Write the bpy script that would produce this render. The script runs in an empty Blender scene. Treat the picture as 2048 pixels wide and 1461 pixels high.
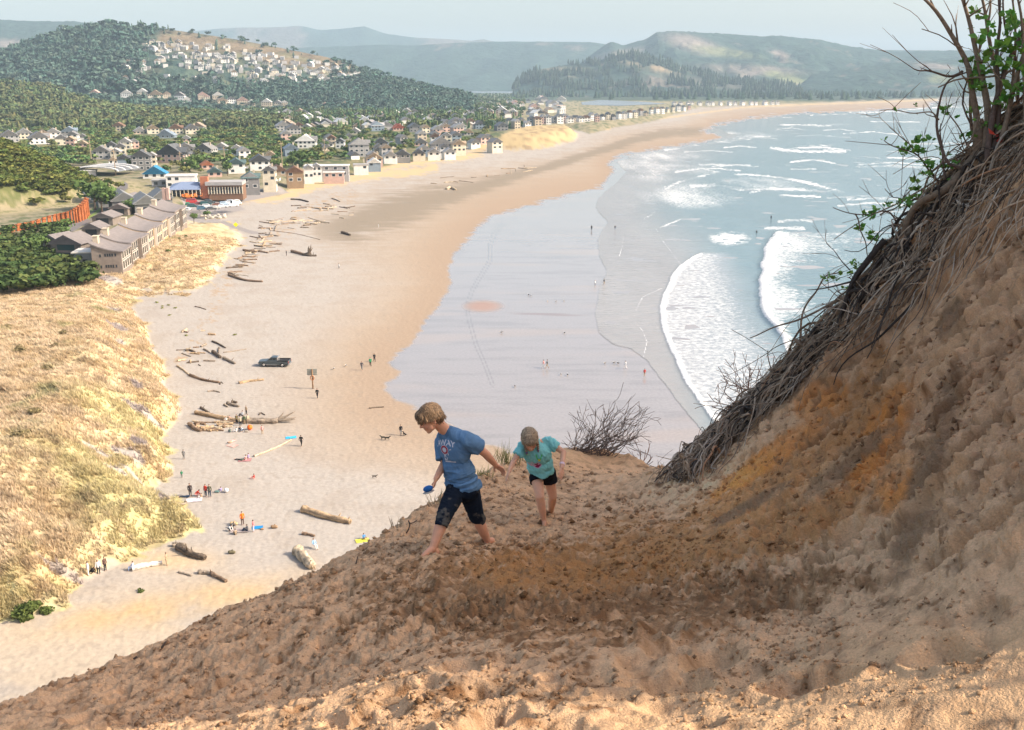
import bpy, math, random
import numpy as np
random.seed(7)
RNG = np.random.default_rng(7)
sc = bpy.context.scene
COL = sc.collection
R = math.radians
# ---------------------------------------------------------------- camera
F, HC = 1950.0, 52.0
TH = math.atan(565.5 / F)
CT, ST = math.cos(TH), math.sin(TH)
CAM = np.array([0.0, 0.0, HC])
def rdir(px, py):
    xc = (np.asarray(px, float) - 1024.0) / F
    yc = -(np.asarray(py, float) - 730.5) / F
    xc, yc = np.broadcast_arrays(xc, yc)
    return np.stack([xc, CT + yc * ST, -ST + yc * CT], -1)
def DP(px, py, d):                      # a point at camera depth d
    return CAM + rdir(px, py) * np.asarray(d, float)[..., None]
def G(px, py, z=0.0):                   # a point of the level z
    r = rdir(px, py)
    t = (z - HC) / r[..., 2]
    return CAM + r * t[..., None]
def proj(P):
    Q = np.asarray(P, float) - CAM
    d = Q[..., 1] * CT - Q[..., 2] * ST
    u = Q[..., 1] * ST + Q[..., 2] * CT
    d = np.where(d < 0.05, 0.05, d)
    return 1024 + F * Q[..., 0] / d, 730.5 - F * u / d, d
# ---------------------------------------------------------------- noise
def _h(ix, iy, s):
    n = (ix.astype(np.int64) * 374761393 + iy.astype(np.int64) * 668265263 + s * 1274126177) & 0xffffffff
    n = ((n ^ (n >> 13)) * 1274126177) & 0xffffffff
    n = (n ^ (n >> 16)) & 0xffffffff
    return n.astype(np.float64) / 4294967295.0
def vn(x, y, s=0):                      # gradient noise, about -1..1
    x = np.asarray(x, float); y = np.asarray(y, float)
    ix, iy = np.floor(x), np.floor(y)
    fx, fy = x - ix, y - iy
    u = fx * fx * fx * (fx * (fx * 6 - 15) + 10); v = fy * fy * fy * (fy * (fy * 6 - 15) + 10)
    def g(ax, ay, dx, dy):
        a = _h(ax, ay, s) * 6.2831853
        return np.cos(a) * dx + np.sin(a) * dy
    a = g(ix, iy, fx, fy); b = g(ix + 1, iy, fx - 1, fy)
    c = g(ix, iy + 1, fx, fy - 1); d = g(ix + 1, iy + 1, fx - 1, fy - 1)
    return ((a * (1 - u) + b * u) * (1 - v) + (c * (1 - u) + d * u) * v) * 1.5
def fbm(x, y, s=0, o=4, g=0.5, l=2.03):
    r = 0.0; a = 1.0; t = 0.0
    for k in range(o):
        r = r + a * vn(x, y, s + k * 17); t += a; a *= g
        x = np.asarray(x) * l + 3.7; y = np.asarray(y) * l - 1.3
    return r / t * 1.4
def ss(a, b, x):
    t = np.clip((np.asarray(x, float) - a) / (b - a), 0, 1)
    return t * t * (3 - 2 * t)
def inpoly(x, y, P):
    x = np.asarray(x, float); y = np.asarray(y, float)
    r = np.zeros(x.shape, bool); n = len(P)
    for i in range(n):
        x1, y1 = P[i][:2]; x2, y2 = P[(i + 1) % n][:2]
        if y1 == y2: continue
        c = ((y1 > y) != (y2 > y)) & (x < (x2 - x1) * (y - y1) / (y2 - y1) + x1)
        r ^= c
    return r
def dline(x, y, P, close=False):        # distance to a polyline, nearest parameter and third coordinate
    x = np.asarray(x, float); y = np.asarray(y, float)
    best = np.full(x.shape, 1e18); z = np.zeros(x.shape)
    n = len(P)
    for i in range(n if close else n - 1):
        a = P[i]; b = P[(i + 1) % n]
        dx, dy = b[0] - a[0], b[1] - a[1]
        t = np.clip(((x - a[0]) * dx + (y - a[1]) * dy) / (dx * dx + dy * dy + 1e-12), 0, 1)
        d = (x - a[0] - t * dx) ** 2 + (y - a[1] - t * dy) ** 2
        m = d < best
        best = np.where(m, d, best)
        if len(a) > 2: z = np.where(m, a[2] + t * (b[2] - a[2]), z)
    return np.sqrt(best), z
def sdf(x, y, P):                       # signed distance, positive inside
    d, _ = dline(x, y, P, True)
    return np.where(inpoly(x, y, P), d, -d)
# ---------------------------------------------------------------- materials
def mat(name, col=(.5, .5, .5), rough=.7, spec=.3, metal=0.0, attr=None, var=0.0, vscale=20.0, bump=0.0, bscale=40.0, bdist=.02, trans=0.0, obj=False, detail=4):
    m = bpy.data.materials.new(name); m.use_nodes = True
    nt = m.node_tree; b = nt.nodes['Principled BSDF']
    b.inputs['Roughness'].default_value = rough
    b.inputs['Specular IOR Level'].default_value = spec
    b.inputs['Metallic'].default_value = metal
    if attr:
        a = nt.nodes.new('ShaderNodeAttribute'); a.attribute_name = attr; out = a.outputs['Color']
    else:
        a = nt.nodes.new('ShaderNodeRGB'); a.outputs[0].default_value = (*col, 1); out = a.outputs[0]
    tc = nt.nodes.new('ShaderNodeTexCoord') if obj else nt.nodes.new('ShaderNodeNewGeometry')
    co = tc.outputs['Object'] if obj else tc.outputs['Position']
    if var:
        n = nt.nodes.new('ShaderNodeTexNoise'); n.inputs['Scale'].default_value = vscale; n.inputs['Detail'].default_value = detail
        nt.links.new(co, n.inputs['Vector'])
        mr = nt.nodes.new('ShaderNodeMapRange'); mr.inputs[1].default_value = .25; mr.inputs[2].default_value = .75
        mr.inputs[3].default_value = 1 - var; mr.inputs[4].default_value = 1 + var
        nt.links.new(n.outputs['Fac'], mr.inputs[0])
        mx = nt.nodes.new('ShaderNodeVectorMath'); mx.operation = 'SCALE'
        nt.links.new(out, mx.inputs[0]); nt.links.new(mr.outputs[0], mx.inputs['Scale']); out = mx.outputs[0]
    nt.links.new(out, b.inputs['Base Color'])
    if bump:
        n2 = nt.nodes.new('ShaderNodeTexNoise'); n2.inputs['Scale'].default_value = bscale; n2.inputs['Detail'].default_value = 5
        nt.links.new(co, n2.inputs['Vector'])
        bp = nt.nodes.new('ShaderNodeBump'); bp.inputs['Strength'].default_value = bump; bp.inputs['Distance'].default_value = bdist
        nt.links.new(n2.outputs['Fac'], bp.inputs['Height']); nt.links.new(bp.outputs[0], b.inputs['Normal'])
    if trans:
        t = nt.nodes.new('ShaderNodeBsdfTranslucent'); ms = nt.nodes.new('ShaderNodeMixShader'); ms.inputs[0].default_value = trans
        nt.links.new(out, t.inputs['Color']); nt.links.new(b.outputs[0], ms.inputs[1]); nt.links.new(t.outputs[0], ms.inputs[2])
        nt.links.new(ms.outputs[0], nt.nodes['Material Output'].inputs['Surface'])
    return m
_mc = {}
def cm(col, rough=.7, spec=.3, metal=0.0, **k):      # plain coloured material, cached
    key = (tuple(round(c, 3) for c in col), rough, spec, metal, tuple(sorted(k.items())))
    if key not in _mc: _mc[key] = mat('paint_%d' % len(_mc), col, rough, spec, metal, **k)
    return _mc[key]
# ---------------------------------------------------------------- mesh building
def raw_mesh(name, V, faces, cols=None, smooth=False, fmat=None, extra=None):
    """faces: list of (n,k) int arrays; cols: (nv,3)"""
    me = bpy.data.meshes.new(name)
    V = np.asarray(V, np.float32)
    me.vertices.add(len(V)); me.vertices.foreach_set('co', V.ravel())
    faces = [np.asarray(f, np.int32) for f in faces if len(f)]
    nl = sum(f.size for f in faces); npoly = sum(len(f) for f in faces)
    me.loops.add(nl); me.polygons.add(npoly)
    me.loops.foreach_set('vertex_index', np.concatenate([f.ravel() for f in faces]).astype(np.int32))
    tot = np.concatenate([np.full(len(f), f.shape[1], np.int32) for f in faces])
    st = np.concatenate([[0], np.cumsum(tot)[:-1]]).astype(np.int32)
    me.polygons.foreach_set('loop_start', st)
    if fmat is not None: me.polygons.foreach_set('material_index', np.asarray(fmat, np.int32))
    if cols is not None:
        a = me.color_attributes.new('Col', 'FLOAT_COLOR', 'POINT')
        c = np.ones((len(V), 4), np.float32); c[:, :3] = cols
        a.data.foreach_set('color', c.ravel())
    for k, v in (extra or {}).items():
        a = me.attributes.new(k, 'FLOAT', 'POINT'); a.data.foreach_set('value', np.asarray(v, np.float32))
    me.update(calc_edges=True)
    me.polygons.foreach_set('use_smooth', np.full(npoly, bool(smooth)))
    return me
class MB:
    def __init__(s): s.V = []; s.Fq = []; s.Ft = []; s.n = 0; s.C = []; s.mq = []; s.mt = []
    def add(s, V, Q=None, T=None, col=(1, 1, 1), m=0):
        V = np.asarray(V, float).reshape(-1, 3)
        if Q is not None and len(Q): Q = np.asarray(Q, int) + s.n; s.Fq.append(Q); s.mq.append(np.full(len(Q), m))
        if T is not None and len(T): T = np.asarray(T, int) + s.n; s.Ft.append(T); s.mt.append(np.full(len(T), m))
        s.V.append(V); c = np.asarray(col, float); s.C.append(np.broadcast_to(c, (len(V), 3)) if c.ndim == 1 else c); s.n += len(V)
        return s
    def box(s, c, size, rz=0.0, col=(1, 1, 1), m=0, M=None):
        x, y, z = [a / 2 for a in size]
        V = np.array([[-x, -y, -z], [x, -y, -z], [x, y, -z], [-x, y, -z], [-x, -y, z], [x, -y, z], [x, y, z], [-x, y, z]])
        if M is not None: V = V @ np.asarray(M).T
        if rz: ca, sa = math.cos(rz), math.sin(rz); V = np.stack([V[:, 0] * ca - V[:, 1] * sa, V[:, 0] * sa + V[:, 1] * ca, V[:, 2]], 1)
        return s.add(V + np.asarray(c, float), [[0, 3, 2, 1], [4, 5, 6, 7], [0, 1, 5, 4], [1, 2, 6, 5], [2, 3, 7, 6], [3, 0, 4, 7]], col=col, m=m)
    def prism(s, poly, axis_pts, col=(1, 1, 1), m=0):
        """extrude a 3D polygon (n,3) by vector"""
        P = np.asarray(poly, float); n = len(P); v = np.asarray(axis_pts, float)
        V = np.concatenate([P, P + v]); Q = [[i, (i + 1) % n, n + (i + 1) % n, n + i] for i in range(n)]
        T = [[0, i + 1, i] for i in range(1, n - 1)] + [[n, n + i, n + i + 1] for i in range(1, n - 1)]
        return s.add(V, Q, T, col, m)
    def tube(s, P, r, k=6, col=(1, 1, 1), m=0, cap=True):
        P = np.asarray(P, float); n = len(P)
        r = np.broadcast_to(np.asarray(r, float), (n,))
        T = np.gradient(P, axis=0) if n > 2 else np.repeat((P[1] - P[0])[None], 2, 0)
        T /= np.linalg.norm(T, axis=1)[:, None] + 1e-12
        ref = np.array([0.0, 0, 1]) if abs(T[0][2]) < .9 else np.array([1.0, 0, 0])
        U = np.cross(T, ref); U /= np.linalg.norm(U, axis=1)[:, None] + 1e-9
        W = np.cross(T, U); a = np.arange(k) * 2 * math.pi / k
        V = P[:, None] + (U[:, None] * np.cos(a)[None, :, None] + W[:, None] * np.sin(a)[None, :, None]) * r[:, None, None]
        i = np.arange(n - 1)[:, None] * k; j = np.arange(k)[None]; j2 = (j + 1) % k
        Q = np.stack([i + j, i + j2, i + k + j2, i + k + j], -1).reshape(-1, 4)
        V = V.reshape(-1, 3); Tt = None
        if cap:
            V = np.concatenate([V, P[:1], P[-1:]]); b = n * k
            Tt = [[b, (x + 1) % k, x] for x in range(k)] + [[b + 1, b - k + x, b - k + (x + 1) % k] for x in range(k)]
        return s.add(V, Q, Tt, col, m)
    def ball(s, c, r, seg=8, rings=6, col=(1, 1, 1), m=0, M=None):
        r = np.broadcast_to(np.asarray(r, float), (3,))
        ph = np.linspace(0, math.pi, rings + 1); th = np.arange(seg) * 2 * math.pi / seg
        V = np.stack([np.sin(ph)[:, None] * np.cos(th), np.sin(ph)[:, None] * np.sin(th), np.cos(ph)[:, None] + 0 * th], -1).reshape(-1, 3) * r
        if M is not None: V = V @ np.asarray(M).T
        i = np.arange(rings)[:, None] * seg; j = np.arange(seg)[None]; j2 = (j + 1) % seg
        Q = np.stack([i + j, i + seg + j, i + seg + j2, i + j2], -1).reshape(-1, 4)
        return s.add(V + np.asarray(c, float), Q, col=col, m=m)
    def mesh(s, name, smooth=False):
        f = []; mm = []
        if s.Fq: f.append(np.concatenate(s.Fq)); mm.append(np.concatenate(s.mq))
        if s.Ft: f.append(np.concatenate(s.Ft)); mm.append(np.concatenate(s.mt))
        return raw_mesh(name, np.concatenate(s.V), f, np.concatenate(s.C), smooth, np.concatenate(mm))
    def obj(s, name, mats, parent=None, smooth=False, loc=None):
        return link(name, s.mesh(name, smooth), mats, parent, loc)
def link(name, me, mats, parent=None, loc=None):
    o = bpy.data.objects.new(name, me)
    if not isinstance(mats, (list, tuple)): mats = [mats]
    for m in mats:
        if m is not None: me.materials.append(m)
    COL.objects.link(o)
    if parent is not None: o.parent = parent
    if loc is not None: o.location = loc
    return o
def empty(name, loc=(0, 0, 0), rz=0.0):
    o = bpy.data.objects.new(name, None); COL.objects.link(o); o.location = loc; o.rotation_euler = (0, 0, rz); o.empty_display_size = .3
    return o
def tag(o, label=None, cat=None, group=None, kind=None):
    if label: o['label'] = label
    if cat: o['category'] = cat
    if group: o['group'] = group
    if kind: o['kind'] = kind
    return o
def copy_tree(o, parent=None):
    c = o.copy(); COL.objects.link(c)
    if parent is not None: c.parent = parent
    for ch in [x for x in KIDS.get(o.name, [])]: copy_tree(ch, c)
    return c
KIDS = {}
def index_kids():
    KIDS.clear()
    for o in bpy.data.objects:
        if o.parent: KIDS.setdefault(o.parent.name, []).append(o)
def grid_faces(nu, nv):
    i = np.arange(nu - 1)[:, None] * nv; j = np.arange(nv - 1)[None]
    return np.stack([i + j, i + nv + j, i + nv + j + 1, i + j + 1], -1).reshape(-1, 4)
def rz3(a):
    c, s_ = math.cos(a), math.sin(a)
    return np.array([[c, -s_, 0], [s_, c, 0], [0, 0, 1.0]])
# ---------------------------------------------------------------- camera, sun, sky, air
cam = bpy.data.cameras.new('camera'); co = bpy.data.objects.new('camera', cam); COL.objects.link(co)
co.location = (0, 0, HC); co.rotation_euler = (math.pi / 2 - TH, 0, 0)
cam.lens = 36.0 * F / 2048.0; cam.sensor_width = 36; cam.clip_start = .1; cam.clip_end = 60000
sc.camera = co
SUN_EL, SUN_AZ = R(36), R(-9)           # azimuth from +X towards +Y
sd = np.array([math.cos(SUN_EL) * math.cos(SUN_AZ), math.cos(SUN_EL) * math.sin(SUN_AZ), math.sin(SUN_EL)])
sl = bpy.data.lights.new('sun', 'SUN'); sl.energy = 3.5; sl.angle = R(.55); sl.color = (1, .9, .76)
so = bpy.data.objects.new('sun', sl); COL.objects.link(so)
from mathutils import Vector
so.rotation_euler = Vector(sd).to_track_quat('Z', 'Y').to_euler()
w = bpy.data.worlds.new('World'); sc.world = w; w.use_nodes = True
nt = w.node_tree; bg = nt.nodes['Background']
sky = nt.nodes.new('ShaderNodeTexSky'); sky.sky_type = 'NISHITA'; sky.sun_disc = False
sky.sun_elevation = SUN_EL; sky.sun_rotation = math.pi / 2 - SUN_AZ
sky.air_density = 1.0; sky.dust_density = 3.5; sky.ozone_density = 1.5; sky.altitude = 0
tint = nt.nodes.new('ShaderNodeVectorMath'); tint.operation = 'MULTIPLY'; tint.inputs[1].default_value = (1.07, .98, .90)
nt.links.new(sky.outputs[0], tint.inputs[0]); nt.links.new(tint.outputs[0], bg.inputs[0]); bg.inputs[1].default_value = .15
vs = sc.view_settings; vs.view_transform = 'Standard'; vs.look = 'None'; vs.exposure = 1.0; vs.gamma = 1; vs.use_curve_mapping = False
sc.cycles.max_bounces = 5; sc.cycles.diffuse_bounces = 3; sc.cycles.glossy_bounces = 2; sc.cycles.volume_bounces = 0; sc.cycles.transparent_max_bounces = 6
sc.cycles.use_denoising = True
sc.cycles.caustics_reflective = False; sc.cycles.caustics_refractive = False
# ================================================================ the sand slope in the foreground
SIL = [(-500, 1720, 5.2), (-200, 1530, 5.9), (0, 1405, 6.6), (200, 1322, 7.1), (400, 1238, 7.6), (520, 1190, 7.9), (650, 1130, 8.3), (760, 1068, 8.9), (870, 1000, 9.8),
       (940, 955, 10.8), (1010, 925, 11.9), (1070, 905, 12.7), (1130, 896, 13.3), (1200, 897, 13.5), (1260, 908, 13.3), (1310, 928, 12.8), (1345, 940, 12.4), (1430, 865, 11.9), (1560, 760, 11.2),
       (1650, 665, 10.7), (1760, 545, 10.2), (1860, 410, 9.8), (1960, 300, 9.4), (2060, 215, 9.2), (2200, 90, 9.2)]
SILW = [tuple(DP(a, b, c)) for a, b, c in SIL] + [(6.6, 8.9, HC + 1.9), (8.5, 9.2, HC + 3.6), (12, 10.5, HC + 5), (18, 12, HC + 6.5), (30, 16, HC + 8)]
POLY = SILW + [(34, 0, HC + 8), (34, -40, HC + 6), (-10, -40, HC + 2), (-9, -8, HC - 2.2), (-6, 0, HC - 3.9)]
CP = [(1024, 1461, 3.6), (1700, 1461, 3.15), (2048, 1461, 2.95), (2048, 1330, 3.25), (2048, 1200, 3.6), (2048, 1040, 4.1), (2048, 900, 4.7), (2048, 750, 5.5), (2048, 600, 6.5), (2048, 400, 7.9),
      (1850, 900, 6.3), (1790, 1090, 5.3), (1700, 1220, 4.7), (1600, 1310, 4.25), (1720, 850, 8.0), (1500, 950, 9.2), (1640, 1040, 6.7), (1450, 1100, 7.0), (1300, 1150, 6.9),
      (1900, 600, 8.3), (1960, 450, 8.7), (1760, 700, 9.2), (1640, 800, 9.8), (1930, 760, 6.4), (1400, 1000, 9.5), (1350, 1250, 5.1), (1850, 1250, 3.9), (1450, 1380, 4.0),
      (1024, 1300, 4.8), (1024, 1200, 6.05), (850, 1112, 7.75), (975, 1086, 8.4), (1090, 1053, 9.25), (1102, 1024, 9.9), (1150, 970, 11.5), (1240, 950, 12.0), (1230, 1050, 9.0), (1330, 1040, 8.8),
      (500, 1400, 5.7), (300, 1461, 5.1), (600, 1300, 6.3), (150, 1425, 6.0), (0, 1461, 5.8), (720, 1180, 7.2), (760, 1350, 5.0), (900, 1050, 9.0)]
CW = [DP(*c) for c in CP] + [np.array(s) for s in SILW]
CW += [np.array((a, b, HC + c)) for a, b, c in [(0, 0, -1.65), (0, -4, -.6), (2.5, .5, -1.1), (-3, 0, -2.8), (-5.5, 3, -4.6), (-2, 1.5, -2.6), (5, -3, -.1), (4.6, 1.6, -.75), (5.4, 2.1, .1), (5.4, 2.7, .65), (5.5, 3.3, 2.1), (5.6, 4.2, 2.8), (7, 4.2, 3.4), (7.5, 2.2, .6), (11, 2, 1), (12, 5, 4),
                                              (9, 7, 4.2), (5.0, 5.6, .1), (5.2, 7, .4), (14, -3, 1.5), (16, 6, 6), (20, -10, 3), (-4, -10, .2), (5, -20, 3), (24, 4, 7)]]  # the rise at the right, out of view, is shaped to cast the foreground shade
CW = np.array(CW)
def _U(r2): return np.where(r2 > 1e-12, r2 * np.log(r2 + 1e-12), 0)
_n = len(CW); _K = _U((CW[:, None, 0] - CW[None, :, 0]) ** 2 + (CW[:, None, 1] - CW[None, :, 1]) ** 2) + np.eye(_n) * .06
_P = np.concatenate([np.ones((_n, 1)), CW[:, :2]], 1)
_A = np.block([[_K, _P], [_P.T, np.zeros((3, 3))]])
_W = np.linalg.solve(_A, np.concatenate([CW[:, 2], np.zeros(3)]))
def tps(x, y):
    x = np.asarray(x, float); y = np.asarray(y, float)
    r = _W[_n] + _W[_n + 1] * x + _W[_n + 2] * y
    for i in range(_n): r = r + _W[i] * _U((x - CW[i, 0]) ** 2 + (y - CW[i, 1]) ** 2)
    return r
PL2 = [(p[0], p[1], p[2]) for p in POLY]
def slope_base(x, y):
    d, ze = dline(x, y, PL2, True)
    ins = inpoly(x, y, PL2)
    z = np.where(ins, tps(x, y), ze - 1.05 * d - .35 * np.minimum(d, 2.0))
    return z, np.where(ins, d, -d)
_pit = []
_gx0, _gy0, _gs = -14.0, .6, .08
_ga = np.arange(_gx0, 20, _gs); _gb = np.arange(_gy0, 26, _gs)
_GA, _GB = np.meshgrid(_ga, _gb, indexing='ij')
_GZ = slope_base(_GA.ravel(), _GB.ravel())[0].reshape(_GA.shape)
def base_fast(x, y):
    u = np.clip((np.asarray(x, float) - _gx0) / _gs, 0, len(_ga) - 1.001); v = np.clip((np.asarray(y, float) - _gy0) / _gs, 0, len(_gb) - 1.001)
    i = u.astype(int); j = v.astype(int); a = u - i; b = v - j
    return (_GZ[i, j] * (1 - a) + _GZ[i + 1, j] * a) * (1 - b) + (_GZ[i, j + 1] * (1 - a) + _GZ[i + 1, j + 1] * a) * b
def slope_disp(x, y, z):
    """relief of the sand, measured along the surface normal"""
    n1 = fbm(x * .9, y * .9, 11, 3) * .07
    a_, b_ = x + .7 * z, y - .5 * z                        # keeps the grain even where the bank is steep
    ridg = (1 - np.abs(fbm(a_ * 2.6 + .4 * vn(x, y, 5), b_ * 2.6, 21, 3)) * 1.6)
    lump = fbm(a_ * 5.6, b_ * 5.6, 31, 4, .55)
    fine = fbm(a_ * 19, b_ * 19, 41, 3, .6)
    clod = np.maximum(0, fbm(a_ * 13, b_ * 13, 43, 3, .55) - .12)
    rough = .5 + .5 * ss(-.5, .5, vn(x * .8, y * .8, 77))
    px, py, _ = proj(np.stack([x, y, z], -1))
    churn = np.exp(-(((px - 1120) / 430) ** 2 + ((py - 1190) / 120) ** 2) ** 2)
    bank = ss(1380, 1560, px) * ss(1220, 1050, py)
    smooth = ss(1500, 1900, px) * ss(900, 1250, py) * .5 + ss(1380, 1500, px) * ss(1550, 1400, px) * ss(1000, 850, py) * .3
    rough = rough * (1 - smooth) * (1 + .7 * churn); fr = ss(2.8, 5.0, y)
    d = n1 * .8 + rough * fr * (.030 * ridg - .02 + .034 * lump + .040 * clod + .009 * fine) + rough * (1 - fr) * (.010 * ridg - .005 + .016 * lump) + (.005 + .009 * bank) * fine + .012 * bank * clod + .006 * fbm(a_ * 40, b_ * 40, 47, 2) * rough * fr
    s_, t_ = -x * .97 + y * .24, x * .24 + y * .97        # down and across the steep bank
    sc_ = fbm(s_ * 1.3, t_ * 6.5, 91, 4, .6)
    d = d + bank * (.055 * sc_ - .11 * ss(.12, .5, fbm(s_ * .8, t_ * 2.6, 95, 4, .6)) + .05 * ss(.0, .4, fbm(s_ * 1.1, t_ * 3.1, 96, 3)) + .02 * lump)
    for (cx, cy, rr, dp) in _pit:
        m = (np.abs(x - cx) < 3 * rr) & (np.abs(y - cy) < 3 * rr)
        if m.any():
            q = np.sqrt((x[m] - cx) ** 2 + (y[m] - cy) ** 2) / rr * (1 + .25 * vn(x[m] * 9, y[m] * 9, 3))
            d[m] += -dp * np.exp(-q ** 4) + .35 * dp * np.exp(-((q - 1.35) / .35) ** 2)
    return d
def slope_nrm(x, y):
    e = .06; gx = (base_fast(x + e, y) - base_fast(x - e, y)) / (2 * e); gy = (base_fast(x, y + e) - base_fast(x, y - e)) / (2 * e)
    n = np.stack([-gx, -gy, np.ones_like(gx)], -1); return n / np.linalg.norm(n, axis=-1, keepdims=True)
def slope_z(x, y, detail=True):
    x = np.asarray(x, float); y = np.asarray(y, float); z = base_fast(x, y)
    return z + slope_disp(x, y, z) / np.maximum(slope_nrm(x, y)[..., 2], .45) if detail else z
def on_slope(px, py):
    """where the view ray of a photo position meets the slope"""
    r = rdir(px, py); t = np.arange(2.0, 16.0, .04)
    Q = CAM + r[None] * t[:, None]
    z = slope_z(Q[:, 0], Q[:, 1]); k = np.argmax(z > Q[:, 2])
    if not (z > Q[:, 2]).any(): k = np.argmin(Q[:, 2] - z)
    return Q[k]
_rp = random.Random(5)
for (a, b, c, d) in [(1250, 1128, .10, .07), (1268, 1080, .09, .06), (1330, 1260, .11, .07), (1300, 1280, .10, .06), (1180, 1200, .12, .06), (920, 1340, .1, .05), (1350, 1390, .13, .06), (1165, 1150, .1, .05), (1120, 1075, .09, .05), (1060, 1085, .09, .05),
                   (1290, 1165, .07, .04), (1820, 830, .12, .07), (1900, 950, .1, .05), (1330, 1310, .10, .05), (1430, 1330, .12, .06), (1600, 1380, .12, .06), (240, 1400, .1, .05), (560, 1390, .1, .05), (700, 1250, .1, .05), (1700, 1090, .1, .05), (1000, 1440, .11, .05)]:
    q = on_slope(a, b); _pit.append((q[0], q[1], c, d))
for i in range(260):
    a, b = _rp.uniform(100, 2000), _rp.uniform(930, 1480)
    q = DP(a, b, 0.0)
    r_ = rdir(a, b); t_ = 1.262 / max(.12, (-r_[2] - .337 * r_[1]))
    if t_ > 14: continue
    q = CAM + r_ * t_
    _pit.append((q[0], q[1], _rp.uniform(.05, .12), _rp.uniform(.012, .04)))
tx = np.concatenate([np.linspace(-1.15, -.70, 60)[:-1], np.linspace(-.70, .72, 1060)[:-1], np.linspace(.72, 1.9, 240)])
yy = np.concatenate([np.linspace(1.15, 3.4, 170)[:-1], np.linspace(3.4, 9.8, 520)[:-1], np.linspace(9.8, 13.6, 230)[:-1], np.geomspace(13.6, 24, 60)])
X = tx[:, None] * yy[None]; Y = np.broadcast_to(yy[None], X.shape)
_x, _y = X.ravel(), Y.ravel().copy(); _z = base_fast(_x, _y)
P3 = np.stack([_x, _y, _z], -1) + slope_nrm(_x, _y) * slope_disp(_x, _y, _z)[:, None]
PXs, PYs, PDs = proj(P3)
def slope_color(P):
    x, y, z = P[:, 0], P[:, 1], P[:, 2]; px, py, _ = proj(P)
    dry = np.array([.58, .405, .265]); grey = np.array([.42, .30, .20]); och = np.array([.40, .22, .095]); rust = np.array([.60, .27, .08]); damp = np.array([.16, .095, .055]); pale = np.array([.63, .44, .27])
    a_, b_ = x + .7 * z, y - .5 * z; s_, t_ = -x * .97 + y * .24, x * .24 + y * .97
    n = fbm(x * 1.3, y * 1.3, 201, 4); n2 = fbm(a_ * 5, b_ * 5, 202, 4); n3 = fbm(a_ * 17, b_ * 17, 203, 3)
    c = dry[None] * (1 + .1 * n3)[:, None]
    def mix(c, d, f): return c * (1 - f[:, None]) + d[None] * f[:, None]
    c = mix(c, grey, ss(-.1, .5, n2 + .2 * n) * .75)
    # the fresh, moist ochre sand of the bank and its run-out
    def blob(cx, cy, rx, ry, a):
        ca, sa = math.cos(a), math.sin(a); dx, dy = px - cx, py - cy
        return np.exp(-(((dx * ca + dy * sa) / rx) ** 2 + ((-dx * sa + dy * ca) / ry) ** 2) ** 1.5)
    o = np.maximum.reduce([blob(1560, 960, 330, 80, -.55), blob(1350, 1100, 260, 70, -.12), blob(1120, 1140, 240, 60, .0), blob(1730, 840, 80, 190, .45), blob(1600, 1040, 230, 70, -.35), blob(1240, 1060, 120, 40, -.3) * .7])
    br = np.maximum.reduce([blob(1120, 1190, 470, 120, .0), blob(1500, 1190, 260, 60, -.15), blob(800, 1230, 260, 60, -.2) * .5, blob(900, 1400, 300, 50, -.05) * .5])
    c = mix(c, np.array([.27, .165, .088]), ss(.3, .85, br + .6 * n2 + .5 * n3) * .9); c = mix(c, damp, ss(.45, .8, br * .6 + .5 * n2 + .6 * n3) * ss(.3, .7, br) * .7)
    c = mix(c, och, ss(.25, .95, o + .42 * n2 + .22 * n3) * .9)
    rr = np.maximum.reduce([blob(1760, 880, 45, 150, .5), blob(1640, 800, 75, 45, -.6), blob(1790, 960, 50, 80, .3), blob(1560, 900, 190, 25, -.62)])
    c = mix(c, rust, ss(.35, .8, rr + .3 * n2) * .85)
    g = np.maximum.reduce([blob(1690, 930, 150, 26, -.7), blob(1850, 960, 40, 280, .28), blob(1500, 1010, 120, 14, -.5), blob(1560, 800, 60, 20, -.6), blob(1900, 640, 30, 60, .3), blob(1780, 740, 60, 16, -.7)])
    c = mix(c, grey * .5, ss(.4, .8, g + .35 * n2 + .1 * n3) * .85)
    bank = ss(1450, 1700, px) * ss(1150, 950, py)
    c = mix(c, grey * np.array([1.0, .86, .78]) * .85, bank * ss(0, .5, n2 + n) * .5)
    c = mix(c, damp, bank * ss(.12, .5, fbm(s_ * .8, t_ * 2.6, 95, 4, .6)) * .6); c = mix(c, pale, bank * ss(.1, .5, fbm(s_ * 1.1, t_ * 3.1, 96, 3)) * .5)
    wetspot = ss(.25, .6, n2 * .7 + n3 * .5 + .25 * n)
    c = mix(c, damp, wetspot * .6)
    c = c * (1 + .32 * np.exp(-(((px - 1480) / 260) ** 2 + ((py - 960) / 110) ** 2))[:, None])  # bank colour lifted here to make up for the blocked sky light
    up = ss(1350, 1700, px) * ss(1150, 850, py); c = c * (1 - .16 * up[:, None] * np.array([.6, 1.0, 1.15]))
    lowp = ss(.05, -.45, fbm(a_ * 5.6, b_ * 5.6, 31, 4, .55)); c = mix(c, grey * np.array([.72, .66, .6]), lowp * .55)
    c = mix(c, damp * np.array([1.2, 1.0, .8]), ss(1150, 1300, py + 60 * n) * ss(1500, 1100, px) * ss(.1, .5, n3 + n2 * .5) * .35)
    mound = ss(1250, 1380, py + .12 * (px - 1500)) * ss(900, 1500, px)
    c = mix(c, pale, mound * .6 * ss(.5, -.2, n2))  # sunlit look of the near sand painted in as a paler tone
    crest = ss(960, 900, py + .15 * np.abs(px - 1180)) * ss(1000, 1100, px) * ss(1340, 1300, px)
    c = mix(c, pale, crest * .6)
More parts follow.
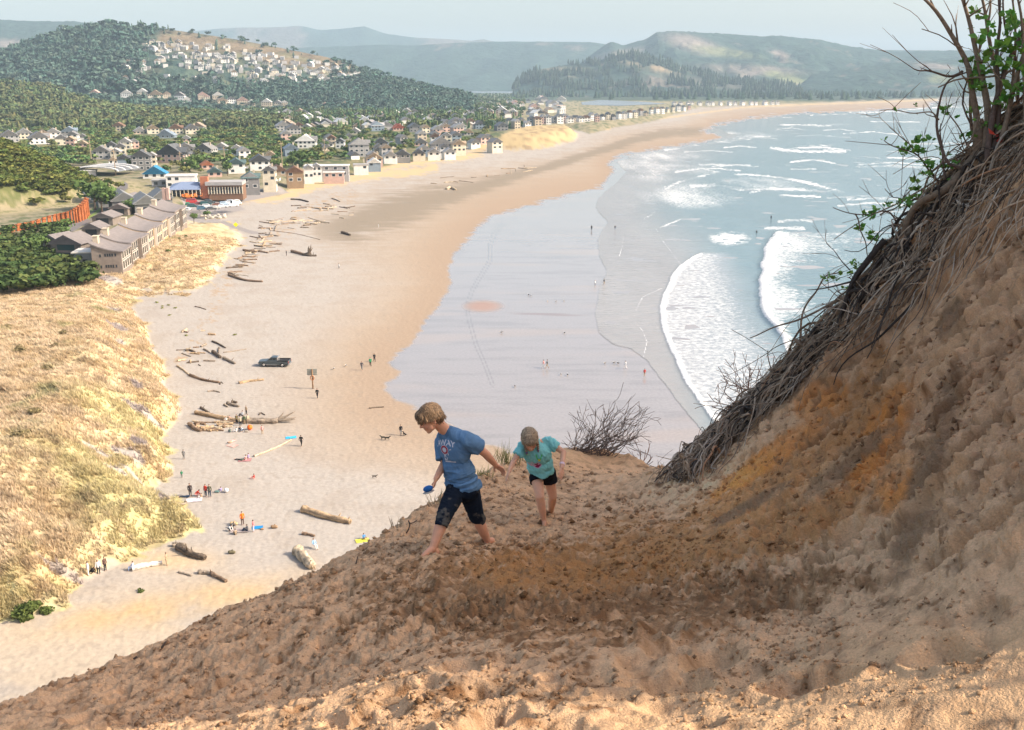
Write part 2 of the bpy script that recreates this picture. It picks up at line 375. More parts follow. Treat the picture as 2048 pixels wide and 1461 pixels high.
    lit_ = ss(1180, 1400, py + .10 * (px - 1500)) * ss(2.2, .9, np.abs(y - 2.6)) 
    c = c * (np.array([1.19, 1.07, .93])[None] * (1 - .12 * lit_[:, None]))  # shaded sand lifted and warmed, sunlit sand held down, all in the colour
    return np.clip(c, .02, .78)
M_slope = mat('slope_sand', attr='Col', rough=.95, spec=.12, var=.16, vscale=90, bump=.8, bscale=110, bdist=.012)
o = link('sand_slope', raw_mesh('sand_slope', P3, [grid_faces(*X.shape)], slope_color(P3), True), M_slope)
tag(o, kind='structure')
# loose crumbs of damp sand lying on the trodden slope
nC = 46000; rc = np.random.default_rng(77); cy_ = 2.4 + 9.5 * rc.random(nC) ** 1.1; cx_ = rc.uniform(-.50, .56, nC) * cy_
kc = fbm(cx_ * 1.3, cy_ * 1.3, 88, 3) + .35 * rc.normal(size=nC) > .05; cx_, cy_ = cx_[kc], cy_[kc]; nC = len(cx_); cz_ = slope_z(cx_, cy_)
rC = np.clip(.004 + .007 * rc.exponential(size=nC), 0, .03) * np.clip(cy_ / 6, .5, 1.3); oct_ = np.array([[1, 0, 0], [0, 1, 0], [-1, 0, 0], [0, -1, 0], [0, 0, .8], [.5, .5, -.4], [-.6, -.4, -.4]])
VC = oct_[None] * rc.uniform(.6, 1.3, (nC, 7, 1)) * rC[:, None, None] + rc.normal(size=(nC, 7, 3)) * .18 * rC[:, None, None] + np.stack([cx_, cy_, cz_ + rC * .3], 1)[:, None]
TC = np.array([[0, 1, 4], [1, 2, 4], [2, 3, 4], [3, 0, 4], [0, 5, 1], [1, 5, 2], [2, 6, 3], [3, 6, 0]])[None] + (np.arange(nC) * 7)[:, None, None]
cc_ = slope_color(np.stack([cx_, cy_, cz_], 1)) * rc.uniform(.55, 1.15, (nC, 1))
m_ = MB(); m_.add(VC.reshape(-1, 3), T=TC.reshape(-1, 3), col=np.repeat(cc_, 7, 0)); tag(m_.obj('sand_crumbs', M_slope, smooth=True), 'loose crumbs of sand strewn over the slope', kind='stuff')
# the rest of the headland round and behind the camera, coarser
gx = np.concatenate([np.arange(-60, -12, .8), np.arange(-12, 20, .25), np.arange(20, 90, .8)]); gy = np.concatenate([np.arange(-44, -4, .8), np.arange(-4, 26, .25), np.arange(26, 70, .8)])
GX, GY = np.meshgrid(gx, gy, indexing='ij')
GZ = slope_base(GX.ravel(), GY.ravel())[0]
_gx, _gy = GX.ravel(), GY.ravel(); inn = ss(0, .5, np.minimum.reduce([_gy - 1.2, 23 - _gy, _gx + 1.13 * _gy, 1.85 * _gy - _gx]))
_far = ss(0, 8, np.maximum.reduce([-_gy, _gy - 24, -_gx - 14, _gx - 18])); GZ = GZ + fbm(_gx * .5, _gy * .5, 5, 4) * .25 * _far + (1 - inn) * (fbm(_gx * .9, _gy * .9, 11, 3) * .056 + .04 * fbm(_gx * 2.6, _gy * 2.6, 21, 3)) - .02 - inn * .5
GZ = np.maximum(GZ, -.5)
Ph = np.stack([GX.ravel(), GY.ravel(), GZ], -1)
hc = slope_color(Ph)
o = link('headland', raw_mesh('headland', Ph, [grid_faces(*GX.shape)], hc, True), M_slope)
tag(o, kind='structure')
# unseen shrubs beside the camera, added to dapple the sun on the nearest sand
m_ = MB(); rv = np.random.default_rng(5)
for i in range(17):
    x, y = rv.uniform(4.6, 6.6), rv.uniform(1.1, 3.0); z = float(slope_base(np.array([x]), np.array([y]))[0][0]); h = rv.uniform(.35, .8)
    for q in range(7):
        a = rv.uniform(0, 6.28); P = np.array([[x, y, z - .05], [x + .12 * math.cos(a), y + .12 * math.sin(a), z + h * .5], [x + .3 * math.cos(a), y + .3 * math.sin(a), z + h * rv.uniform(.7, 1)]]); m_.tube(P, [.012, .008, .003], 4, (.2, .15, .11))
    for q in range(46):
        c = np.array([x, y, z]) + rv.normal(size=3) * [.2, .2, .16] + [0, 0, h * .65]; u = rv.normal(size=3); u /= np.linalg.norm(u); v = np.cross(u, rv.normal(size=3)); v /= np.linalg.norm(v); m_.add([c - u * .05, c + v * .022, c + u * .05, c - v * .022], [[0, 1, 2, 3]], col=(.10, .2, .05))
tag(m_.obj('dapple_shrubs', M_slope), 'unseen low shrubs right of the viewer, added to dapple the sun', kind='stuff')
# ================================================================ beach, dunes and the flat land behind, one sheet
# outlines below are kept as photo positions on the level ground and turned into places on it
WETL = [(1760, 219), (1600, 226), (1500, 236), (1425, 250), (1400, 262), (1435, 274), (1400, 284), (1330, 293), (1240, 309), (1215, 325), (1225, 345), (1200, 372), (1120, 392), (1060, 410), (990, 428), (955, 450), (930, 480),
        (905, 510), (895, 540), (900, 570), (880, 605), (845, 650), (820, 690), (775, 722), (800, 745), (765, 775), (790, 800), (840, 820), (900, 850), (960, 885), (1050, 915), (1150, 960), (1500, 1400), (2600, 1400), (3200, 175), (1900, 175), (1850, 215)]
GRASSL = [(-900, 1500), (-300, 1300), (0, 1243), (60, 1238), (150, 1215), (130, 1190), (190, 1160), (260, 1120), (330, 1085), (412, 1062), (380, 1020), (345, 1000), (300, 985), (335, 960), (350, 935), (330, 915), (352, 900), (322, 880), (368, 830), (355, 800), (330, 770), (335, 740), (310, 700), (290, 650),
          (262, 610), (290, 590), (340, 592), (390, 585), (425, 560), (445, 530), (470, 500), (490, 480), (480, 462), (440, 445), (390, 440), (-400, 430), (-900, 430)]
INLAND = [(-1200, 590), (-200, 590), (0, 585), (130, 566), (215, 556), (240, 543), (300, 500), (370, 445), (380, 425), (470, 405), (480, 395), (560, 392), (600, 365), (680, 352), (760, 335), (850, 318), (935, 300), (1000, 290), (1060, 262), (1130, 256), (1180, 268), (1230, 255), (1300, 245), (1340, 232), (1400, 215), (1500, 211), (1700, 203), (1880, 196), (2600, 188), (2600, 150), (-1200, 150)]
LOT = [(365, 440), (375, 425), (360, 405), (330, 395), (380, 385), (480, 388), (560, 378), (580, 386), (500, 402), (475, 408), (490, 420), (440, 432), (440, 450), (400, 446)]
RAMP = [(445, 441), (500, 461), (545, 470), (555, 474), (500, 468), (436, 447)]
KNOLL = [(925, 298), (940, 283), (1000, 268), (1060, 257), (1130, 255), (1155, 268), (1150, 282), (1100, 296), (1050, 302), (1000, 300), (960, 302)]
def zone(px, py, P, wob=0.0, seed=0, X=None, Y=None):
    """signed distance in photo units, edge roughened with world noise"""
    s_ = sdf(px, py, P)
    if wob: s_ = s_ + wob * fbm(X / 14, Y / 14, seed, 4, .6)
    return s_
def ground_h(x, y):
    """height of the land over the beach level"""
    P0 = np.stack([x, y, 0 * x], -1); px, py, d = proj(P0)
    m = d / F                                              # metres per photo unit
    s_ = sdf(px, py, GRASSL); dist = s_ * m * np.clip(3.0, 1, 3)
    h = ss(0, 9, dist) * 3.2 + ss(5, 40, dist) * 5.5
    h = h * (1 - .62 * ss(760, 600, py))
    rough = ss(0, 3, dist)
    h = h + rough * (.8 * fbm(x / 9, y / 9, 301, 5, .6) + .22 * fbm(x / 1.7, y / 1.7, 302, 3) + .5 * ss(.1, .6, vn(x / 11, y / 11, 310)))
    k = sdf(px, py, KNOLL) * m
    h = np.maximum(h, ss(-2, 16, k * 2.4) * 8 + ss(-3, 3, k) * .8 * fbm(x / 12, y / 12, 303, 3))
    inl = sdf(px, py, INLAND) * m
    h = np.maximum(h, ss(-2, 22, inl * 3) * 3.0)
    # mound with shrubs held by the rusty wall
    q = G(-60, 405, 0); r1 = np.sqrt(((x - q[0]) / 62) ** 2 + ((y - q[1]) / 74) ** 2)
    h = h + 23 * ss(1.0, .12, r1) * (1 + .1 * fbm(x / 18, y / 18, 305, 3))
    return h
PTS_W = WETL
gpx = np.concatenate([np.linspace(-1500, -160, 60)[:-1], np.linspace(-160, 1500, 560)[:-1], np.linspace(1500, 2500, 120)[:-1], np.linspace(2500, 4200, 30)])
gpy = np.concatenate([[171.9], np.arange(173, 260, 1.6), np.arange(260, 620, 2.0), np.arange(620, 1500, 2.8), np.geomspace(1500, 3200, 30)[1:]])
# perspective graded spacing on the level plane (finer close by), nothing more
yv = HC / np.maximum(1e-4, -(rdir(1024, gpy)[:, 2]) / rdir(1024, gpy)[:, 1])
tv = (gpx - 1024) / F
dv = yv * CT + HC * ST
X2 = np.clip(tv[:, None] * dv[None], -11500, 13000); Y2 = np.broadcast_to(yv[None], X2.shape)
H2 = ground_h(X2.ravel(), Y2.ravel())
PB = np.stack([X2.ravel(), Y2.ravel(), H2], -1)
FX, FY, FD = proj(np.stack([PB[:, 0], PB[:, 1], 0 * H2], -1))
def beach_color(x, y, h, px, py, d):
    S = lambda *a: np.array(a, float)
    dry = S(.375, .335, .29); orange = S(.355, .27, .19); peach = S(.32, .235, .165); wet = S(.29, .265, .25); algae = S(.125, .11, .078); straw = S(.54, .44, .27); gold = S(.47, .365, .20); olive = S(.30, .285, .125); brown = S(.25, .19, .11)
    scrub = S(.08, .105, .045); asphalt = S(.30, .27, .25)
    n = fbm(x / 30, y / 12, 401, 4); n2 = fbm(x / 6, y / 6, 402, 4); n3 = fbm(x / 1.6, y / 1.6, 403, 3)
    ns = fbm(x / 22, y / 3.2, 404, 4, .6)                   # streaks along the shore
    def mix(c, e, f): f = np.clip(f, 0, 1)[:, None]; e = np.asarray(e); return c * (1 - f) + (e if e.ndim == 2 else e[None]) * f
    c = dry[None] * (1 + .05 * n2 + .05 * n3)[:, None]
    c = mix(c, dry * S(.88, .84, .8), ss(.0, .5, fbm(x / 9, y / 9, 405, 4)) * .5)
    sw = sdf(px, py, WETL)
    # damp sand towards the water
    wide = np.interp(py, [200, 300, 400, 500, 600, 800, 900, 1000], [40, 80, 200, 270, 200, 330, 330, 140])
    f = ss(-1.0, -.12, (sw + 22 * n) / wide)
    c = mix(c, orange, f * .85)
    c = mix(c, peach, ss(-.42, -.02, (sw + 14 * n) / wide) * .8)
    c = mix(c, S(.47, .375, .265), ss(1080, 1260, py) * .65 * ss(-.5, .3, n + .5 * n2)); c = mix(c, dry * S(.72, .68, .62), ss(.28, .5, n3) * .35 * (sw < -30))
    # old foot of the creek, golden
    c = mix(c, S(.47, .33, .17), np.exp(-(((px - 330) / 270) ** 2 + ((py - 1215 + .18 * (px - 330)) / 36) ** 2) ** 1.3) * (.7 + .5 * n2))
    c = mix(c, S(.52, .38, .22), np.exp(-(((px - 340) / 90) ** 2 + ((py - 1120) / 24) ** 2)) * .8)
    # dark weed-stained band
    bl = [(640, 462), (700, 452), (770, 428), (860, 402), (960, 372), (1060, 345), (1150, 318), (1260, 283), (1320, 268), (1400, 262)]
    dl, _ = dline(px, py * 1.0, bl)
    wd = np.interp(px, [600, 700, 800, 950, 1100, 1250, 1330, 1500], [12, 34, 40, 17, 9, 9, 11, 5])
    c = mix(c, algae, ss(1.25, .35, dl / wd + .8 * ns) * .85 * ss(560, 700, px))
    c = mix(c, S(.33, .26, .19), ss(1.0, .3, dl / (wd * 2.6) + .9 * ns + .3 * n2) * .5)
    c = mix(c, algae * 1.2, np.exp(-(((px - 1250) / 130) ** 2 + ((py - 415) / 6) ** 2)) * 0)
    # wreck line of small debris
    wr, _ = dline(px, py, [(360, 720), (420, 640), (450, 560), (520, 500), (600, 440), (640, 410), (700, 392)])
    c = mix(c, S(.36, .25, .15), ss(26, 0, wr + 12 * ns) * ss(.1, .5, n3 + n2) * .8)
    wet_f = ss(-3, 5, sw + 9 * ns + 5 * n2)
    c = mix(c, wet, wet_f); c = mix(c, wet * .82, wet_f * ss(-.1, .6, ns + .4 * n) * .8); c = mix(c, wet * S(1.15, 1.05, .95), wet_f * ss(.1, .6, fbm(x / 60, y / 14, 412, 3)) * .7)
    c = mix(c, S(.33, .2, .16), np.exp(-(((px - 966) / 36) ** 2 + ((py - 613) / 11) ** 2) ** 2) * .6)
    c = mix(c, S(.2, .13, .1), np.exp(-(((px - 1092) / 72) ** 2 + ((py - 629 - .03 * (px - 1092)) / 2.2) ** 2) ** 2) * .8)
    wet_f = wet_f * (1 - np.exp(-(((px - 966) / 36) ** 2 + ((py - 613) / 11) ** 2) ** 2))
    # vehicle track in the wet sand
    tr = [(1003, 450), (988, 470), (981, 490), (981, 520), (960, 555), (945, 580), (934, 610), (938, 640), (952, 690), (968, 725), (985, 770)]
    dt, _ = dline(px, py, tr)
    c = mix(c, wet * .55, ss(1.6, .4, np.abs(dt - 3.2)) * .55 * wet_f)
    # grass
    sg = sdf(px, py, GRASSL); gw = sg + 16 * n2 + 9 * n3 + 8 * n
    g = ss(-2, 6, gw)
    gc = mix(np.repeat(straw[None], len(x), 0), gold, ss(-.2, .4, n2))
    green = ss(760, 900, py) * ss(60, 260, px + 60 * n) + ss(100, -40, np.abs(py - 1020)) * .5 + ss(1130, 1210, py)
    gc = mix(gc, olive * 1.5, np.clip(green, 0, 1) * ss(-.35, .45, n + n3 * .5) * .6)
    gc = mix(gc, brown, ss(.15, .5, fbm(x / 3.5, y / 3.5, 406, 4, .6)) * .6)
    gc = mix(gc, olive, ss(.3, .6, fbm(x / 9, y / 9, 407, 4, .6)) * .7)
    holes = np.zeros(len(x))
    for (a, b, rx, ry) in [(238, 690, 26, 12), (248, 740, 9, 6), (222, 580, 26, 7), (320, 700, 20, 8), (290, 863, 40, 5), (280, 826, 12, 5), (285, 936, 18, 6), (262, 958, 34, 8), (300, 990, 50, 8), (330, 1030, 10, 18), (205, 975, 30, 5), (240, 1000, 26, 6), (230, 640, 14, 5), (150, 1165, 70, 6)]:
        holes = np.maximum(holes, np.exp(-(((px - a) / rx) ** 2 + ((py - b) / ry) ** 2) ** 2))
    g = g * (1 - ss(.3, .6, holes + .3 * n3))
    c = mix(c, gc, g)
    # dune grass along the upper beach beside the town
    for L, w_ in (([(480, 400), (560, 395), (640, 370), (760, 348), (830, 345), (870, 335)], 10), ([(560, 385), (700, 350), (800, 330), (930, 312), (960, 305)], 9), ([(1200, 258), (1300, 240), (1500, 214), (1900, 199)], 2.0), ([(1180, 262), (1220, 258)], 3)):
        dl, _ = dline(px, py, L)
        c = mix(c, S(.50, .375, .2), ss(1.1, .3, dl / w_ + .9 * n2) * .9)
    k = sdf(px, py, KNOLL)
    kg = mix(np.repeat(S(.44, .33, .17)[None], len(x), 0), S(.28, .2, .11), ss(.0, .5, fbm(x / 9, y / 25, 408, 3)))
    c = np.where((ss(-2, 3, k + 4 * n2))[:, None] > 0, c * (1 - ss(-2, 3, k + 4 * n2))[:, None] + kg * ss(-2, 3, k + 4 * n2)[:, None], c)
    # inland floor
    i_ = ss(-1.5, 1.5, sdf(px, py, INLAND) + 2.5 * n2)
    ic = mix(np.repeat(scrub[None], len(x), 0), S(.27, .22, .13), ss(.1, .5, n2 + n3 * .5) * .8)
    ic = mix(ic, S(.25, .2, .1), ss(.0, .4, fbm(x / 40, y / 40, 409, 3)) * .5); ic = mix(ic, S(.30, .25, .17), ss(318, 350, py) * ss(700, 600, px) * .75 * ss(-.5, .2, n2))
    c = mix(c, ic, i_)
    q = G(-60, 405, 0); r1 = np.sqrt(((x - q[0]) / 62) ** 2 + ((y - q[1]) / 74) ** 2)
    c = mix(c, mix(np.repeat(S(.36, .295, .175)[None], len(x), 0), S(.2, .19, .08), ss(.0, .4, n2 + .4 * n3)), ss(1.3, 1.1, r1) * ss(.55, .72, r1 + .12 * n2))
    c = mix(c, S(.13, .14, .05), ss(.9, .72, r1 + .25 * n2) * ss(1.02, .98, r1))
    c = mix(c, asphalt, ss(-1, 1, sdf(px, py, LOT)))
    c = mix(c, asphalt * .9, ss(-.6, .6, sdf(px, py, RAMP)))
    dr, _ = dline(px, py, [(70, 492), (110, 500), (150, 470), (185, 450), (215, 425), (235, 400), (250, 385)])
    c = mix(c, S(.17, .155, .15), ss(8.5, 7.5, dr))
    dr, _ = dline(px, py, [(180, 448), (200, 430), (205, 415)])
    c = mix(c, S(.17, .25, .06), ss(8, 5, dr) * ss(0, 1, dline(px, py, [(150, 462), (185, 442), (212, 418)])[0] - 2))
    c = mix(c, S(.34, .285, .18), i_ * ss(980, 1060, px) * ss(203, 208, py) * ss(-.6, .2, n2) * .8); c = mix(c, S(.05, .075, .05), i_ * ss(990, 1040, px) * ss(205, 202, py) * .92)
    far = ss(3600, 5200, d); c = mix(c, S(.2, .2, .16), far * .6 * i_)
    wet_f = wet_f * (1 - g) * (1 - i_)
    return np.clip(c, .01, 1), np.clip(wet_f, 0, 1)
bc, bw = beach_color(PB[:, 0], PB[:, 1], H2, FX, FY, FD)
# small relief: foot-trampled dry sand
dryness = (1 - bw) * ss(900, 200, FD)
PB[:, 2] += dryness * .05 * fbm(PB[:, 0] / .8, PB[:, 1] / .8, 420, 3)
M_beach = mat('beach_ground', attr='Col', rough=.95, spec=.2, var=.10, vscale=1.9, detail=7, bump=.5, bscale=1.6, bdist=.12)
nt = M_beach.node_tree; b_ = nt.nodes['Principled BSDF']
a_ = nt.nodes.new('ShaderNodeAttribute'); a_.attribute_name = 'wet'
mr = nt.nodes.new('ShaderNodeMapRange'); mr.inputs[3].default_value = .95; mr.inputs[4].default_value = .13
nt.links.new(a_.outputs['Fac'], mr.inputs[0]); nt.links.new(mr.outputs[0], b_.inputs['Roughness'])
mr = nt.nodes.new('ShaderNodeMapRange'); mr.inputs[3].default_value = .15; mr.inputs[4].default_value = .75
nt.links.new(a_.outputs['Fac'], mr.inputs[0]); nt.links.new(mr.outputs[0], b_.inputs['Specular IOR Level'])
bpn = [n_ for n_ in nt.nodes if n_.type == 'BUMP'][0]
mr = nt.nodes.new('ShaderNodeMapRange'); mr.inputs[3].default_value = .45; mr.inputs[4].default_value = .0
nt.links.new(a_.outputs['Fac'], mr.inputs[0]); nt.links.new(mr.outputs[0], bpn.inputs['Strength'])
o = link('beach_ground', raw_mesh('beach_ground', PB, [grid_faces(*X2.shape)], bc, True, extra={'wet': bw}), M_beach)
tag(o, kind='structure')
# ---------------------------------------------------------------- the sea
SEA = [(1990, 205), (1780, 220), (1600, 228), (1500, 240), (1430, 255), (1470, 272), (1400, 287), (1330, 297), (1262, 309), (1235, 325), (1248, 345), (1225, 372), (1196, 398), (1188, 415), (1200, 432), (1213, 445), (1195, 480), (1196, 515), (1213, 545), (1200, 575), (1190, 630), (1197, 670), (1225, 690), (1262, 700), (1290, 720), (1350, 800), (1420, 880), (1600, 1100), (4000, 1400), (6000, 171), (2100, 171)]
sx = np.concatenate([np.linspace(1150, 1760, 330)[:-1], np.linspace(1760, 2700, 110)[:-1], np.linspace(2700, 7000, 60)])
sy = np.concatenate([np.array([171.9]), np.arange(173, 300, 1.3), np.arange(300, 720, 1.7), np.arange(720, 1100, 4)])
yv = HC / np.maximum(1e-4, -(rdir(1024, sy)[:, 2]) / rdir(1024, sy)[:, 1]); tv = (sx - 1024) / F; dv = yv * CT + HC * ST
XS = np.clip(tv[:, None] * dv[None], -1, 13000).ravel(); YS = np.broadcast_to(yv[None], (len(sx), len(sy))).ravel().copy()
SX, SY, SD = proj(np.stack([XS, YS, 0 * XS], -1))
def fade_poly(P, soft, wob, seed, stretch=1.0):
    n = fbm(XS / 9, YS / (9 * stretch), seed, 4, .6)
    return ss(-soft * .4, soft, sdf(SX, SY, P) + wob * n)
foam = np.zeros(len(XS)); lace = np.zeros(len(XS)); hw = np.zeros(len(XS))
nA = fbm(XS / 5, YS / 5, 510, 4, .6); nB = fbm(XS / 30, YS / 90, 511, 4, .6)
def add(f): 
    global foam; foam = np.maximum(foam, f)
# breaking wave front
W1 = [(1553, 464), (1536, 480), (1526, 510), (1520, 545), (1515, 580), (1518, 615), (1530, 640), (1548, 655), (1572, 700), (1600, 730), (1700, 730), (1720, 470), (1640, 478)]
s1 = sdf(SX, SY, W1)
xf = np.interp(SY, [462, 466, 480, 510, 545, 580, 615, 640, 655, 700, 735], [1560, 1550, 1536, 1526, 1520, 1515, 1518, 1530, 1548, 1572, 1600])
u1 = SX - xf + 1.5 * nA + 5 * fbm(XS / 14, YS / 14, 541, 3); wd1 = np.interp(SY, [462, 480, 530, 560, 575, 620, 650, 680, 730], [110, 130, 95, 60, 90, 95, 40, 22, 20]) * (1 + .5 * nB)
add(ss(-1, 2.5, u1) * (.72 + .28 * ss(14, 2, u1)) * (.85 + .3 * nB) * ss(1.7, .2, u1 / wd1 + .4 * nA) * ss(461, 468, SY) * ss(745, 700, SY))
foam *= 1 - .95 * np.exp(-(((SX - 1622) / 40) ** 2 + ((SY - 655) / 26) ** 2) ** 2) - .55 * np.exp(-(((SX - 1600) / 50) ** 2 + ((SY - 571) / 7) ** 2)) - .6 * np.exp(-(((SX - 1640) / 50) ** 2 + ((SY - 512) / 9) ** 2))
foam = np.clip(foam, 0, 1)
hw += np.exp(-((u1 - 8) / 10) ** 2) * .8 * ss(720, 660, SY) * ss(455, 475, SY)
W2 = [(1392, 511), (1365, 528), (1342, 555), (1328, 590), (1321, 625), (1325, 660), (1345, 710), (1370, 760), (1400, 808), (1440, 860), (1640, 860), (1560, 690), (1500, 600), (1460, 540), (1420, 515)]
s2 = sdf(SX, SY, W2)
xg = np.interp(SY, [505, 511, 528, 555, 590, 625, 660, 710, 760, 808, 860, 900], [1405, 1392, 1365, 1342, 1328, 1321, 1325, 1345, 1370, 1400, 1440, 1480]); u2 = SX - xg + 3.5 * fbm(XS / 16, YS / 16, 542, 3)
wd2 = np.interp(SY, [505, 520, 560, 620, 700, 860], [50, 90, 150, 190, 230, 260])
add(ss(-.5, 1.2, u2 + .6 * nA) * ss(503, 512, SY) * (.40 + .5 * ss(16, 0, u2) - .30 * ss(.45, 1.0, u2 / wd2 + .3 * nB)) * ss(1.35, .8, u2 / wd2 + .3 * nB))
add(ss(1.7, .4, np.abs(u2) + .5 * nA) * .8 * ss(508, 514, SY))
hw += np.exp(-((u2 - 3) / 5) ** 2) * .25 * ss(500, 515, SY)
for L, w_, a in [([(1247, 474), (1244, 495), (1239, 512)], 2.2, .9), ([(1330, 575), (1285, 595), (1270, 625), (1267, 641), (1285, 662), (1294, 684), (1288, 710), (1283, 730)], 1.3, .7), ([(1312, 458), (1325, 482), (1345, 508), (1362, 530)], 1.8, .9), ([(1385, 428), (1350, 444), (1320, 456)], 2.6, .8),
                 ([(1310, 424), (1300, 432), (1288, 438)], 1.2, .5), ([(1268, 641), (1300, 652), (1325, 658)], 1.5, .5), ([(1470, 349), (1530, 352), (1600, 362), (1680, 383)], 2.4, .95), ([(1380, 372), (1440, 372), (1480, 378), (1560, 378), (1690, 385)], 3.2, .75), ([(1560, 392), (1640, 394)], 2, .8), ([(1500, 386), (1520, 382)], 2, .6),
                 ([(1730, 370), (1770, 372)], 1, .6), ([(1540, 298), (1600, 303), (1690, 303)], 3.4, .8), ([(1535, 292), (1560, 297)], 1.6, .7), ([(1600, 296), (1660, 294)], 3.5, .7), ([(1440, 308), (1480, 311)], 1.2, .7), ([(1350, 345), (1400, 338), (1440, 345)], 2, .6), ([(1330, 380), (1355, 366), (1430, 345)], 2.5, .7), ([(1310, 400), (1308, 385), (1330, 375)], 2, .6),
                 ([(1560, 250), (1640, 252), (1700, 249)], 2.2, .7), ([(1540, 262), (1590, 262)], 1.6, .6), ([(1560, 236), (1620, 236)], 1.4, .7), ([(1680, 236), (1740, 234)], 1.1, .7), ([(1700, 226), (1790, 223), (1850, 217), (1940, 212)], 2.2, .85), ([(1620, 231), (1700, 228), (1760, 224)], 1.8, .8), ([(1750, 214), (1900, 207), (1960, 204)], 1.2, .8), ([(1440, 275), (1540, 274), (1530, 277)], 2.4, .8), ([(1330, 300), (1400, 290), (1440, 285), (1500, 278)], 3.2, .6)]:
    dl, _ = dline(SX, SY, L); far_ = 2.2 if w_ > 1.9 and L[0][1] < 420 else 1.0; add(ss(1.1, .05, dl / (w_ * .62 * far_) + .8 * nA + .4 * nB) * a * (.35 + .75 * ss(-.35, .35, fbm(XS / 30, YS / 45, 533, 3))))
_rl = random.Random(17)
for i in range(34):
    y0 = 222 + 250 * _rl.random() ** 1.3; x0 = _rl.uniform(1300 + max(0, 330 - y0) * 1.6, 1880 - (y0 - 220) * .6); L0 = _rl.uniform(35, 150); cv = _rl.uniform(-.05, .02) * L0
    dl, _ = dline(SX, SY, [(x0, y0), (x0 + L0 * .5, y0 + cv + _rl.uniform(-1, 1)), (x0 + L0, y0 + _rl.uniform(-1, 3))]); add(ss(1.1, 0, dl / ((y0 - 165) * .012 + .5) + .8 * nA + .5 * nB) * _rl.uniform(.35, .75))
add(np.exp(-(((SX - 1458) / 40) ** 2 + ((SY - 478) / 13) ** 2) ** 1.6) * .9 * ss(-.1, .2, nA + .35) * ss(-15, 0, SX - 1425 + (SY - 462) * -1.0 + 20))
add(np.exp(-(((SX - 1395) / 85) ** 2 + ((SY - 392) / 28) ** 2) ** 1.5) * (.45 + .5 * nB))
add(np.exp(-(((SX - 1320) / 110) ** 2 + ((SY - 330) / 36) ** 2) ** 1.5) * (.36 + .5 * nB))
add(np.exp(-(((SX - 1430) / 120) ** 2 + ((SY - 272) / 10) ** 2) ** 1.5) * (.4 + .5 * nB))
add(np.exp(-(((SX - 1500) / 170) ** 2 + ((SY - 372) / 18) ** 2) ** 1.5) * (.3 + .5 * nB))
add(np.exp(-(((SX - 1290) / 40) ** 2 + ((SY - 420) / 40) ** 2) ** 1.5) * (.25 + .3 * nB))
sshore = sdf(SX, SY, SEA) + 5 * nB + 1.5 * nA
off = ss(0, 150, sdf(SX, SY, [(1330, 420), (1440, 300), (1500, 262), (1620, 246), (1900, 222), (6000, 180), (6000, 900), (1450, 900), (1400, 700), (1430, 560), (1400, 480)]) + 90)
sandy = np.array([.29, .275, .26]); teal = np.array([.135, .205, .222]); deep = np.array([.07, .145, .165])
csea = sandy[None] * (1 - off)[:, None] + teal[None] * off[:, None]
w2m = (ss(-2, 4, u2) * ss(1.3, .5, u2 / wd2) * ss(503, 512, SY))[:, None]; csea = csea * (1 - .7 * w2m) + np.array([.33, .34, .35])[None] * .7 * w2m
csea = csea * (1 + .12 * nB)[:, None]
hw = hw + .10 * fbm(XS / 16, YS / 7, 520, 3)
zs = .05 + hw * ss(1, 30, sshore)
keep = (sshore > 0)
fq = grid_faces(len(sx), len(sy)); fq = fq[keep[fq].all(1)]
used = np.unique(fq); remap = np.full(len(XS), -1); remap[used] = np.arange(len(used))
PSs = np.stack([XS, YS, zs], -1)[used]
M_sea = mat('sea_water', attr='Col', rough=.12, spec=.5)
nt = M_sea.node_tree; b_ = nt.nodes['Principled BSDF']; L_ = nt.links
b_.inputs['IOR'].default_value = 1.33
geo = nt.nodes.new('ShaderNodeNewGeometry')
mp = nt.nodes.new('ShaderNodeMapping'); mp.inputs['Scale'].default_value = (.35, .9, .35); L_.new(geo.outputs['Position'], mp.inputs[0])
n1 = nt.nodes.new('ShaderNodeTexNoise'); n1.inputs['Scale'].default_value = .9; n1.inputs['Detail'].default_value = 6; L_.new(mp.outputs[0], n1.inputs['Vector'])
bp = nt.nodes.new('ShaderNodeBump'); bp.inputs['Strength'].default_value = .55; bp.inputs['Distance'].default_value = .35; L_.new(n1.outputs['Fac'], bp.inputs['Height']); L_.new(bp.outputs[0], b_.inputs['Normal'])
fa = nt.nodes.new('ShaderNodeAttribute'); fa.attribute_name = 'foam'
n2 = nt.nodes.new('ShaderNodeTexNoise'); n2.inputs['Scale'].default_value = .75; n2.inputs['Detail'].default_value = 8; n2.inputs['Roughness'].default_value = .72; L_.new(geo.outputs['Position'], n2.inputs['Vector'])
ad = nt.nodes.new('ShaderNodeMath'); ad.operation = 'MULTIPLY_ADD'; ad.inputs[1].default_value = 2.2; ad.inputs[2].default_value = -1.1
L_.new(n2.outputs['Fac'], ad.inputs[0])
sm = nt.nodes.new('ShaderNodeMath'); sm.operation = 'ADD'; L_.new(fa.outputs['Fac'], sm.inputs[0]); L_.new(ad.outputs[0], sm.inputs[1])
mr = nt.nodes.new('ShaderNodeMapRange'); mr.interpolation_type = 'SMOOTHSTEP'; mr.inputs[1].default_value = .12; mr.inputs[2].default_value = .98; L_.new(sm.outputs[0], mr.inputs[0])
gate = nt.nodes.new('ShaderNodeMapRange'); gate.inputs[1].default_value = .02; gate.inputs[2].default_value = .25; L_.new(fa.outputs['Fac'], gate.inputs[0])
ml = nt.nodes.new('ShaderNodeMath'); ml.operation = 'MULTIPLY'; L_.new(mr.outputs[0], ml.inputs[0]); L_.new(gate.outputs[0], ml.inputs[1])
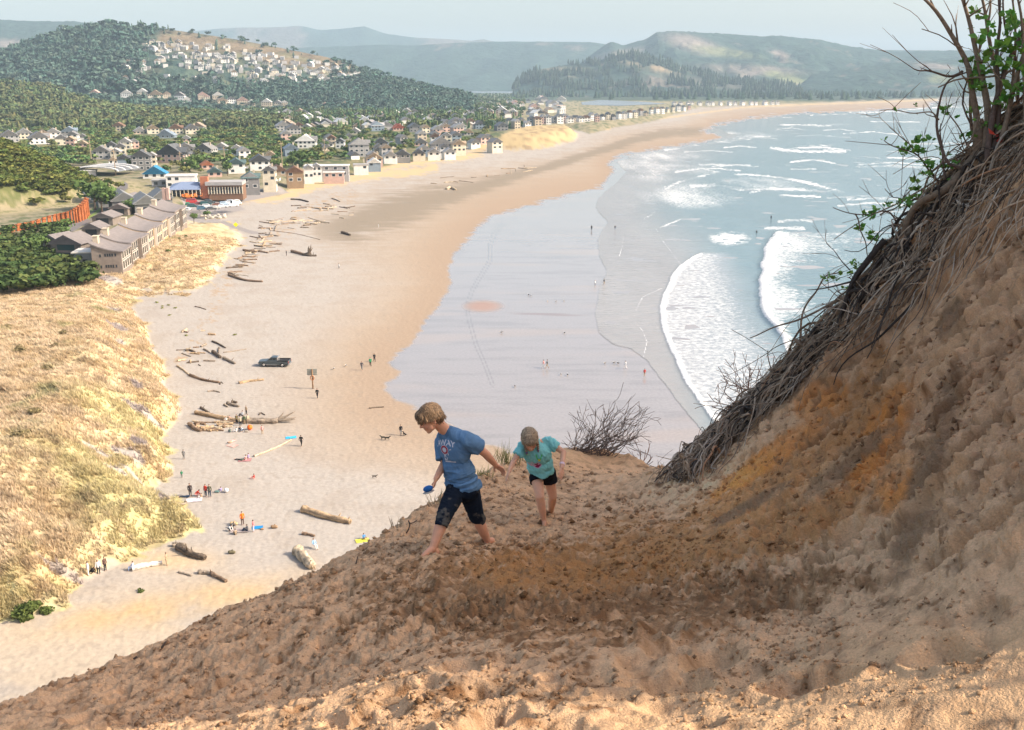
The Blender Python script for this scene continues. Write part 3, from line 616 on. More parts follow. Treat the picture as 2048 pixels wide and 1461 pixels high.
foamb = nt.nodes.new('ShaderNodeBsdfDiffuse'); foamb.inputs[0].default_value = (.66, .66, .65, 1)
ms = nt.nodes.new('ShaderNodeMixShader'); L_.new(ml.outputs[0], ms.inputs[0]); L_.new(b_.outputs[0], ms.inputs[1]); L_.new(foamb.outputs[0], ms.inputs[2])
L_.new(ms.outputs[0], nt.nodes['Material Output'].inputs['Surface'])
o = link('sea', raw_mesh('sea', PSs, [remap[fq]], csea[used], True, extra={'foam': foam[used]}), M_sea)
tag(o, kind='structure')
# estuary water beyond the town
for nm, P in (('estuary_water', [(905, 172), (1025, 173), (1025, 187), (930, 187), (925, 180)]), ('lagoon_water', [(1162, 205), (1200, 200), (1290, 204), (1335, 208), (1240, 212), (1165, 210)])):
    V = np.array([G(a, b, 3.6) for a, b in P]); m_ = MB(); m_.add(V, T=[[0, i + 1, i] for i in range(1, len(V) - 1)])
    tag(m_.obj(nm, cm((.25, .27, .28), .2, .5)), kind='structure')
# air
hz = MB(); hz.box((800, 5500, 309), (26000, 18000, 622)); o = hz.obj('haze', None); o.data.materials.clear()
hm = bpy.data.materials.new('haze_air'); hm.use_nodes = True; nt = hm.node_tree; nt.nodes.remove(nt.nodes['Principled BSDF'])
pv = nt.nodes.new('ShaderNodeVolumePrincipled'); pv.inputs['Color'].default_value = (.63, .835, 1.0, 1); pv.inputs['Density'].default_value = 1.0e-4; pv.inputs['Anisotropy'].default_value = .0
nt.links.new(pv.outputs[0], nt.nodes['Material Output'].inputs['Volume']); o.data.materials.append(hm); o.display_type = 'WIRE'
tag(o, kind='stuff')

# marram grass tufts over the dune, far too many to count
def tufts(name, P, size, cols, label, blades=6, mt=None):
    n = len(P); b = blades; a = RNG.uniform(0, 6.28, (n, b)); r = RNG.uniform(.2, .75, (n, b)) * size[:, None]; h = RNG.uniform(.45, 1.0, (n, b)) * size[:, None]
    wdt = RNG.uniform(.06, .13, (n, b)) * size[:, None]
    base = P[:, None] + np.stack([np.cos(a) * r * .25, np.sin(a) * r * .25, 0 * a], -1)
    lean = np.stack([np.cos(a) * r - .35 * size[:, None], np.sin(a) * r + .1 * size[:, None], h], -1); side = np.stack([-np.sin(a) * wdt, np.cos(a) * wdt, 0 * a], -1)
    V = np.stack([base - side, base + side, base + lean], 2).reshape(-1, 3); T = np.arange(n * b * 3).reshape(-1, 3)
    c = np.repeat(cols, b * 3, 0) * np.tile(np.array([.86, .86, 1.08]), n * b)[:, None]
    m = MB(); m.add(V, T=T, col=c); o = m.obj(name, mt); return tag(o, label, kind='stuff')
M_grass = mat('marram_grass', attr='Col', rough=.85, spec=.1, trans=.3)
yy_ = RNG.uniform(62, 330, 900000) if False else 62 + 268 * RNG.random(700000) ** 1.35; xx_ = RNG.uniform(-.62, .02, 700000) * yy_ 
qx, qy, _ = proj(np.stack([xx_, yy_, 0 * xx_], -1)); sg = sdf(qx, qy, GRASSL); n2 = fbm(xx_ / 6, yy_ / 6, 402, 4); n3 = fbm(xx_ / 1.6, yy_ / 1.6, 403, 3); cl = fbm(xx_ / 3, yy_ / 3, 451, 3)
keep_ = (sg + 16 * n2 + 9 * n3 > 5) & (RNG.random(len(xx_)) < .25 + .75 * ss(-.2, .4, cl)) & (qx > -60)
q_ = np.stack([xx_, yy_], -1)[keep_]; q_ = q_[:85000]; hz_ = ground_h(q_[:, 0], q_[:, 1])
c_ = beach_color(q_[:, 0], q_[:, 1], hz_, *proj(np.stack([q_[:, 0], q_[:, 1], 0 * hz_], -1)))[0]
okk = c_[:, 2] < .282; q_, hz_, c_ = q_[okk], hz_[okk], c_[okk]
tufts('dune_grass', np.stack([q_[:, 0], q_[:, 1], hz_ - .05], -1), RNG.uniform(.35, .85, len(q_)), np.clip(c_ * RNG.uniform(1.0, 1.4, (len(q_), 1)) * np.array([.98, .95, 1.06]), .02, .75), 'straw coloured marram grass covering the dune', mt=M_grass)
# ================================================================ hills
def interp_line(P, xs):
    P = np.array(P, float); return [np.interp(xs, P[:, 0], P[:, k]) for k in range(1, P.shape[1])]
class Hill: pass
def hill(name, ridge, base, x0, x1, nu, nv, colf, mt, rough=.06, seed=1, z0=1.0, back=1.3, prof=1.2, jag=0.0):
    """ridge: (px, py, distance) skyline; base: (px, distance) foot line; a real relief at its own distance"""
    xs = np.linspace(x0, x1, nu); py_, D_ = interp_line(ridge, xs); B_, = interp_line(base, xs)
    if jag: py_ = py_ - jag * np.abs(fbm(xs / 6, xs * 0, seed + 5, 3))
    t = rdir(xs, py_); P = CAM + t * (D_ / t[:, 1])[:, None]
    v = np.concatenate([np.linspace(0, 1, nv), 1 + np.linspace(.08, 1, 8)])
    vv, _ = np.meshgrid(v, xs, indexing='ij'); vv = vv.T
    a = np.minimum(vv, 1); bk = np.maximum(vv - 1, 0)
    yb = B_; xt = P[:, 0]; xb = xt * (B_ / P[:, 1]) ** .85
    y = yb[:, None] + (P[:, 1] - yb)[:, None] * a + bk * (P[:, 2] * back * 2.2)[:, None]
    x = xb[:, None] + (xt - xb)[:, None] * a
    zt = P[:, 2][:, None]
    sc_ = float(np.mean(P[:, 2])) * 1.2
    nz = fbm(x / sc_ / 1.1, y / sc_ / 1.1, seed, 5, .55) + .35 * (1 - 2 * np.abs(fbm(x / sc_ * 2.2, y / sc_ * 1.6, seed + 9, 4)))
    z = z0 + (zt - z0) * (a ** prof) * (1 - ss(0, 1, bk)) + zt * rough * nz * np.sin(np.pi * np.clip(a, 0, 1)) * 2.0 + zt * rough * .3 * nz * (bk > 0)
    Pm = np.stack([x, y, z], -1)
    hp = Hill(); hp.P = Pm[:, :nv]; hp.px, hp.py, hp.d = proj(hp.P)
    flat = Pm.reshape(-1, 3); qx, qy, qd = proj(flat)
    c = colf(flat, qx, qy)
    o = link(name, raw_mesh(name, flat, [grid_faces(*x.shape)], np.clip(c, .01, 1), True), mt); tag(o, kind='structure')
    return hp
def on_hill(hp, px, py):
    i = int(np.argmin(np.abs(hp.px[:, -1] - px))); j = int(np.argmin(np.abs(hp.py[i] - py) + 3 * np.abs(hp.px[i] - px)))
    best = np.argmin((hp.px[max(0, i - 25):i + 26] - px) ** 2 + (hp.py[max(0, i - 25):i + 26] - py) ** 2)
    sub = hp.P[max(0, i - 25):i + 26].reshape(-1, 3)
    return sub[best]
M_hill = mat('wooded_hill', attr='Col', rough=1, spec=.05, var=.3, vscale=.02, bump=1.0, bscale=.03, bdist=12, detail=8)
def mixc(c, e, f): f = np.clip(f, 0, 1)[:, None]; return c * (1 - f) + np.asarray(e, float)[None] * f
GRN = np.array([.04, .068, .055]); TAN = np.array([.26, .20, .13]); CLR = np.array([.22, .185, .155]); MEAD = np.array([.16, .17, .085])
def forest_col(seed, clear=.35, s=260):
    def f(P, qx, qy):
        n = fbm(P[:, 0] / s, P[:, 1] / s, seed, 5, .6); n2 = fbm(P[:, 0] / s * 4, P[:, 1] / s * 4, seed + 3, 4)
        c = np.repeat(GRN[None], len(P), 0) * (1 + .4 * n2)[:, None]
        c = mixc(c, CLR * .7, ss(clear, clear + .12, n + .25 * n2) * .8)
        return c
    return f
def blobp(qx, qy, a, b, rx, ry, ang=0.0, p=2):
    ca, sa = math.cos(ang), math.sin(ang); dx, dy = qx - a, qy - b
    return np.exp(-(((dx * ca + dy * sa) / rx) ** 2 + ((-dx * sa + dy * ca) / ry) ** 2) ** p)
hill('far_mountains', [(-600, 60, 9000), (300, 70, 9000), (400, 62, 9000), (440, 58, 9000), (480, 56, 9000), (560, 55, 9000), (600, 52, 9000), (640, 61, 9000), (690, 58, 9000), (728, 53, 9000), (770, 68, 9000), (830, 76, 9000), (900, 79, 9000), (950, 83, 9000), (962, 78, 9000), (1000, 86, 9000), (1120, 90, 9000), (1400, 100, 9000), (2600, 110, 9000)],
     [(-600, 7600), (2600, 7600)], -600, 2500, 260, 14, forest_col(61, .1, 900), M_hill, .05, 3, jag=1)
hill('blue_mountains', [(-400, 110, 6900), (500, 105, 6900), (600, 96, 6900), (700, 93, 6900), (760, 90, 6900), (830, 92, 6900), (880, 88, 6900), (950, 85, 6900), (1000, 84, 6900), (1100, 84, 6900), (1180, 85, 6900), (1260, 95, 6900), (2600, 110, 6900)],
     [(-400, 5700), (2600, 5700)], -400, 2500, 260, 20, forest_col(71, .45, 500), M_hill, .07, 5, jag=1.5)
def c_left(P, qx, qy):
    c = forest_col(81, .5, 300)(P, qx, qy)
    c = mixc(c, CLR, blobp(qx, qy, 40, 88, 130, 8, 0)); c = mixc(c, CLR * .9, blobp(qx, qy, 0, 112, 55, 12, -.1)); return c
hill('left_ridge', [(-600, 30, 5200), (-100, 38, 5200), (0, 40, 5200), (60, 43, 5200), (150, 44, 5200), (220, 50, 5200), (300, 56, 5400), (400, 120, 5600)], [(-600, 3200), (400, 3200)], -600, 400, 140, 24, c_left, M_hill, .05, 7, jag=3)
def c_mass(P, qx, qy):
    c = forest_col(91, .38, 300)(P, qx, qy)
    c = mixc(c, CLR, blobp(qx, qy, 1385, 88, 60, 16, .25)); c = mixc(c, MEAD * 1.2, blobp(qx, qy, 1450, 105, 70, 9, .15) * .8)
    c = mixc(c, CLR, blobp(qx, qy, 1560, 108, 24, 6, .3)); c = mixc(c, CLR * .9, blobp(qx, qy, 1500, 140, 110, 10, .05) * .8)
    c = mixc(c, CLR, blobp(qx, qy, 1240, 110, 60, 10, -.2) * .7); c = mixc(c, MEAD * 1.25, blobp(qx, qy, 1575, 158, 50, 9, .3)); c = mixc(c, CLR * 1.05, blobp(qx, qy, 1610, 175, 70, 6, .1)); c = mixc(c, CLR * 1.05, blobp(qx, qy, 1510, 146, 40, 5, -.3)); return c
H_mass = hill('right_massif', [(1080, 170, 5600), (1120, 150, 5600), (1160, 128, 5600), (1180, 112, 5600), (1200, 98, 5600), (1215, 87, 5600), (1228, 85, 5600), (1245, 92, 5600), (1290, 80, 5600), (1312, 66, 5600), (1350, 63, 5600), (1420, 67, 5600), (1480, 70, 5600), (1520, 74, 5600), (1560, 72, 5600), (1600, 77, 5600), (1640, 80, 5600), (1690, 92, 5600), (1720, 97, 5600), (1800, 105, 5600), (1850, 104, 5600), (1900, 102, 5600), (2100, 99, 5600), (2700, 92, 5600)],
     [(1080, 4000), (2700, 4000)], 1080, 2700, 300, 46, c_mass, M_hill, .09, 9, jag=3)
def c_front(P, qx, qy):
    n = fbm(P[:, 0] / 120, P[:, 1] / 120, 55, 4)
    c = forest_col(95, .25, 200)(P, qx, qy)
    c = mixc(c, TAN * 1.0, blobp(qx, qy, 1300, 130, 75, 12, .2) * ss(-.3, .2, n)); c = mixc(c, TAN, blobp(qx, qy, 1130, 145, 60, 10, .0) * .8 * ss(-.3, .2, n)); c = mixc(c, CLR * .8, blobp(qx, qy, 1400, 165, 120, 10, .1) * .5); return c
H_front = hill('front_ridge', [(1025, 172, 4100), (1045, 158, 4100), (1080, 140, 4100), (1130, 131, 4100), (1180, 126, 4100), (1220, 116, 4100), (1245, 108, 4100), (1275, 107, 4100), (1320, 120, 4100), (1370, 138, 4100), (1420, 152, 4100), (1500, 164, 4100), (1600, 172, 4100)],
     [(1025, 3500), (1600, 3500)], 1025, 1600, 160, 26, c_front, M_hill, .07, 13, jag=4)
hill('right_wooded_ridge', [(1580, 175, 4500), (1620, 150, 4500), (1700, 138, 4500), (1760, 130, 4500), (1830, 124, 4500), (1900, 121, 4500), (2100, 119, 4500), (2700, 130, 4500)], [(1580, 3900), (2700, 3900)], 1580, 2700, 180, 22,
     lambda P, qx, qy: mixc(mixc(forest_col(99, .42, 180)(P, qx, qy), MEAD, blobp(qx, qy, 1880, 158, 26, 9)), CLR, blobp(qx, qy, 1870, 133, 46, 6, .1)), M_hill, .08, 15, jag=4)
def c_town(P, qx, qy):
    n = fbm(P[:, 0] / 60, P[:, 1] / 60, 57, 4)
    c = np.repeat((GRN * 1.1)[None], len(P), 0) * (1 + .3 * n)[:, None]
    dl, _ = dline(qx, qy, [(330, 82), (430, 88), (520, 104), (600, 118), (690, 134)])
    c = mixc(c, TAN * .7, ss(26, 10, dl + 8 * n) * ss(290, 330, qx))
    c = mixc(c, np.array([.17, .16, .09]), ss(-.1, .5, n) * ss(230, 330, qx) * .7); return c
H_town = hill('town_hill', [(-500, 135, 2250), (-120, 128, 2250), (0, 108, 2250), (45, 92, 2250), (95, 73, 2250), (135, 60, 2250), (170, 56, 2250), (215, 56, 2250), (270, 52, 2250), (310, 54, 2250), (350, 61, 2250), (400, 68, 2250), (470, 79, 2250), (540, 92, 2250), (600, 104, 2250), (650, 114, 2250), (690, 124, 2250), (740, 142, 2200), (790, 160, 2150), (850, 174, 2100), (910, 188, 2050), (950, 196, 2000)],
     [(-500, 1550), (950, 1700)], -500, 950, 330, 60, c_town, M_hill, .045, 17)
H_for = hill('forest_rise', [(-500, 150, 1520), (-100, 162, 1520), (0, 168, 1520), (60, 172, 1520), (110, 180, 1480), (150, 198, 1450), (200, 212, 1400), (260, 220, 1380), (330, 226, 1360), (420, 234, 1320), (560, 242, 1200)],
     [(-500, 1000), (560, 1080)], -500, 560, 200, 30, lambda P, qx, qy: np.repeat((GRN * 1.3)[None], len(P), 0), M_hill, .03, 19, z0=3)
# ================================================================ trees
def conifer_tmpl(rng, layers=4, k=7):
    m = MB(); 
    for i in range(layers):
        zb = .08 + .8 * i / layers; zt = min(1.0, zb + .42); r = .26 * (1 - i / layers * .78)
        a = np.arange(k) * 2 * math.pi / k + rng.uniform(0, 6); rr = r * rng.uniform(.6, 1.15, k)
        V = [[0, 0, zt]] + [[rr[j] * math.cos(a[j]), rr[j] * math.sin(a[j]), zb + rng.uniform(-.05, .06)] for j in range(k)]
        m.add(V, T=[[0, 1 + j, 1 + (j + 1) % k] for j in range(k)], col=(1, 1, 1) if i % 2 else (.8, .85, .8))
    m.tube([[0, 0, -.03], [0, 0, .2]], [.02, .015], 4, col=(1.2, .8, .6))
    return np.concatenate(m.V), np.concatenate(m.Ft), np.concatenate(m.C)
def leafy_tmpl(rng, n=46, size=.17, flat=.75, trunk=True, lobes=5):
    """crown of leaf-clump faces through the volume of a few lobes"""
    C = [np.array([rng.uniform(-.22, .22), rng.uniform(-.22, .22), rng.uniform(.5, .78)]) for _ in range(lobes)]
    V = []; T = []; K = []
    for i in range(n):
        c = C[rng.integers(lobes)]; d = rng.normal(size=3); d /= np.linalg.norm(d); rr = .27 * rng.uniform(.6, 1.05)
        p = c + d * rr * np.array([1, 1, flat]); nrm = d + rng.normal(size=3) * .5; nrm /= np.linalg.norm(nrm)
        u = np.cross(nrm, [.3, .2, 1]); u /= np.linalg.norm(u); v = np.cross(nrm, u); s_ = size * rng.uniform(.6, 1.3)
        b = len(V); a0 = rng.uniform(0, 6)
        for q in range(4):
            aa = a0 + q * 1.571; V.append(p + (u * math.cos(aa) + v * math.sin(aa)) * s_ * rng.uniform(.6, 1.1))
        T += [[b, b + 1, b + 2], [b, b + 2, b + 3]]; K += [[rng.uniform(.7, 1.25)] * 3] * 4
    return np.array(V), np.array(T), np.array(K)
def scatter(name, P, Hs, tm, cols, mt, label=None, kind='stuff', wid=None):
    """many trees nobody could count, one mesh"""
    m = MB(); P = np.asarray(P); Hs = np.asarray(Hs); n = len(P); pick = RNG.integers(len(tm), size=n)
    for t, (V, T, C) in enumerate(tm):
        s_ = pick == t; k = s_.sum()
        if not k: continue
        a = RNG.uniform(0, 6.28, k); ca, sa = np.cos(a)[:, None], np.sin(a)[:, None]; h = Hs[s_][:, None]; ww = h * (1 if wid is None else wid) * RNG.uniform(.8, 1.25, (k, 1))
        x = (V[None, :, 0] * ca - V[None, :, 1] * sa) * ww; y = (V[None, :, 0] * sa + V[None, :, 1] * ca) * ww; z = V[None, :, 2] * h
        W = np.stack([x, y, z], -1) + P[s_][:, None]
        c = np.asarray(cols)[s_][:, None] * C[None]
        TT = (T[None] + (np.arange(k) * len(V))[:, None, None]).reshape(-1, 3)
        m.add(W.reshape(-1, 3), T=TT, col=c.reshape(-1, 3))
    o = m.obj(name, mt); tag(o, label, None, None, kind); return o
M_leafF = mat('far_foliage', attr='Col', rough=.9, spec=.1)
CT_ = [conifer_tmpl(RNG) for _ in range(6)]; LT_ = [leafy_tmpl(RNG) for _ in range(6)]; LT2_ = [leafy_tmpl(RNG, 90, .12) for _ in range(5)]
def tree_cols(n, base, var=.25, warm=.12):
    b = np.array(base)[None] * RNG.uniform(1 - var, 1 + var, (n, 1)); b[:, 0] *= RNG.uniform(1 - warm, 1 + warm * 2.5, n); return b
def hill_pts(hp, n, dens):
    i = RNG.integers(hp.P.shape[0] - 1, size=n * 3); j = RNG.integers(hp.P.shape[1] - 1, size=n * 3); a = RNG.random((n * 3, 1)); b = RNG.random((n * 3, 1))
    P = (hp.P[i, j] * (1 - a) + hp.P[i + 1, j] * a) * (1 - b) + (hp.P[i, j + 1] * (1 - a) + hp.P[i + 1, j + 1] * a) * b
    qx, qy, _ = proj(P); k = RNG.random(len(P)) < dens(qx, qy, P)
    return P[k][:n]
def d_town(qx, qy, P):
    n = fbm(P[:, 0] / 50, P[:, 1] / 50, 66, 4)
    left = ss(320, 250, qx + 30 * n); low = ss(150, 172, qy + 12 * n + .0 * qx); right = ss(640, 760, qx)
    houses = ss(230, 280, qx) * ss(700, 640, qx) * ss(80, 92, qy) * ss(172, 160, qy)
    d = np.maximum.reduce([left, low * .95, right * .9, ss(.25, .5, n) * .35, ss(9, 3, qy - np.interp(qx, [200, 350, 470, 600, 690, 790, 950], [58, 62, 80, 105, 118, 150, 190])) * .25])
    sh = np.interp(qx, [120, 250, 440, 560, 700], [184, 194, 202, 214, 216]); shelf = ss(-5, -1, qy - sh) * ss(16, 8, qy - sh) * (qx > 115) * (qx < 600)
    return d * (1 - houses * .35) * (1 - .88 * shelf)
P_ = hill_pts(H_town, 12000, d_town); n_ = len(P_)
hh = RNG.uniform(8, 17, n_) * np.where(proj(P_)[0] < 320, 1.1, .8) * RNG.uniform(.8, 1.25, n_)
scatter('hill_forest', P_, hh * .85, CT_[:3] + LT_[:4], tree_cols(n_, (.065, .115, .085), .35), M_leafF, 'conifer wood covering the hill behind the town', wid=1.35)
P_ = hill_pts(H_for, 6500, lambda qx, qy, P: np.full(len(qx), .9)); n_ = len(P_)
scatter('spruce_forest', P_, RNG.uniform(6, 11, n_), CT_[:3] + LT_[:3], tree_cols(n_, (.095, .125, .05), .35, .15), M_leafF, 'olive green conifer wood on the rise at the left', wid=1.35)
def flat_pts(n, x0, x1, y0, y1, dens, z=3.0):
    # even over the land, not over the picture
    ya = 52 * F / (y1 - 165); yb = 52 * F / (y0 - 165)
    yy_ = RNG.uniform(ya, yb, n * 8); xx_ = RNG.uniform((x0 - 1024) / F * yb if x0 < 1024 else 0, (x1 - 1024) / F * yb if x1 > 1024 else 0, n * 8)
    P = np.stack([xx_, yy_, 0 * xx_ + z], -1); qx, qy, _ = proj(P)
    k = (qx > x0) & (qx < x1) & (qy > y0) & (qy < y1); k &= RNG.random(len(P)) < np.where(k, dens(qx, qy, P), 0)
    return P[k][:n]
def d_flat(qx, qy, P):
    n = fbm(P[:, 0] / 45, P[:, 1] / 45, 68, 4)
    lim = sdf(qx, qy, INLAND)
    band = ss(262, 246, qy + 3 * n - ss(500, 900, qx) * 8) * ss(1050, 900, qx) * ss(195, 210, qy)
    town = ss(-.3, .35, n) * .6
    return np.maximum(band, town) * (lim > 3)
P_ = flat_pts(12000, -300, 1050, 190, 262, d_flat); n_ = len(P_)
scatter('pine_wood', P_, RNG.uniform(7, 12, n_), CT_ + LT_[:3], tree_cols(n_, (.075, .125, .05), .35, .2), M_leafF, 'dark pine wood between the hill and the town')
P_ = flat_pts(3600, 1030, 2100, 178, 201, lambda qx, qy, P: (sdf(qx, qy, INLAND) > 1.2) * ss(203.5, 201, qy + (qx - 1300) * .002) * np.where((qy > 196) & (qx < 1345), .25, 1.0)); n_ = len(P_)
scatter('spit_forest', P_, RNG.uniform(16, 26, n_), CT_, tree_cols(n_, (.04, .07, .04)), M_leafF, 'dark conifer belt on the spit below the far hills', wid=1.6)
for hp, n, nm, lb in ((H_front, 1500, 'ridge_wood', 'scattered conifers on the tawny ridge beyond the spit'),):
    P_ = hill_pts(hp, n, lambda qx, qy, P: ss(-.1, .4, fbm(P[:, 0] / 120, P[:, 1] / 120, 55, 4) * -1)); scatter(nm, P_, RNG.uniform(18, 32, len(P_)), CT_, tree_cols(len(P_), (.045, .07, .045)), M_leafF, lb)
# ================================================================ buildings
CO = dict(grey=(.21, .205, .2), dgrey=(.12, .125, .13), lgrey=(.36, .35, .34), brown=(.2, .12, .08), tan=(.35, .27, .19), white=(.72, .70, .66), teal=(.10, .15, .15), blue=(.05, .22, .38), bluegrey=(.22, .27, .32), pink=(.55, .38, .32), beige=(.5, .42, .32), red=(.35, .1, .06), yellow=(.6, .5, .25), cream=(.62, .56, .44), wood=(.28, .2, .13), slate=(.16, .17, .18), salmon=(.45, .18, .1), green=(.12, .2, .14))
M_win = cm((.035, .045, .055), .15, .5)
WORD = dict(grey='grey', dgrey='dark grey', lgrey='light grey', brown='brown', tan='tan', white='white', teal='dark teal', blue='bright blue', bluegrey='blue-grey', pink='pinkish', beige='beige', red='red', yellow='yellow', cream='cream', wood='wooden', slate='slate', salmon='salmon', green='green')
def rcol(n, s=.04, rnd=random): return tuple(round(min(1, c * (1 + rnd.uniform(-s, s) * 3)), 2) for c in CO[n])
def wallm(n): return cm(CO[n], .85, .15, var=.12, vscale=.6)
def roofm(n): return cm(CO[n], .85, .15, var=.18, vscale=.9)
def gable(w, l, h, rh, ov=.45, t=.18, hip=0.0):
    """roof solid: ridge along y; w across x"""
    m = MB(); a = w / 2 + ov; b = l / 2 + ov; k = hip * w / 2
    sl_ = rh / (w / 2); z0 = h - ov * sl_
    V = [[-a, -b, z0], [a, -b, z0], [a, b, z0], [-a, b, z0], [0, -b + k, h + rh], [0, b - k, h + rh]]
    V += [[x, y, z - t] for x, y, z in V]
    m.add(V, Q=[[1, 2, 5, 4], [3, 0, 4, 5], [7, 10, 11, 8], [9, 11, 10, 6], [0, 3, 9, 6], [2, 1, 7, 8]], T=[[0, 1, 4], [2, 3, 5], [7, 6, 10], [9, 8, 11]])
    return m
def wallbox(w, l, h, rh, flat=False):
    m = MB(); a, b = w / 2, l / 2
    V = [[-a, -b, -3], [a, -b, -3], [a, b, -3], [-a, b, -3], [-a, -b, h], [a, -b, h], [a, b, h], [-a, b, h]]
    Q = [[0, 1, 5, 4], [1, 2, 6, 5], [2, 3, 7, 6], [3, 0, 4, 7]]; T = []
    if flat: Q.append([4, 5, 6, 7])
    else: V += [[0, -b, h + rh - .2], [0, b, h + rh - .2]]; T = [[4, 5, 8], [6, 7, 9]]; Q += [[5, 6, 9, 8], [7, 4, 8, 9]]
    return m.add(V, Q, T)
def house(px, py, wpx, lr=1.3, st=2, rot=0.0, roof='grey', wall='white', label=None, place='', z=3.0, group='houses of the beach town', flat=False, hip=0.0, parts=True, P=None, cat='house', rh=None, name='house', chim=False, balc=False):
    p = G(px, py, z) if P is None else np.array(P, float)
    if wpx > 36: st = max(st, 1)
    d = proj(p)[2]; w = wpx * d / F; l = w * lr; h = 2.75 * st; rh = (w * .32 if rh is None else rh); rz_ = R(rot)
    if label is None: label = f'{WORD[roof]}-roofed {WORD[wall]} house {place}'
    if not parts:
        m = MB(); a = wallbox(w, l, h, rh, flat); m.add(np.concatenate(a.V), np.concatenate(a.Fq), (np.concatenate(a.Ft) if a.Ft else None), m=0)
        if not flat: g = gable(w, l, h, rh, hip=hip); m.add(np.concatenate(g.V), np.concatenate(g.Fq), np.concatenate(g.Ft), m=1)
        else: m.box((0, 0, h + .15), (w + .6, l + .6, .35), m=1)
        for s_ in range(st):
            n = max(2, int(w / 3))
            for k in range(n): m.box((-w / 2 + w * (k + .5) / n, -l / 2, 1.5 + 2.75 * s_), (w / n * .5, .1, 1.3), m=2)
            n = max(2, int(l / 3))
            for k in range(n): m.box((w / 2, -l / 2 + l * (k + .5) / n, 1.5 + 2.75 * s_), (.1, l / n * .5, 1.3), m=2)
        o = m.obj(name, [wallm(wall), roofm(roof), M_win], loc=p); o.rotation_euler.z = rz_
        return tag(o, label, cat, group)
    e = empty(name, p, rz_); tag(e, label, cat, group)
    wallbox(w, l, h, rh, flat).obj('wall', wallm(wall), e)
    if flat:
        m = MB(); m.box((0, 0, h + .2), (w + .7, l + .7, .4)); rf = m.obj('roof', roofm(roof), e)
    else: rf = gable(w, l, h, rh, hip=hip).obj('roof', roofm(roof), e)
    if chim: MB().box((w * .22, l * .1, h + rh * .8), (.9, .9, 2.2)).obj('chimney', wallm('beige'), rf)
    wm = None
    for side in (0, 1):
        L = w if side == 0 else l; n = max(2, min(5, int(L / 3.2)))
        for s_ in range(st):
            for k in range(n):
                if random.random() < .12: continue
                u = -L / 2 + L * (k + .5) / n; zc = 1.55 + 2.75 * s_; ww = min(1.7, L / n * .55)
                m = MB(); f = MB()
                if side == 0: m.box((u, -l / 2 - .02, zc), (ww, .08, 1.35)); f.box((u, -l / 2 - .0, zc), (ww + .35, .06, 1.7))
                else: m.box((w / 2 + .02, u, zc), (.08, ww, 1.35)); f.box((w / 2 + .0, u, zc), (.06, ww + .35, 1.7))
                wo = m.obj('window', M_win, e)
                if wpx > 30: f.obj('frame', wallm('white'), wo)
    if balc:
        m = MB(); m.box((w / 2 + .9, 0, 2.8), (1.8, l * .9, .15)); m.box((w / 2 + 1.75, 0, 3.4), (.08, l * .9, .9)); m.obj('balcony', wallm('white'), e)
    if not flat and st > 1 and wpx > 24 and random.random() < .5:
        g = gable(w * .35, w * .5, 0, w * .14); V = np.concatenate(g.V) @ rz3(math.pi / 2).T + np.array([w * .3, -l * .15, h + rh * .25]); MB().add(V, np.concatenate(g.Fq), np.concatenate(g.Ft)).obj('dormer', roofm(roof), rf)
    return e
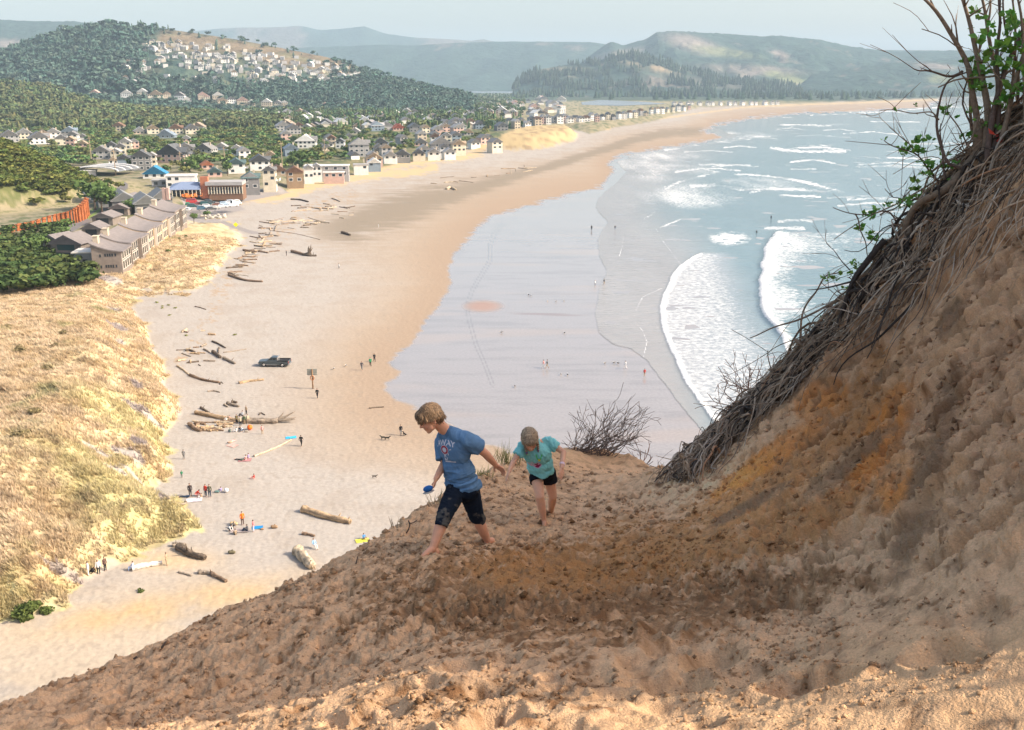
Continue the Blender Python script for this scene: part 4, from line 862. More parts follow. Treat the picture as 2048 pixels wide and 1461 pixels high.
# --- the houses one can tell apart (place in the photo, width, ...)
TL = [
 (502, 377, 36, 1.1, 2, 14, 'teal', 'grey', 'with a broad dark hipped roof next to the pub', dict(hip=.6)),
 (541, 373, 26, 1.2, 3, 8, 'grey', 'cream', 'tall with white balconies beside the brown shingled cottage', dict(balc=True)),
 (590, 364, 34, 1.1, 2, 14, 'brown', 'wood', 'low and shingled on the dune edge', {}),
 (618, 356, 20, 1.2, 2, 12, 'lgrey', 'white', 'first of two narrow gables against the long motel', {}),
 (634, 353, 20, 1.2, 2, 12, 'lgrey', 'white', 'second of two narrow gables against the long motel', {}),
 (556, 350, 34, 1.0, 1, 20, 'brown', 'tan', 'behind the grey-roofed cottages', {}),
 (722, 339, 30, 1.0, 1, 10, 'lgrey', 'white', 'flat-topped one beyond the motel', dict(flat=True)),
 (748, 333, 26, 1.1, 1, 12, 'white', 'bluegrey', 'on the dune just past the motel', {}),
 (718, 313, 42, .9, 3, 12, 'grey', 'lgrey', 'largest three-storey one behind the motel', dict(balc=True, hip=.4)),
 (706, 318, 20, 1.0, 1, 40, 'dgrey', 'white', 'with a steep gable in front of the three-storey one', {}),
 (612, 296, 44, .8, 2, 6, 'grey', 'white', 'with a wide pyramid roof among the pines', dict(hip=.9)),
 (582, 312, 28, 1.1, 2, 20, 'bluegrey', 'bluegrey', 'with blue siding beside a leafless tree', {}),
 (520, 340, 40, 1.1, 2, 16, 'dgrey', 'white', 'with a white-framed gable and tall porch', dict(balc=True)),
 (474, 346, 34, 1.2, 2, 16, 'teal', 'white', 'with tall white posts above the pub roof', dict(balc=True)),
 (430, 353, 28, 1.1, 1, 18, 'teal', 'pink', 'low one behind the white store', {}),
 (414, 338, 24, 1.1, 1, 25, 'salmon', 'pink', 'with an orange tiled roof in the trees', {}),
 (348, 325, 64, .6, 2, -8, 'dgrey', 'pink', 'long double one above the blue-roofed store', {}),
 (372, 312, 34, 1.0, 2, 20, 'grey', 'grey', 'behind the long double one', {}),
 (250, 335, 26, 1.1, 2, 18, 'dgrey', 'bluegrey', 'with an arched gable window', {}),
 (286, 340, 38, 1.1, 3, 14, 'dgrey', 'grey', 'three-storey with a round corner turret', {}),
 (306, 338, 18, 1.1, 3, 14, 'lgrey', 'cream', 'narrow tall one beside the turret', {}),
 (205, 318, 34, 1.0, 2, 14, 'grey', 'lgrey', 'in front of a tall pole at the left of town', {}),
 (224, 305, 22, 1.1, 2, 18, 'dgrey', 'white', 'half hidden behind the pole', {}),
 (252, 298, 26, 1.0, 2, 14, 'lgrey', 'cream', 'with pale shingles among dark trees', {}),
 (413, 305, 36, .9, 1, -6, 'grey', 'lgrey', 'broad one with a small white porch', {}),
 (444, 300, 24, 1.0, 1, 8, 'lgrey', 'bluegrey', 'tiny under the pines', {}),
 (128, 350, 26, 1.1, 1, 24, 'white', 'white', 'just right of the shrubby mound', {}),
 (155, 372, 26, 1.3, 1, 30, 'grey', 'pink', 'with a steep bright gable by the hotel roofs', {}),
 (20, 284, 36, 1.0, 2, 28, 'grey', 'lgrey', 'first of the grey roofs over the mound', {}),
 (50, 278, 30, 1.0, 2, 28, 'lgrey', 'cream', 'with twin gables over the mound', {}),
 (78, 288, 38, 1.0, 2, 30, 'grey', 'white', 'with a long swept roof over the mound', {}),
 (108, 277, 28, 1.0, 2, 24, 'lgrey', 'white', 'with a bright gable left of the pole', {}),
 (140, 274, 30, 1.0, 2, 20, 'bluegrey', 'grey', 'with a bluish roof beside the forest edge', {}),
 (124, 290, 24, 1.0, 2, 24, 'grey', 'cream', 'low behind green bushes', {}),
 (166, 280, 20, 1.0, 1, 20, 'grey', 'white', 'at the end of the left row', {}),
 (280, 268, 28, 1.0, 1, 22, 'lgrey', 'beige', 'below the dark wood', {}),
 (306, 268, 24, 1.1, 2, 24, 'tan', 'cream', 'with two cream gables below the wood', {}),
 (334, 276, 36, 1.0, 1, 8, 'bluegrey', 'bluegrey', 'with a smooth blue roof', {}),
 (352, 268, 28, 1.0, 2, 20, 'brown', 'cream', 'with a rust-tinged roof', {}),
 (384, 268, 28, 1.1, 2, 24, 'grey', 'cream', 'with two tall bright gables', {}),
 (566, 262, 30, 1.0, 2, 20, 'lgrey', 'lgrey', 'top one of the grey cluster in the pines', {}),
 (586, 268, 30, 1.0, 2, 20, 'grey', 'lgrey', 'middle one of the grey cluster in the pines', {}),
 (572, 280, 22, 1.0, 2, 20, 'lgrey', 'pink', 'lowest of the grey cluster in the pines', {}),
 (716, 257, 22, 1.0, 1, 14, 'tan', 'beige', 'with a tan roof in the wood edge', {}),
 (753, 262, 28, 1.0, 2, 20, 'lgrey', 'bluegrey', 'with a pale hipped roof', dict(hip=.7)),
 (796, 261, 26, 1.0, 1, 20, 'red', 'pink', 'with a reddish roof', {}),
 (828, 264, 24, 1.0, 2, 18, 'slate', 'grey', 'with a dark slate roof', {}),
 (850, 266, 18, 1.0, 2, 24, 'tan', 'cream', 'with a pointed tan gable', {}),
 (874, 270, 24, 1.0, 2, 18, 'lgrey', 'pink', 'sloping towards the dune', {}),
 (891, 264, 18, 1.0, 2, 22, 'tan', 'pink', 'squeezed between grey ones', {}),
 (908, 258, 20, 1.0, 3, 20, 'grey', 'white', 'first of the tall white gabled row', {}),
 (924, 258, 18, 1.0, 3, 20, 'grey', 'white', 'second of the tall white gabled row', {}),
 (940, 258, 18, 1.0, 3, 20, 'brown', 'white', 'third of the tall white gabled row', {}),
 (958, 258, 22, 1.0, 2, 20, 'dgrey', 'bluegrey', 'dark one right of the white row', {}),
 (984, 258, 20, 1.0, 2, 20, 'bluegrey', 'yellow', 'with a yellow front', {}),
 (1002, 262, 24, 1.0, 2, 18, 'slate', 'grey', 'behind the sandy knoll', {}),
 (762, 292, 30, .9, 1, 10, 'dgrey', 'tan', 'low and dark among the pines', {}),
 (803, 288, 18, 1.1, 2, 40, 'grey', 'lgrey', 'with a lone grey gable in the pines', {}),
 (757, 302, 24, 1.0, 1, 12, 'grey', 'bluegrey', 'beside the three-storey one', {}),
 (842, 292, 28, .9, 1, 8, 'grey', 'pink', 'with a weathered roof', {}),
 (848, 306, 30, .9, 1, 12, 'lgrey', 'bluegrey', 'with stepped blue roofs', {}),
 (882, 302, 46, .6, 2, 10, 'lgrey', 'grey', 'wide one at the foot of the knoll', {}),
 (916, 303, 28, 1.0, 2, 16, 'tan', 'cream', 'last one before the knoll', dict(balc=True)),
 (898, 311, 24, 1.0, 1, 16, 'lgrey', 'white', 'with a white gable facing the beach', {}),
 (748, 324, 34, 1.0, 1, 12, 'tan', 'pink', 'with a smooth beige roof on the dune', {}),
 (780, 319, 28, 1.0, 1, 12, 'lgrey', 'white', 'with a sunlit white roof', {}),
 (805, 317, 32, .8, 1, 8, 'dgrey', 'grey', 'long and low on the dune', {}),
 (838, 314, 26, .8, 1, 8, 'dgrey', 'cream', 'with a row of posts on the dune', {}),
 (868, 312, 26, .8, 1, 8, 'lgrey', 'white', 'with a glazed front on the dune', {}),
]
for (a, b, wd, lr, st, rt, rf, wl, pl, kw) in TL:
    house(a, b, wd * .95, lr, st, rt, rf, wl, place=pl, chim=wd > 24, **kw)
house(655, 352, 86, .32, 2, 6, 'white', 'lgrey', 'long white flat-roofed motel above the beach grass', flat=True, cat='motel', name='motel', group='shops and inns of the beach town')
house(668, 356, 40, .3, 1, 6, 'white', 'pink', 'low brick wing with a white canopy below the long motel', flat=True, cat='building', name='brick_wing', group='shops and inns of the beach town')
house(312, 356, 44, .7, 1, 10, 'blue', 'white', 'store with a bright blue roof', cat='shop', name='store', group='shops and inns of the beach town')
house(365, 374, 56, .6, 2, 10, 'white', 'white', 'white flat-roofed store beside the bright blue roof', flat=True, cat='shop', name='store', group='shops and inns of the beach town')
house(322, 372, 30, .8, 1, 10, 'lgrey', 'lgrey', 'small grey flat annex before the white store', flat=True, cat='building', name='annex', group='shops and inns of the beach town')
house(172, 352, 40, .7, 1, 16, 'white', 'lgrey', 'white flat sheds left of the arched roofs', flat=True, cat='building', name='shed', group='shops and inns of the beach town')
rr = random.Random(11)
HX = []
WL = ['white', 'white', 'cream', 'lgrey', 'pink', 'bluegrey', 'white', 'beige']; RL = ['grey', 'lgrey', 'tan', 'dgrey', 'brown', 'lgrey', 'grey', 'slate']
# houses strung along the beach towards the spit
L1 = [(1048, 258), (1095, 250), (1150, 247), (1200, 243), (1262, 237), (1300, 231), (1345, 223), (1378, 218)]
for i in range(34):
    t = i / 33; x = 1020 + 358 * t; y = np.interp(x, [p[0] for p in L1], [p[1] for p in L1]) + rr.uniform(-5, 1) * (1 - .6 * t)
    house(x, y, (15 - 8 * t) * rr.uniform(.7, 1.1), 1.2, rr.choice([2, 3, 3]), rr.uniform(10, 40), rr.choice(RL), rr.choice(WL), label='tall pale beach house in the row towards the far spit', group='beach houses towards the spit', parts=False, rh=2.5)
for i in range(16):
    x = 1345 + i * 14 + rr.uniform(-4, 4); house(x, 210.5 - (x - 1345) * .012, rr.uniform(5, 8), 1.2, 2, rr.uniform(0, 30), 'lgrey', 'white', label='tiny white house on the far end of the beach', group='houses on the far spit', parts=False)
# town centre in the distance
for i in range(58):
    x = rr.uniform(705, 1130); y = rr.uniform(203, 236) - max(0, (x - 950)) * .02
    if y < 208 and x < 800: y += 6
    house(x, y, rr.uniform(10, 21), rr.uniform(.5, 1.0), rr.choice([1, 1, 2]), rr.uniform(-10, 35), rr.choice(['lgrey', 'white', 'pink', 'grey', 'tan', 'lgrey', 'bluegrey']), rr.choice(WL), label='pale low building in the distant town centre', group='distant town centre', parts=False, z=4, cat='building', name='town_building', flat=rr.random() < .3)
for i in range(50):
    x = rr.uniform(-20, 990); y = rr.uniform(244, 318 if x > 240 else 335)
    if x < 120 and y > 280: x += 130
    if any(abs(x - t[0]) < t[2] * .6 and abs(y - t[1]) < 7 for t in list(TL) + HX): x += 17
    HX.append((x, y, 20))
    house(x, y, rr.uniform(16, 24), 1.0, rr.choice([1, 2]), rr.uniform(0, 35), rr.choice(RL), rr.choice(WL), label='small house half hidden among the town pines', group='houses half hidden in the pines', parts=False)
nt_ = MB()
for i in range(230):
    x = rr.uniform(330, 1120); y = rr.uniform(206 if x > 640 else 226, 262 if x < 960 else 236); p = G(x, y, 3); s_ = rr.uniform(8, 15); a_ = R(rr.uniform(-15, 40)); h_ = rr.uniform(3.5, 7)
    w_ = rr.choice([(.66, .64, .6), (.5, .48, .45), (.58, .52, .42), (.5, .38, .34), (.3, .33, .36)]); r_ = rr.choice([(.25, .24, .24), (.38, .37, .36), (.33, .26, .2), (.15, .15, .16), (.6, .6, .58)])
    nt_.box(p + np.array([0, 0, h_ / 2 - 1]), (s_, s_ * .8, h_ + 2), a_, col=w_); g = gable(s_, s_ * .8, h_, s_ * .3); nt_.add(np.concatenate(g.V) @ rz3(a_).T + p, np.concatenate(g.Fq), np.concatenate(g.Ft), col=r_)
tag(nt_.obj('distant_roofs', M_leafF), 'further small roofs and walls showing between the trees of the far town', kind='stuff')
# larger houses on the shelf below the hill
shelf = [(192, 192, 18), (210, 194, 12), (257, 193, 22), (285, 193, 20), (312, 194, 30), (335, 197, 14), (362, 197, 20), (375, 203, 18), (405, 199, 18), (415, 203, 12), (436, 200, 22), (446, 206, 20), (462, 206, 16), (484, 209, 22), (505, 212, 14), (532, 213, 20), (556, 211, 16), (572, 214, 12), (130, 176, 26), (615, 213, 10), (650, 216, 10), (690, 214, 12)]
for (x, y, w_) in shelf:
    house(x, y, w_, .7, rr.choice([1, 2, 2]), rr.uniform(0, 25), rr.choice(['lgrey', 'tan', 'pink', 'white', 'grey']), rr.choice(['white', 'cream', 'beige']), label='cream house in the row on the shelf below the hill', group='houses on the shelf below the hill', parts=False, P=on_hill(H_town, x, y) + np.array([0, 0, 1.5]))
ns_ = MB()
cnt = 0
for i in range(420):
    x = rr.uniform(240, 720); c_ = np.interp(x, [240, 300, 340, 420, 500, 580, 650, 720], [140, 108, 100, 118, 128, 142, 150, 158]); y = c_ + 4 + rr.gauss(0, 21)
    if x < 320 and 112 < y < 124: continue
    if y < np.interp(x, [240, 300, 400, 520, 620, 720], [100, 84, 86, 104, 122, 140]) or y > 168: continue
    p = on_hill(H_town, x, y)
    if cnt < 104: house(x, y, rr.uniform(8, 14), rr.uniform(.7, 1.0), 2, rr.uniform(-15, 35), rr.choice(['grey', 'lgrey', 'white', 'lgrey', 'tan']), rr.choice(['white', 'white', 'cream', 'lgrey']), label='small pale house high on the hillside above the town', group='houses on the hillside', parts=False, P=p)
    else:
        s_ = rr.uniform(7, 11); ns_.box(p + np.array([0, 0, 2]), (s_, s_ * .8, 7), R(rr.uniform(-15, 35)), col=rr.choice([(.55, .53, .5), (.4, .38, .36), (.5, .45, .37), (.3, .3, .3)]))
    cnt += 1
tag(ns_.obj('hillside_houses', M_leafF), 'pale specks of further houses covering the hillside', kind='stuff')
# ---------------------------------------------------------------- the long hotel row
def frame_pts(p0, p1):
    v = p1 - p0; L = math.hypot(v[0], v[1]); return L, math.atan2(v[1], v[0])
ZB = 3.2
A_ = G(246, 543, ZB); B_ = G(374, 446, ZB)
L_row, ang = frame_pts(A_, B_)             # row runs away from the camera along local +y
ang -= math.pi / 2
row = empty('hotel_row', A_, ang); tag(row, 'long shingled two-storey hotel row with stepped curved roofs on the dune', 'hotel')
WD = 7.6; NU = 9; UL = L_row / NU
Ms = mat('weathered_shingle', (.24, .20, .17), .9, .1, var=.16, vscale=1.2); Mr = mat('roof_shingle', (.215, .19, .18), .9, .12, var=.14, vscale=.8)
Mtan = mat('tan_cladding', (.45, .32, .18), .85, .12, var=.12, vscale=1); Mtrim = cm((.62, .57, .5), .7, .2)
def curved_roof(x0, x1, y0, y1, zl, zr, sag, t=.35, n=10):
    m = MB(); u = np.linspace(0, 1, n); x = x0 + (x1 - x0) * u; z = zl + (zr - zl) * u - sag * np.sin(np.pi * u)
    V = [[x[i], y, z[i] + dz] for y in (y0, y1) for dz in (0, -t) for i in range(n)]
    Q = []
    for i in range(n - 1):
        Q += [[i, i + 1, 2 * n + i + 1, 2 * n + i], [n + i, 3 * n + i, 3 * n + i + 1, n + i + 1], [i, n + i, n + i + 1, i + 1], [2 * n + i, 2 * n + i + 1, 3 * n + i + 1, 3 * n + i]]
    Q += [[0, 2 * n, 3 * n, n], [n - 1, 2 * n - 1, 4 * n - 1, 3 * n - 1]]
    return m.add(V, Q)
hrow = 5.6
wm_ = MB(); wt_ = MB(); wn_ = MB()
for i in range(NU):
    y0 = i * UL; y1 = y0 + UL - .02; off = .35 * (i % 2); mm_ = wt_ if 3 <= i <= 5 else (wm_ if i < 3 else wn_)
    zl, zr = hrow + 2.3 + .10 * i + .45 * (i % 2), hrow + .10 * i + .45 * (i % 2)
    V = [[-WD, y0, -4], [0 - off, y0, -4], [0 - off, y0, zr - .5], [-WD * .25, y0, zl * .25 + zr * .75 - .86], [-WD * .5, y0, (zl + zr) / 2 - 1.0], [-WD, y0, zl - .5]]; mm_.prism(V, (0, y1 - y0, 0))
    rf = curved_roof(-WD - .4, .6 - off, y0 - (.35 if i == 0 else .0), y1, zl, zr - .1, .55).obj('roof', Mr, row)
    if i % 2 or i == 0: ch = MB().box((-WD + .6, y0 + UL * .35, zl + .2), (1.3, 1.8, 1.9)); ch.box((-WD + .6, y0 + UL * .35, zl + 1.2), (1.6, 2.1, .25)); ch.obj('chimney', wallm('beige'), rf)
    for s_ in range(2):
        for k in range(4):
            yc = y0 + UL * (.16 + .225 * k); 
            wnd = MB().box((-off + .02, yc, 1.5 + 2.75 * s_), (.08, UL * .15, 2.0)).obj('window', M_win, row)
            MB().box((-off - .0, yc, 1.5 + 2.75 * s_), (.07, UL * .19, 2.35)).obj('frame', Mtrim, wnd)
    if i: MB().box((.25 - off, y0, 2.9), (.9, .3, 5.6)).obj('fin_wall', Mtrim if 3 <= i <= 6 else Ms, row)
wm_.obj('wall', Ms, row); wn_.obj('wall', Ms, row); wt_.obj('clad_wall', Mtan, row)
for zc in (1.3, 4.3):
    for k, xw in enumerate([-5.4, -4.1, -3.5, -2.9, -2.3, -1.5]): MB().box((xw, -.02, zc + (.15 if k else 0)), (.36, .1, .75)).obj('gable_window', M_win, row)
# lobby with glazed gable, and the porte-cochere
g1 = empty('hotel_annex', G(150, 515, ZB), ang - .25); tag(g1, 'shingled hotel wing with a glazed gable beside the end of the long row', 'building')
wallbox(9, 8, 5, 2.2).obj('wall', Ms, g1); gable(9, 8, 5, 2.2, .7).obj('roof', Mr, g1); MB().box((0, -4.02, 3.6), (5.2, .1, 1.8)).obj('window', cm((.05, .09, .09), .1, .5), g1); MB().box((-1, -4.02, 1.2), (4, .1, 1.6)).obj('window', M_win, g1)
g2 = empty('hotel_link', G(175, 536, ZB), ang); tag(g2, 'blue-grey flat-topped link block between glazed wing and long row', 'building')
wallbox(5, 7, 4.6, 0, True).obj('wall', cm((.2, .215, .22), .85), g2); MB().box((0, 0, 4.75), (5.5, 7.5, .3)).obj('roof', Mtrim, g2); MB().box((.6, -3.52, 2), (1.2, .1, 1.8)).obj('window', M_win, g2)
# low garages behind the row, each its own roof
for k, (a, b, wd) in enumerate([(165, 499, 34), (192, 470, 36), (215, 447, 40), (246, 428, 36), (262, 408, 42), (300, 408, 30)]):
    e = empty('garage', G(a, b, ZB), ang - .12); d_ = proj(G(a, b, ZB))[2]; w_ = wd * d_ / F
    tag(e, ['flat garage roof nearest the glazed wing', 'garage with a grey gable second behind the hotel row', 'garage with a grey gable third behind the hotel row', 'garage with a short roof in the middle of the row', 'garage with the widest roof behind the hotel row', 'garage by the big roofs at the far end of the row'][k], 'garage', 'garages behind the hotel row')
    wallbox(w_, w_ * 1.2, 2.9, 1.5).obj('wall', Ms, e); gable(w_, w_ * 1.2, 2.9, 1.5, .6).obj('roof', Mr, e); MB().box((0, -w_ * .6 - .02, 1.3), (w_ * .6, .1, 2.2)).obj('door', M_win, e)
# big stepped grey roofs further back
Mbr = mat('grey_roof', (.25, .255, .25), .85, .15, var=.1, vscale=.7)
for k, (a, b, wd, st, lb) in enumerate([(190, 402, 44, 5.0, 'first and leftmost of the stepped grey shed roofs'), (214, 410, 46, 5.4, 'second of the stepped grey shed roofs'), (246, 420, 56, 5.6, 'large grey shed roof with a garage door facing the road'), (290, 424, 56, 5.2, 'long grey shed roof with dark windows beside a bushy tree'), (322, 412, 46, 5.0, 'farthest of the stepped grey shed roofs by the hotel row')]):
    p = G(a, b, ZB); d_ = proj(p)[2]; w_ = wd * d_ / F * .8; e = empty('inn_block', p, ang + .35); tag(e, lb, 'building', 'stepped grey-roofed inn blocks')
    wallbox(w_, w_ * 1.6, st - .6, 2.8).obj('wall', cm((.2, .2, .195), .9, .1), e); gable(w_, w_ * 1.6, st - .6, 2.8, .8, .25).obj('roof', Mbr, e)
    MB().box((-w_ * .1, -w_ * .8 - .02, 1.8), (w_ * .3, .1, 1.6)).obj('window', M_win, e)
for k, (a, b) in enumerate([(322, 350), (330, 349)]):
    p = G(a, 402, ZB + 5); e = MB().box((0, 0, 2.2), (1.1, 1.1, 4.6)).obj('chimney_stack', wallm('pink')); e.location = p + np.array([0, 4, 0]); tag(e, ['left one of the two tall pale flues over the inn roofs', 'right one of the two tall pale flues over the inn roofs'][k], 'chimney')
# arched canopy roofs
e = empty('arched_sheds', G(190, 352, ZB), -.15); tag(e, 'row of white arched boat-shed roofs behind the inn blocks', 'building')
for k in range(4):
    m = MB(); n = 9; u = np.linspace(0, math.pi, n); y0 = k * 7
    m.tube([[-14 * math.cos(q) , y0, 2.6 + 2.2 * math.sin(q)] for q in u], .45, 6); m.obj('arch', wallm('white'), e)
m = MB(); n = 11; u = np.linspace(0, math.pi, n); V = [[-14 * math.cos(q), y, 2.4 + 2.1 * math.sin(q)] for y in (-1, 24) for q in u]; m.add(V, [[i, i + 1, n + i + 1, n + i] for i in range(n - 1)]); m.obj('roof', roofm('slate'), e)
# the pub
e = empty('beach_pub', G(452, 392, ZB), R(6)); tag(e, 'low beach pub with long glazed front, brick chimney tower and blue terrace canopy', 'pub')
d_ = proj(G(452, 392, ZB))[2]; s_ = d_ / F
W_ = 66 * s_
m = MB(); m.box((0, 5, 1.5), (W_, 10, 7)); m.obj('wall', wallm('brown'), e); MB().box((-.5, 4.6, 5.4), (W_ + 1.4, 11.2, 1.5)).obj('roof', wallm('lgrey'), e)
for k in range(12): MB().box((-W_ / 2 + W_ * (k + .5) / 12, -.08, 2.4), (W_ / 12 * .55, .12, 2.6)).obj('window', M_win, e)
for k in range(13): MB().box((-W_ / 2 + W_ * k / 12, -.15, 2.4), (.4, .3, 3.2)).obj('post', wallm('cream'), e)
MB().box((-W_ / 2 - 2, 3, 3.5), (3.4, 3.4, 9.5)).obj('tower', wallm('salmon'), e)
m = MB(); x0 = -W_ / 2 - 4 - 60 * s_; x1 = -W_ / 2 - 3.5; m.add([[x0, -1, 3.0], [x1, -1, 3.0], [x1, 9, 4.6], [x0, 9, 4.6], [(x0 + x1) / 2 - 2, 5, 5.9], [(x0 + x1) / 2 + 5, 5, 5.9], [x0, -1, 2.8], [x1, -1, 2.8]], Q=[[0, 1, 5, 4], [3, 4, 5, 2], [0, 6, 7, 1]], T=[[0, 4, 3], [1, 2, 5]])
m.obj('canopy', cm((.20, .25, .36), .7), e)
m = MB(); m.box(((x0 + x1) / 2, 8, 1.8), (x1 - x0, 6, 4.2)); m.obj('wall', wallm('dgrey'), e)
for k in range(9): MB().box((x0 + (x1 - x0) * k / 8, -.8, 1.5), (.3, .3, 3.2)).obj('post', wallm('cream'), e)
for k in range(22):
    u = rr.random(); t = empty('patio_chair', G(366 + 42 * u, 396 + rr.uniform(-2.5, 2.5) - 4 * u, 3.0), rr.uniform(0, 6)); tag(t, 'small orange wooden chair on the pub terrace', 'chair', 'orange chairs on the pub terrace')
    MB().box((0, 0, .55), (1.1, 1.0, .18)).obj('seat', cm((.6, .2, .05), .6), t); MB().box((0, .5, 1.0), (1.1, .16, 1.1)).obj('backrest', cm((.6, .2, .05), .6), t)
    MB().box((-.45, -.4, .25), (.14, .14, .5)).obj('leg', cm((.6, .2, .05), .6), t); MB().box((.45, -.4, .25), (.14, .14, .5)).obj('leg', cm((.6, .2, .05), .6), t)
# pavilion, rusty retaining wall
e = empty('pavilion', G(122, 500, ZB), -.35); tag(e, 'small shingled gatehouse with a pale pitched roof beside the drive', 'pavilion')
gable(6.0, 7.4, 3.8, 1.4, .5).obj('roof', Mr, e); wallbox(4.4, 5.4, 3.9, .9).obj('wall', Ms, e)
for sx_ in (-1, 1):
    for sy_ in (-1, 1): MB().box((sx_ * 2.8, sy_ * 3.4, .9), (.4, .4, 5.6)).obj('post', Mtrim, e)
wl = [(-120, 492), (-40, 484), (0, 474), (40, 464), (80, 458), (112, 452), (140, 450), (156, 448), (172, 441), (181, 430)]
m = MB(); cap_ = MB(); Mrust = mat('rusty_steel', (.36, .115, .04), .85, .2, var=.35, vscale=.5)
WP = []
for i in range(len(wl) - 1):
    for k in range(6): WP.append(tuple(np.array(wl[i]) * (1 - k / 6) + np.array(wl[i + 1]) * k / 6))
wall_e = empty('retaining_wall', G(0, 474, 2.5)); tag(wall_e, 'long rust-orange sheet steel wall holding the shrubby mound', 'wall')
c0 = np.array(wall_e.location)
for i in range(len(WP) - 1):
    a = G(*WP[i], 2.5); b = G(*WP[i + 1], 2.5); h_ = np.interp(WP[i][0], [-120, 60, 140, 181], [2.4, 2.6, 4.6, 7.0]); v = b - a; n_ = np.array([v[1], -v[0], 0]); n_ /= np.linalg.norm(n_) + 1e-9
    dep = .45 if i % 2 else -.45; a2 = a + n_ * dep - c0; b2 = b + n_ * dep - c0
    m.add([a2 - [0, 0, 2], b2 - [0, 0, 2], b2 + [0, 0, h_], a2 + [0, 0, h_], a2 - [0, 0, 2] - n_ * .3, b2 - [0, 0, 2] - n_ * .3, b2 + [0, 0, h_] - n_ * .3, a2 + [0, 0, h_] - n_ * .3], Q=[[0, 1, 2, 3], [5, 4, 7, 6], [3, 2, 6, 7], [0, 3, 7, 4], [1, 5, 6, 2]])
    cap_.box((a2 + b2) / 2 - n_ * .15 + np.array([0, 0, h_ + .1]), (np.linalg.norm(b - a) * 1.1, .9, .22), math.atan2(v[1], v[0]))
m.obj('sheet_piling', Mrust, wall_e); cap_.obj('cap', Mrust, wall_e)
# poles
for k, (a, b, h_, lb) in enumerate([(184, 330, 17, 'tall pale utility pole at the left of town'), (565, 340, 16, 'tall utility pole behind the brown cottage roofs'), (650, 318, 13, 'utility pole rising behind the white motel'), (450, 330, 11, 'utility pole between the white houses'), (692, 312, 8, 'short lamp pole by the three-storey house'), (232, 352, 14, 'pale pole in front of the arched gable house'), (362, 338, 10, 'thin pole above the blue roof'), (480, 256, 12, 'lone pole at the edge of the dark wood')]):
    e = empty('utility_pole', G(a, b, 3)); tag(e, lb, 'pole', 'utility poles in the town'); MB().tube([[0, 0, -1], [0, 0, h_]], [.3, .2], 6).obj('shaft', wallm('tan'), e); MB().box((0, 0, h_ - 1.0), (2.4, .2, .25), .5).obj('crossarm', wallm('tan'), e)
# ---------------------------------------------------------------- trees one can tell apart
M_pine = mat('pine_foliage', attr='Col', rough=.8, spec=.12, trans=.15); M_trunk = cm((.10, .075, .055), .9, .1)
def tree_meshes(n, size, col, seed, count, lobes=7):
    out = []
    rg = np.random.default_rng(seed)
    for i in range(count):
        V, T, C = leafy_tmpl(rg, n, size, .62, lobes=lobes); shade = 1
        c = C * np.array(col)[None] * rg.uniform(.85, 1.15); crown = raw_mesh('pine_crown', V, [T], c); crown.materials.append(M_pine)
        m = MB(); m.tube([[0, 0, -.05], [.01, 0, .3], [-.01, .01, .6]], [.03, .022, .01], 5)
        for q in range(4): a = rg.uniform(0, 6.28); m.tube([[0, 0, .3 + .06 * q], [.2 * math.cos(a), .2 * math.sin(a), .55 + .05 * q]], [.014, .006], 4)
        tr = m.mesh('pine_trunk'); tr.materials.append(M_trunk); out.append((crown, tr))
    return out
TM = tree_meshes(260, .075, (.10, .155, .045), 3, 6); TMd = tree_meshes(260, .075, (.045, .08, .035), 4, 5)
def tree(px, py, h, z=3.0, dark=False, label='rounded green shore pine among the town houses', group='pines among the town houses', P=None, name='pine_tree'):
    p = G(px, py, z) if P is None else P; e = empty(name, p, random.uniform(0, 6.28)); e.scale = (h * random.uniform(.9, 1.5),) * 2 + (h,); tag(e, label, 'tree', group)
    cr, tr = random.choice(TMd if dark else TM); o = bpy.data.objects.new('crown', cr); COL.objects.link(o); o.parent = e; o = bpy.data.objects.new('trunk', tr); COL.objects.link(o); o.parent = e; return e
def clear_of(px, py):
    for t in TL:
        if abs(px - t[0]) < t[2] * .5 and -10 < py - t[1] < 14: return False
    if 600 < px < 712 and 322 < py < 372: return False
    return True
k = 0; rt = random.Random(3)
while k < 130:
    yb = 52 * F / rt.uniform(480, 1250); py = 165 + yb if False else 165 + 52 * F / rt.uniform(560, 1250); px = rt.uniform(-60, 1010)
    lim = np.interp(px, [-60, 120, 200, 300, 420, 480, 560, 700, 850, 930, 1010], [300, 330, 330, 345, 352, 350, 350, 322, 306, 290, 268])
    if py > lim or py < 244 or not clear_of(px, py): continue
    tree(px, py, rt.uniform(4.5, 8), dark=rt.random() < .4); k += 1
for a, b, h_, lb in [(205, 428, 12, 'tall green tree between the mound and the inn blocks'), (190, 420, 13, 'leafy tree beside the rusty wall corner'), (222, 425, 9, 'yellowish tree in front of the inn garage'), (264, 428, 6, 'bushy tree on the lawn below the shed roofs'), (388, 446, 4, 'green bush at the end of the hotel row'), (414, 437, 3, 'small bush at the edge of the car park'), (392, 336, 9, 'broad pine beside the long double house'), (380, 345, 9, 'wide pine behind the blue roof'), (455, 352, 8, 'dark pine next to the teal-roofed cottage'), (604, 333, 11, 'tangled leafless-looking tree before the blue house'), (585, 336, 8, 'green bush row under the utility pole'), (130, 470, 6, 'shrubby pine against the rusty wall'), (95, 505, 6, 'pine left of the shingled gatehouse'), (70, 498, 5, 'low pine before the rusty wall'), (60, 510, 6, 'pine at the turn of the drive')]:
    tree(a, b, h_, label=lb, group=None)
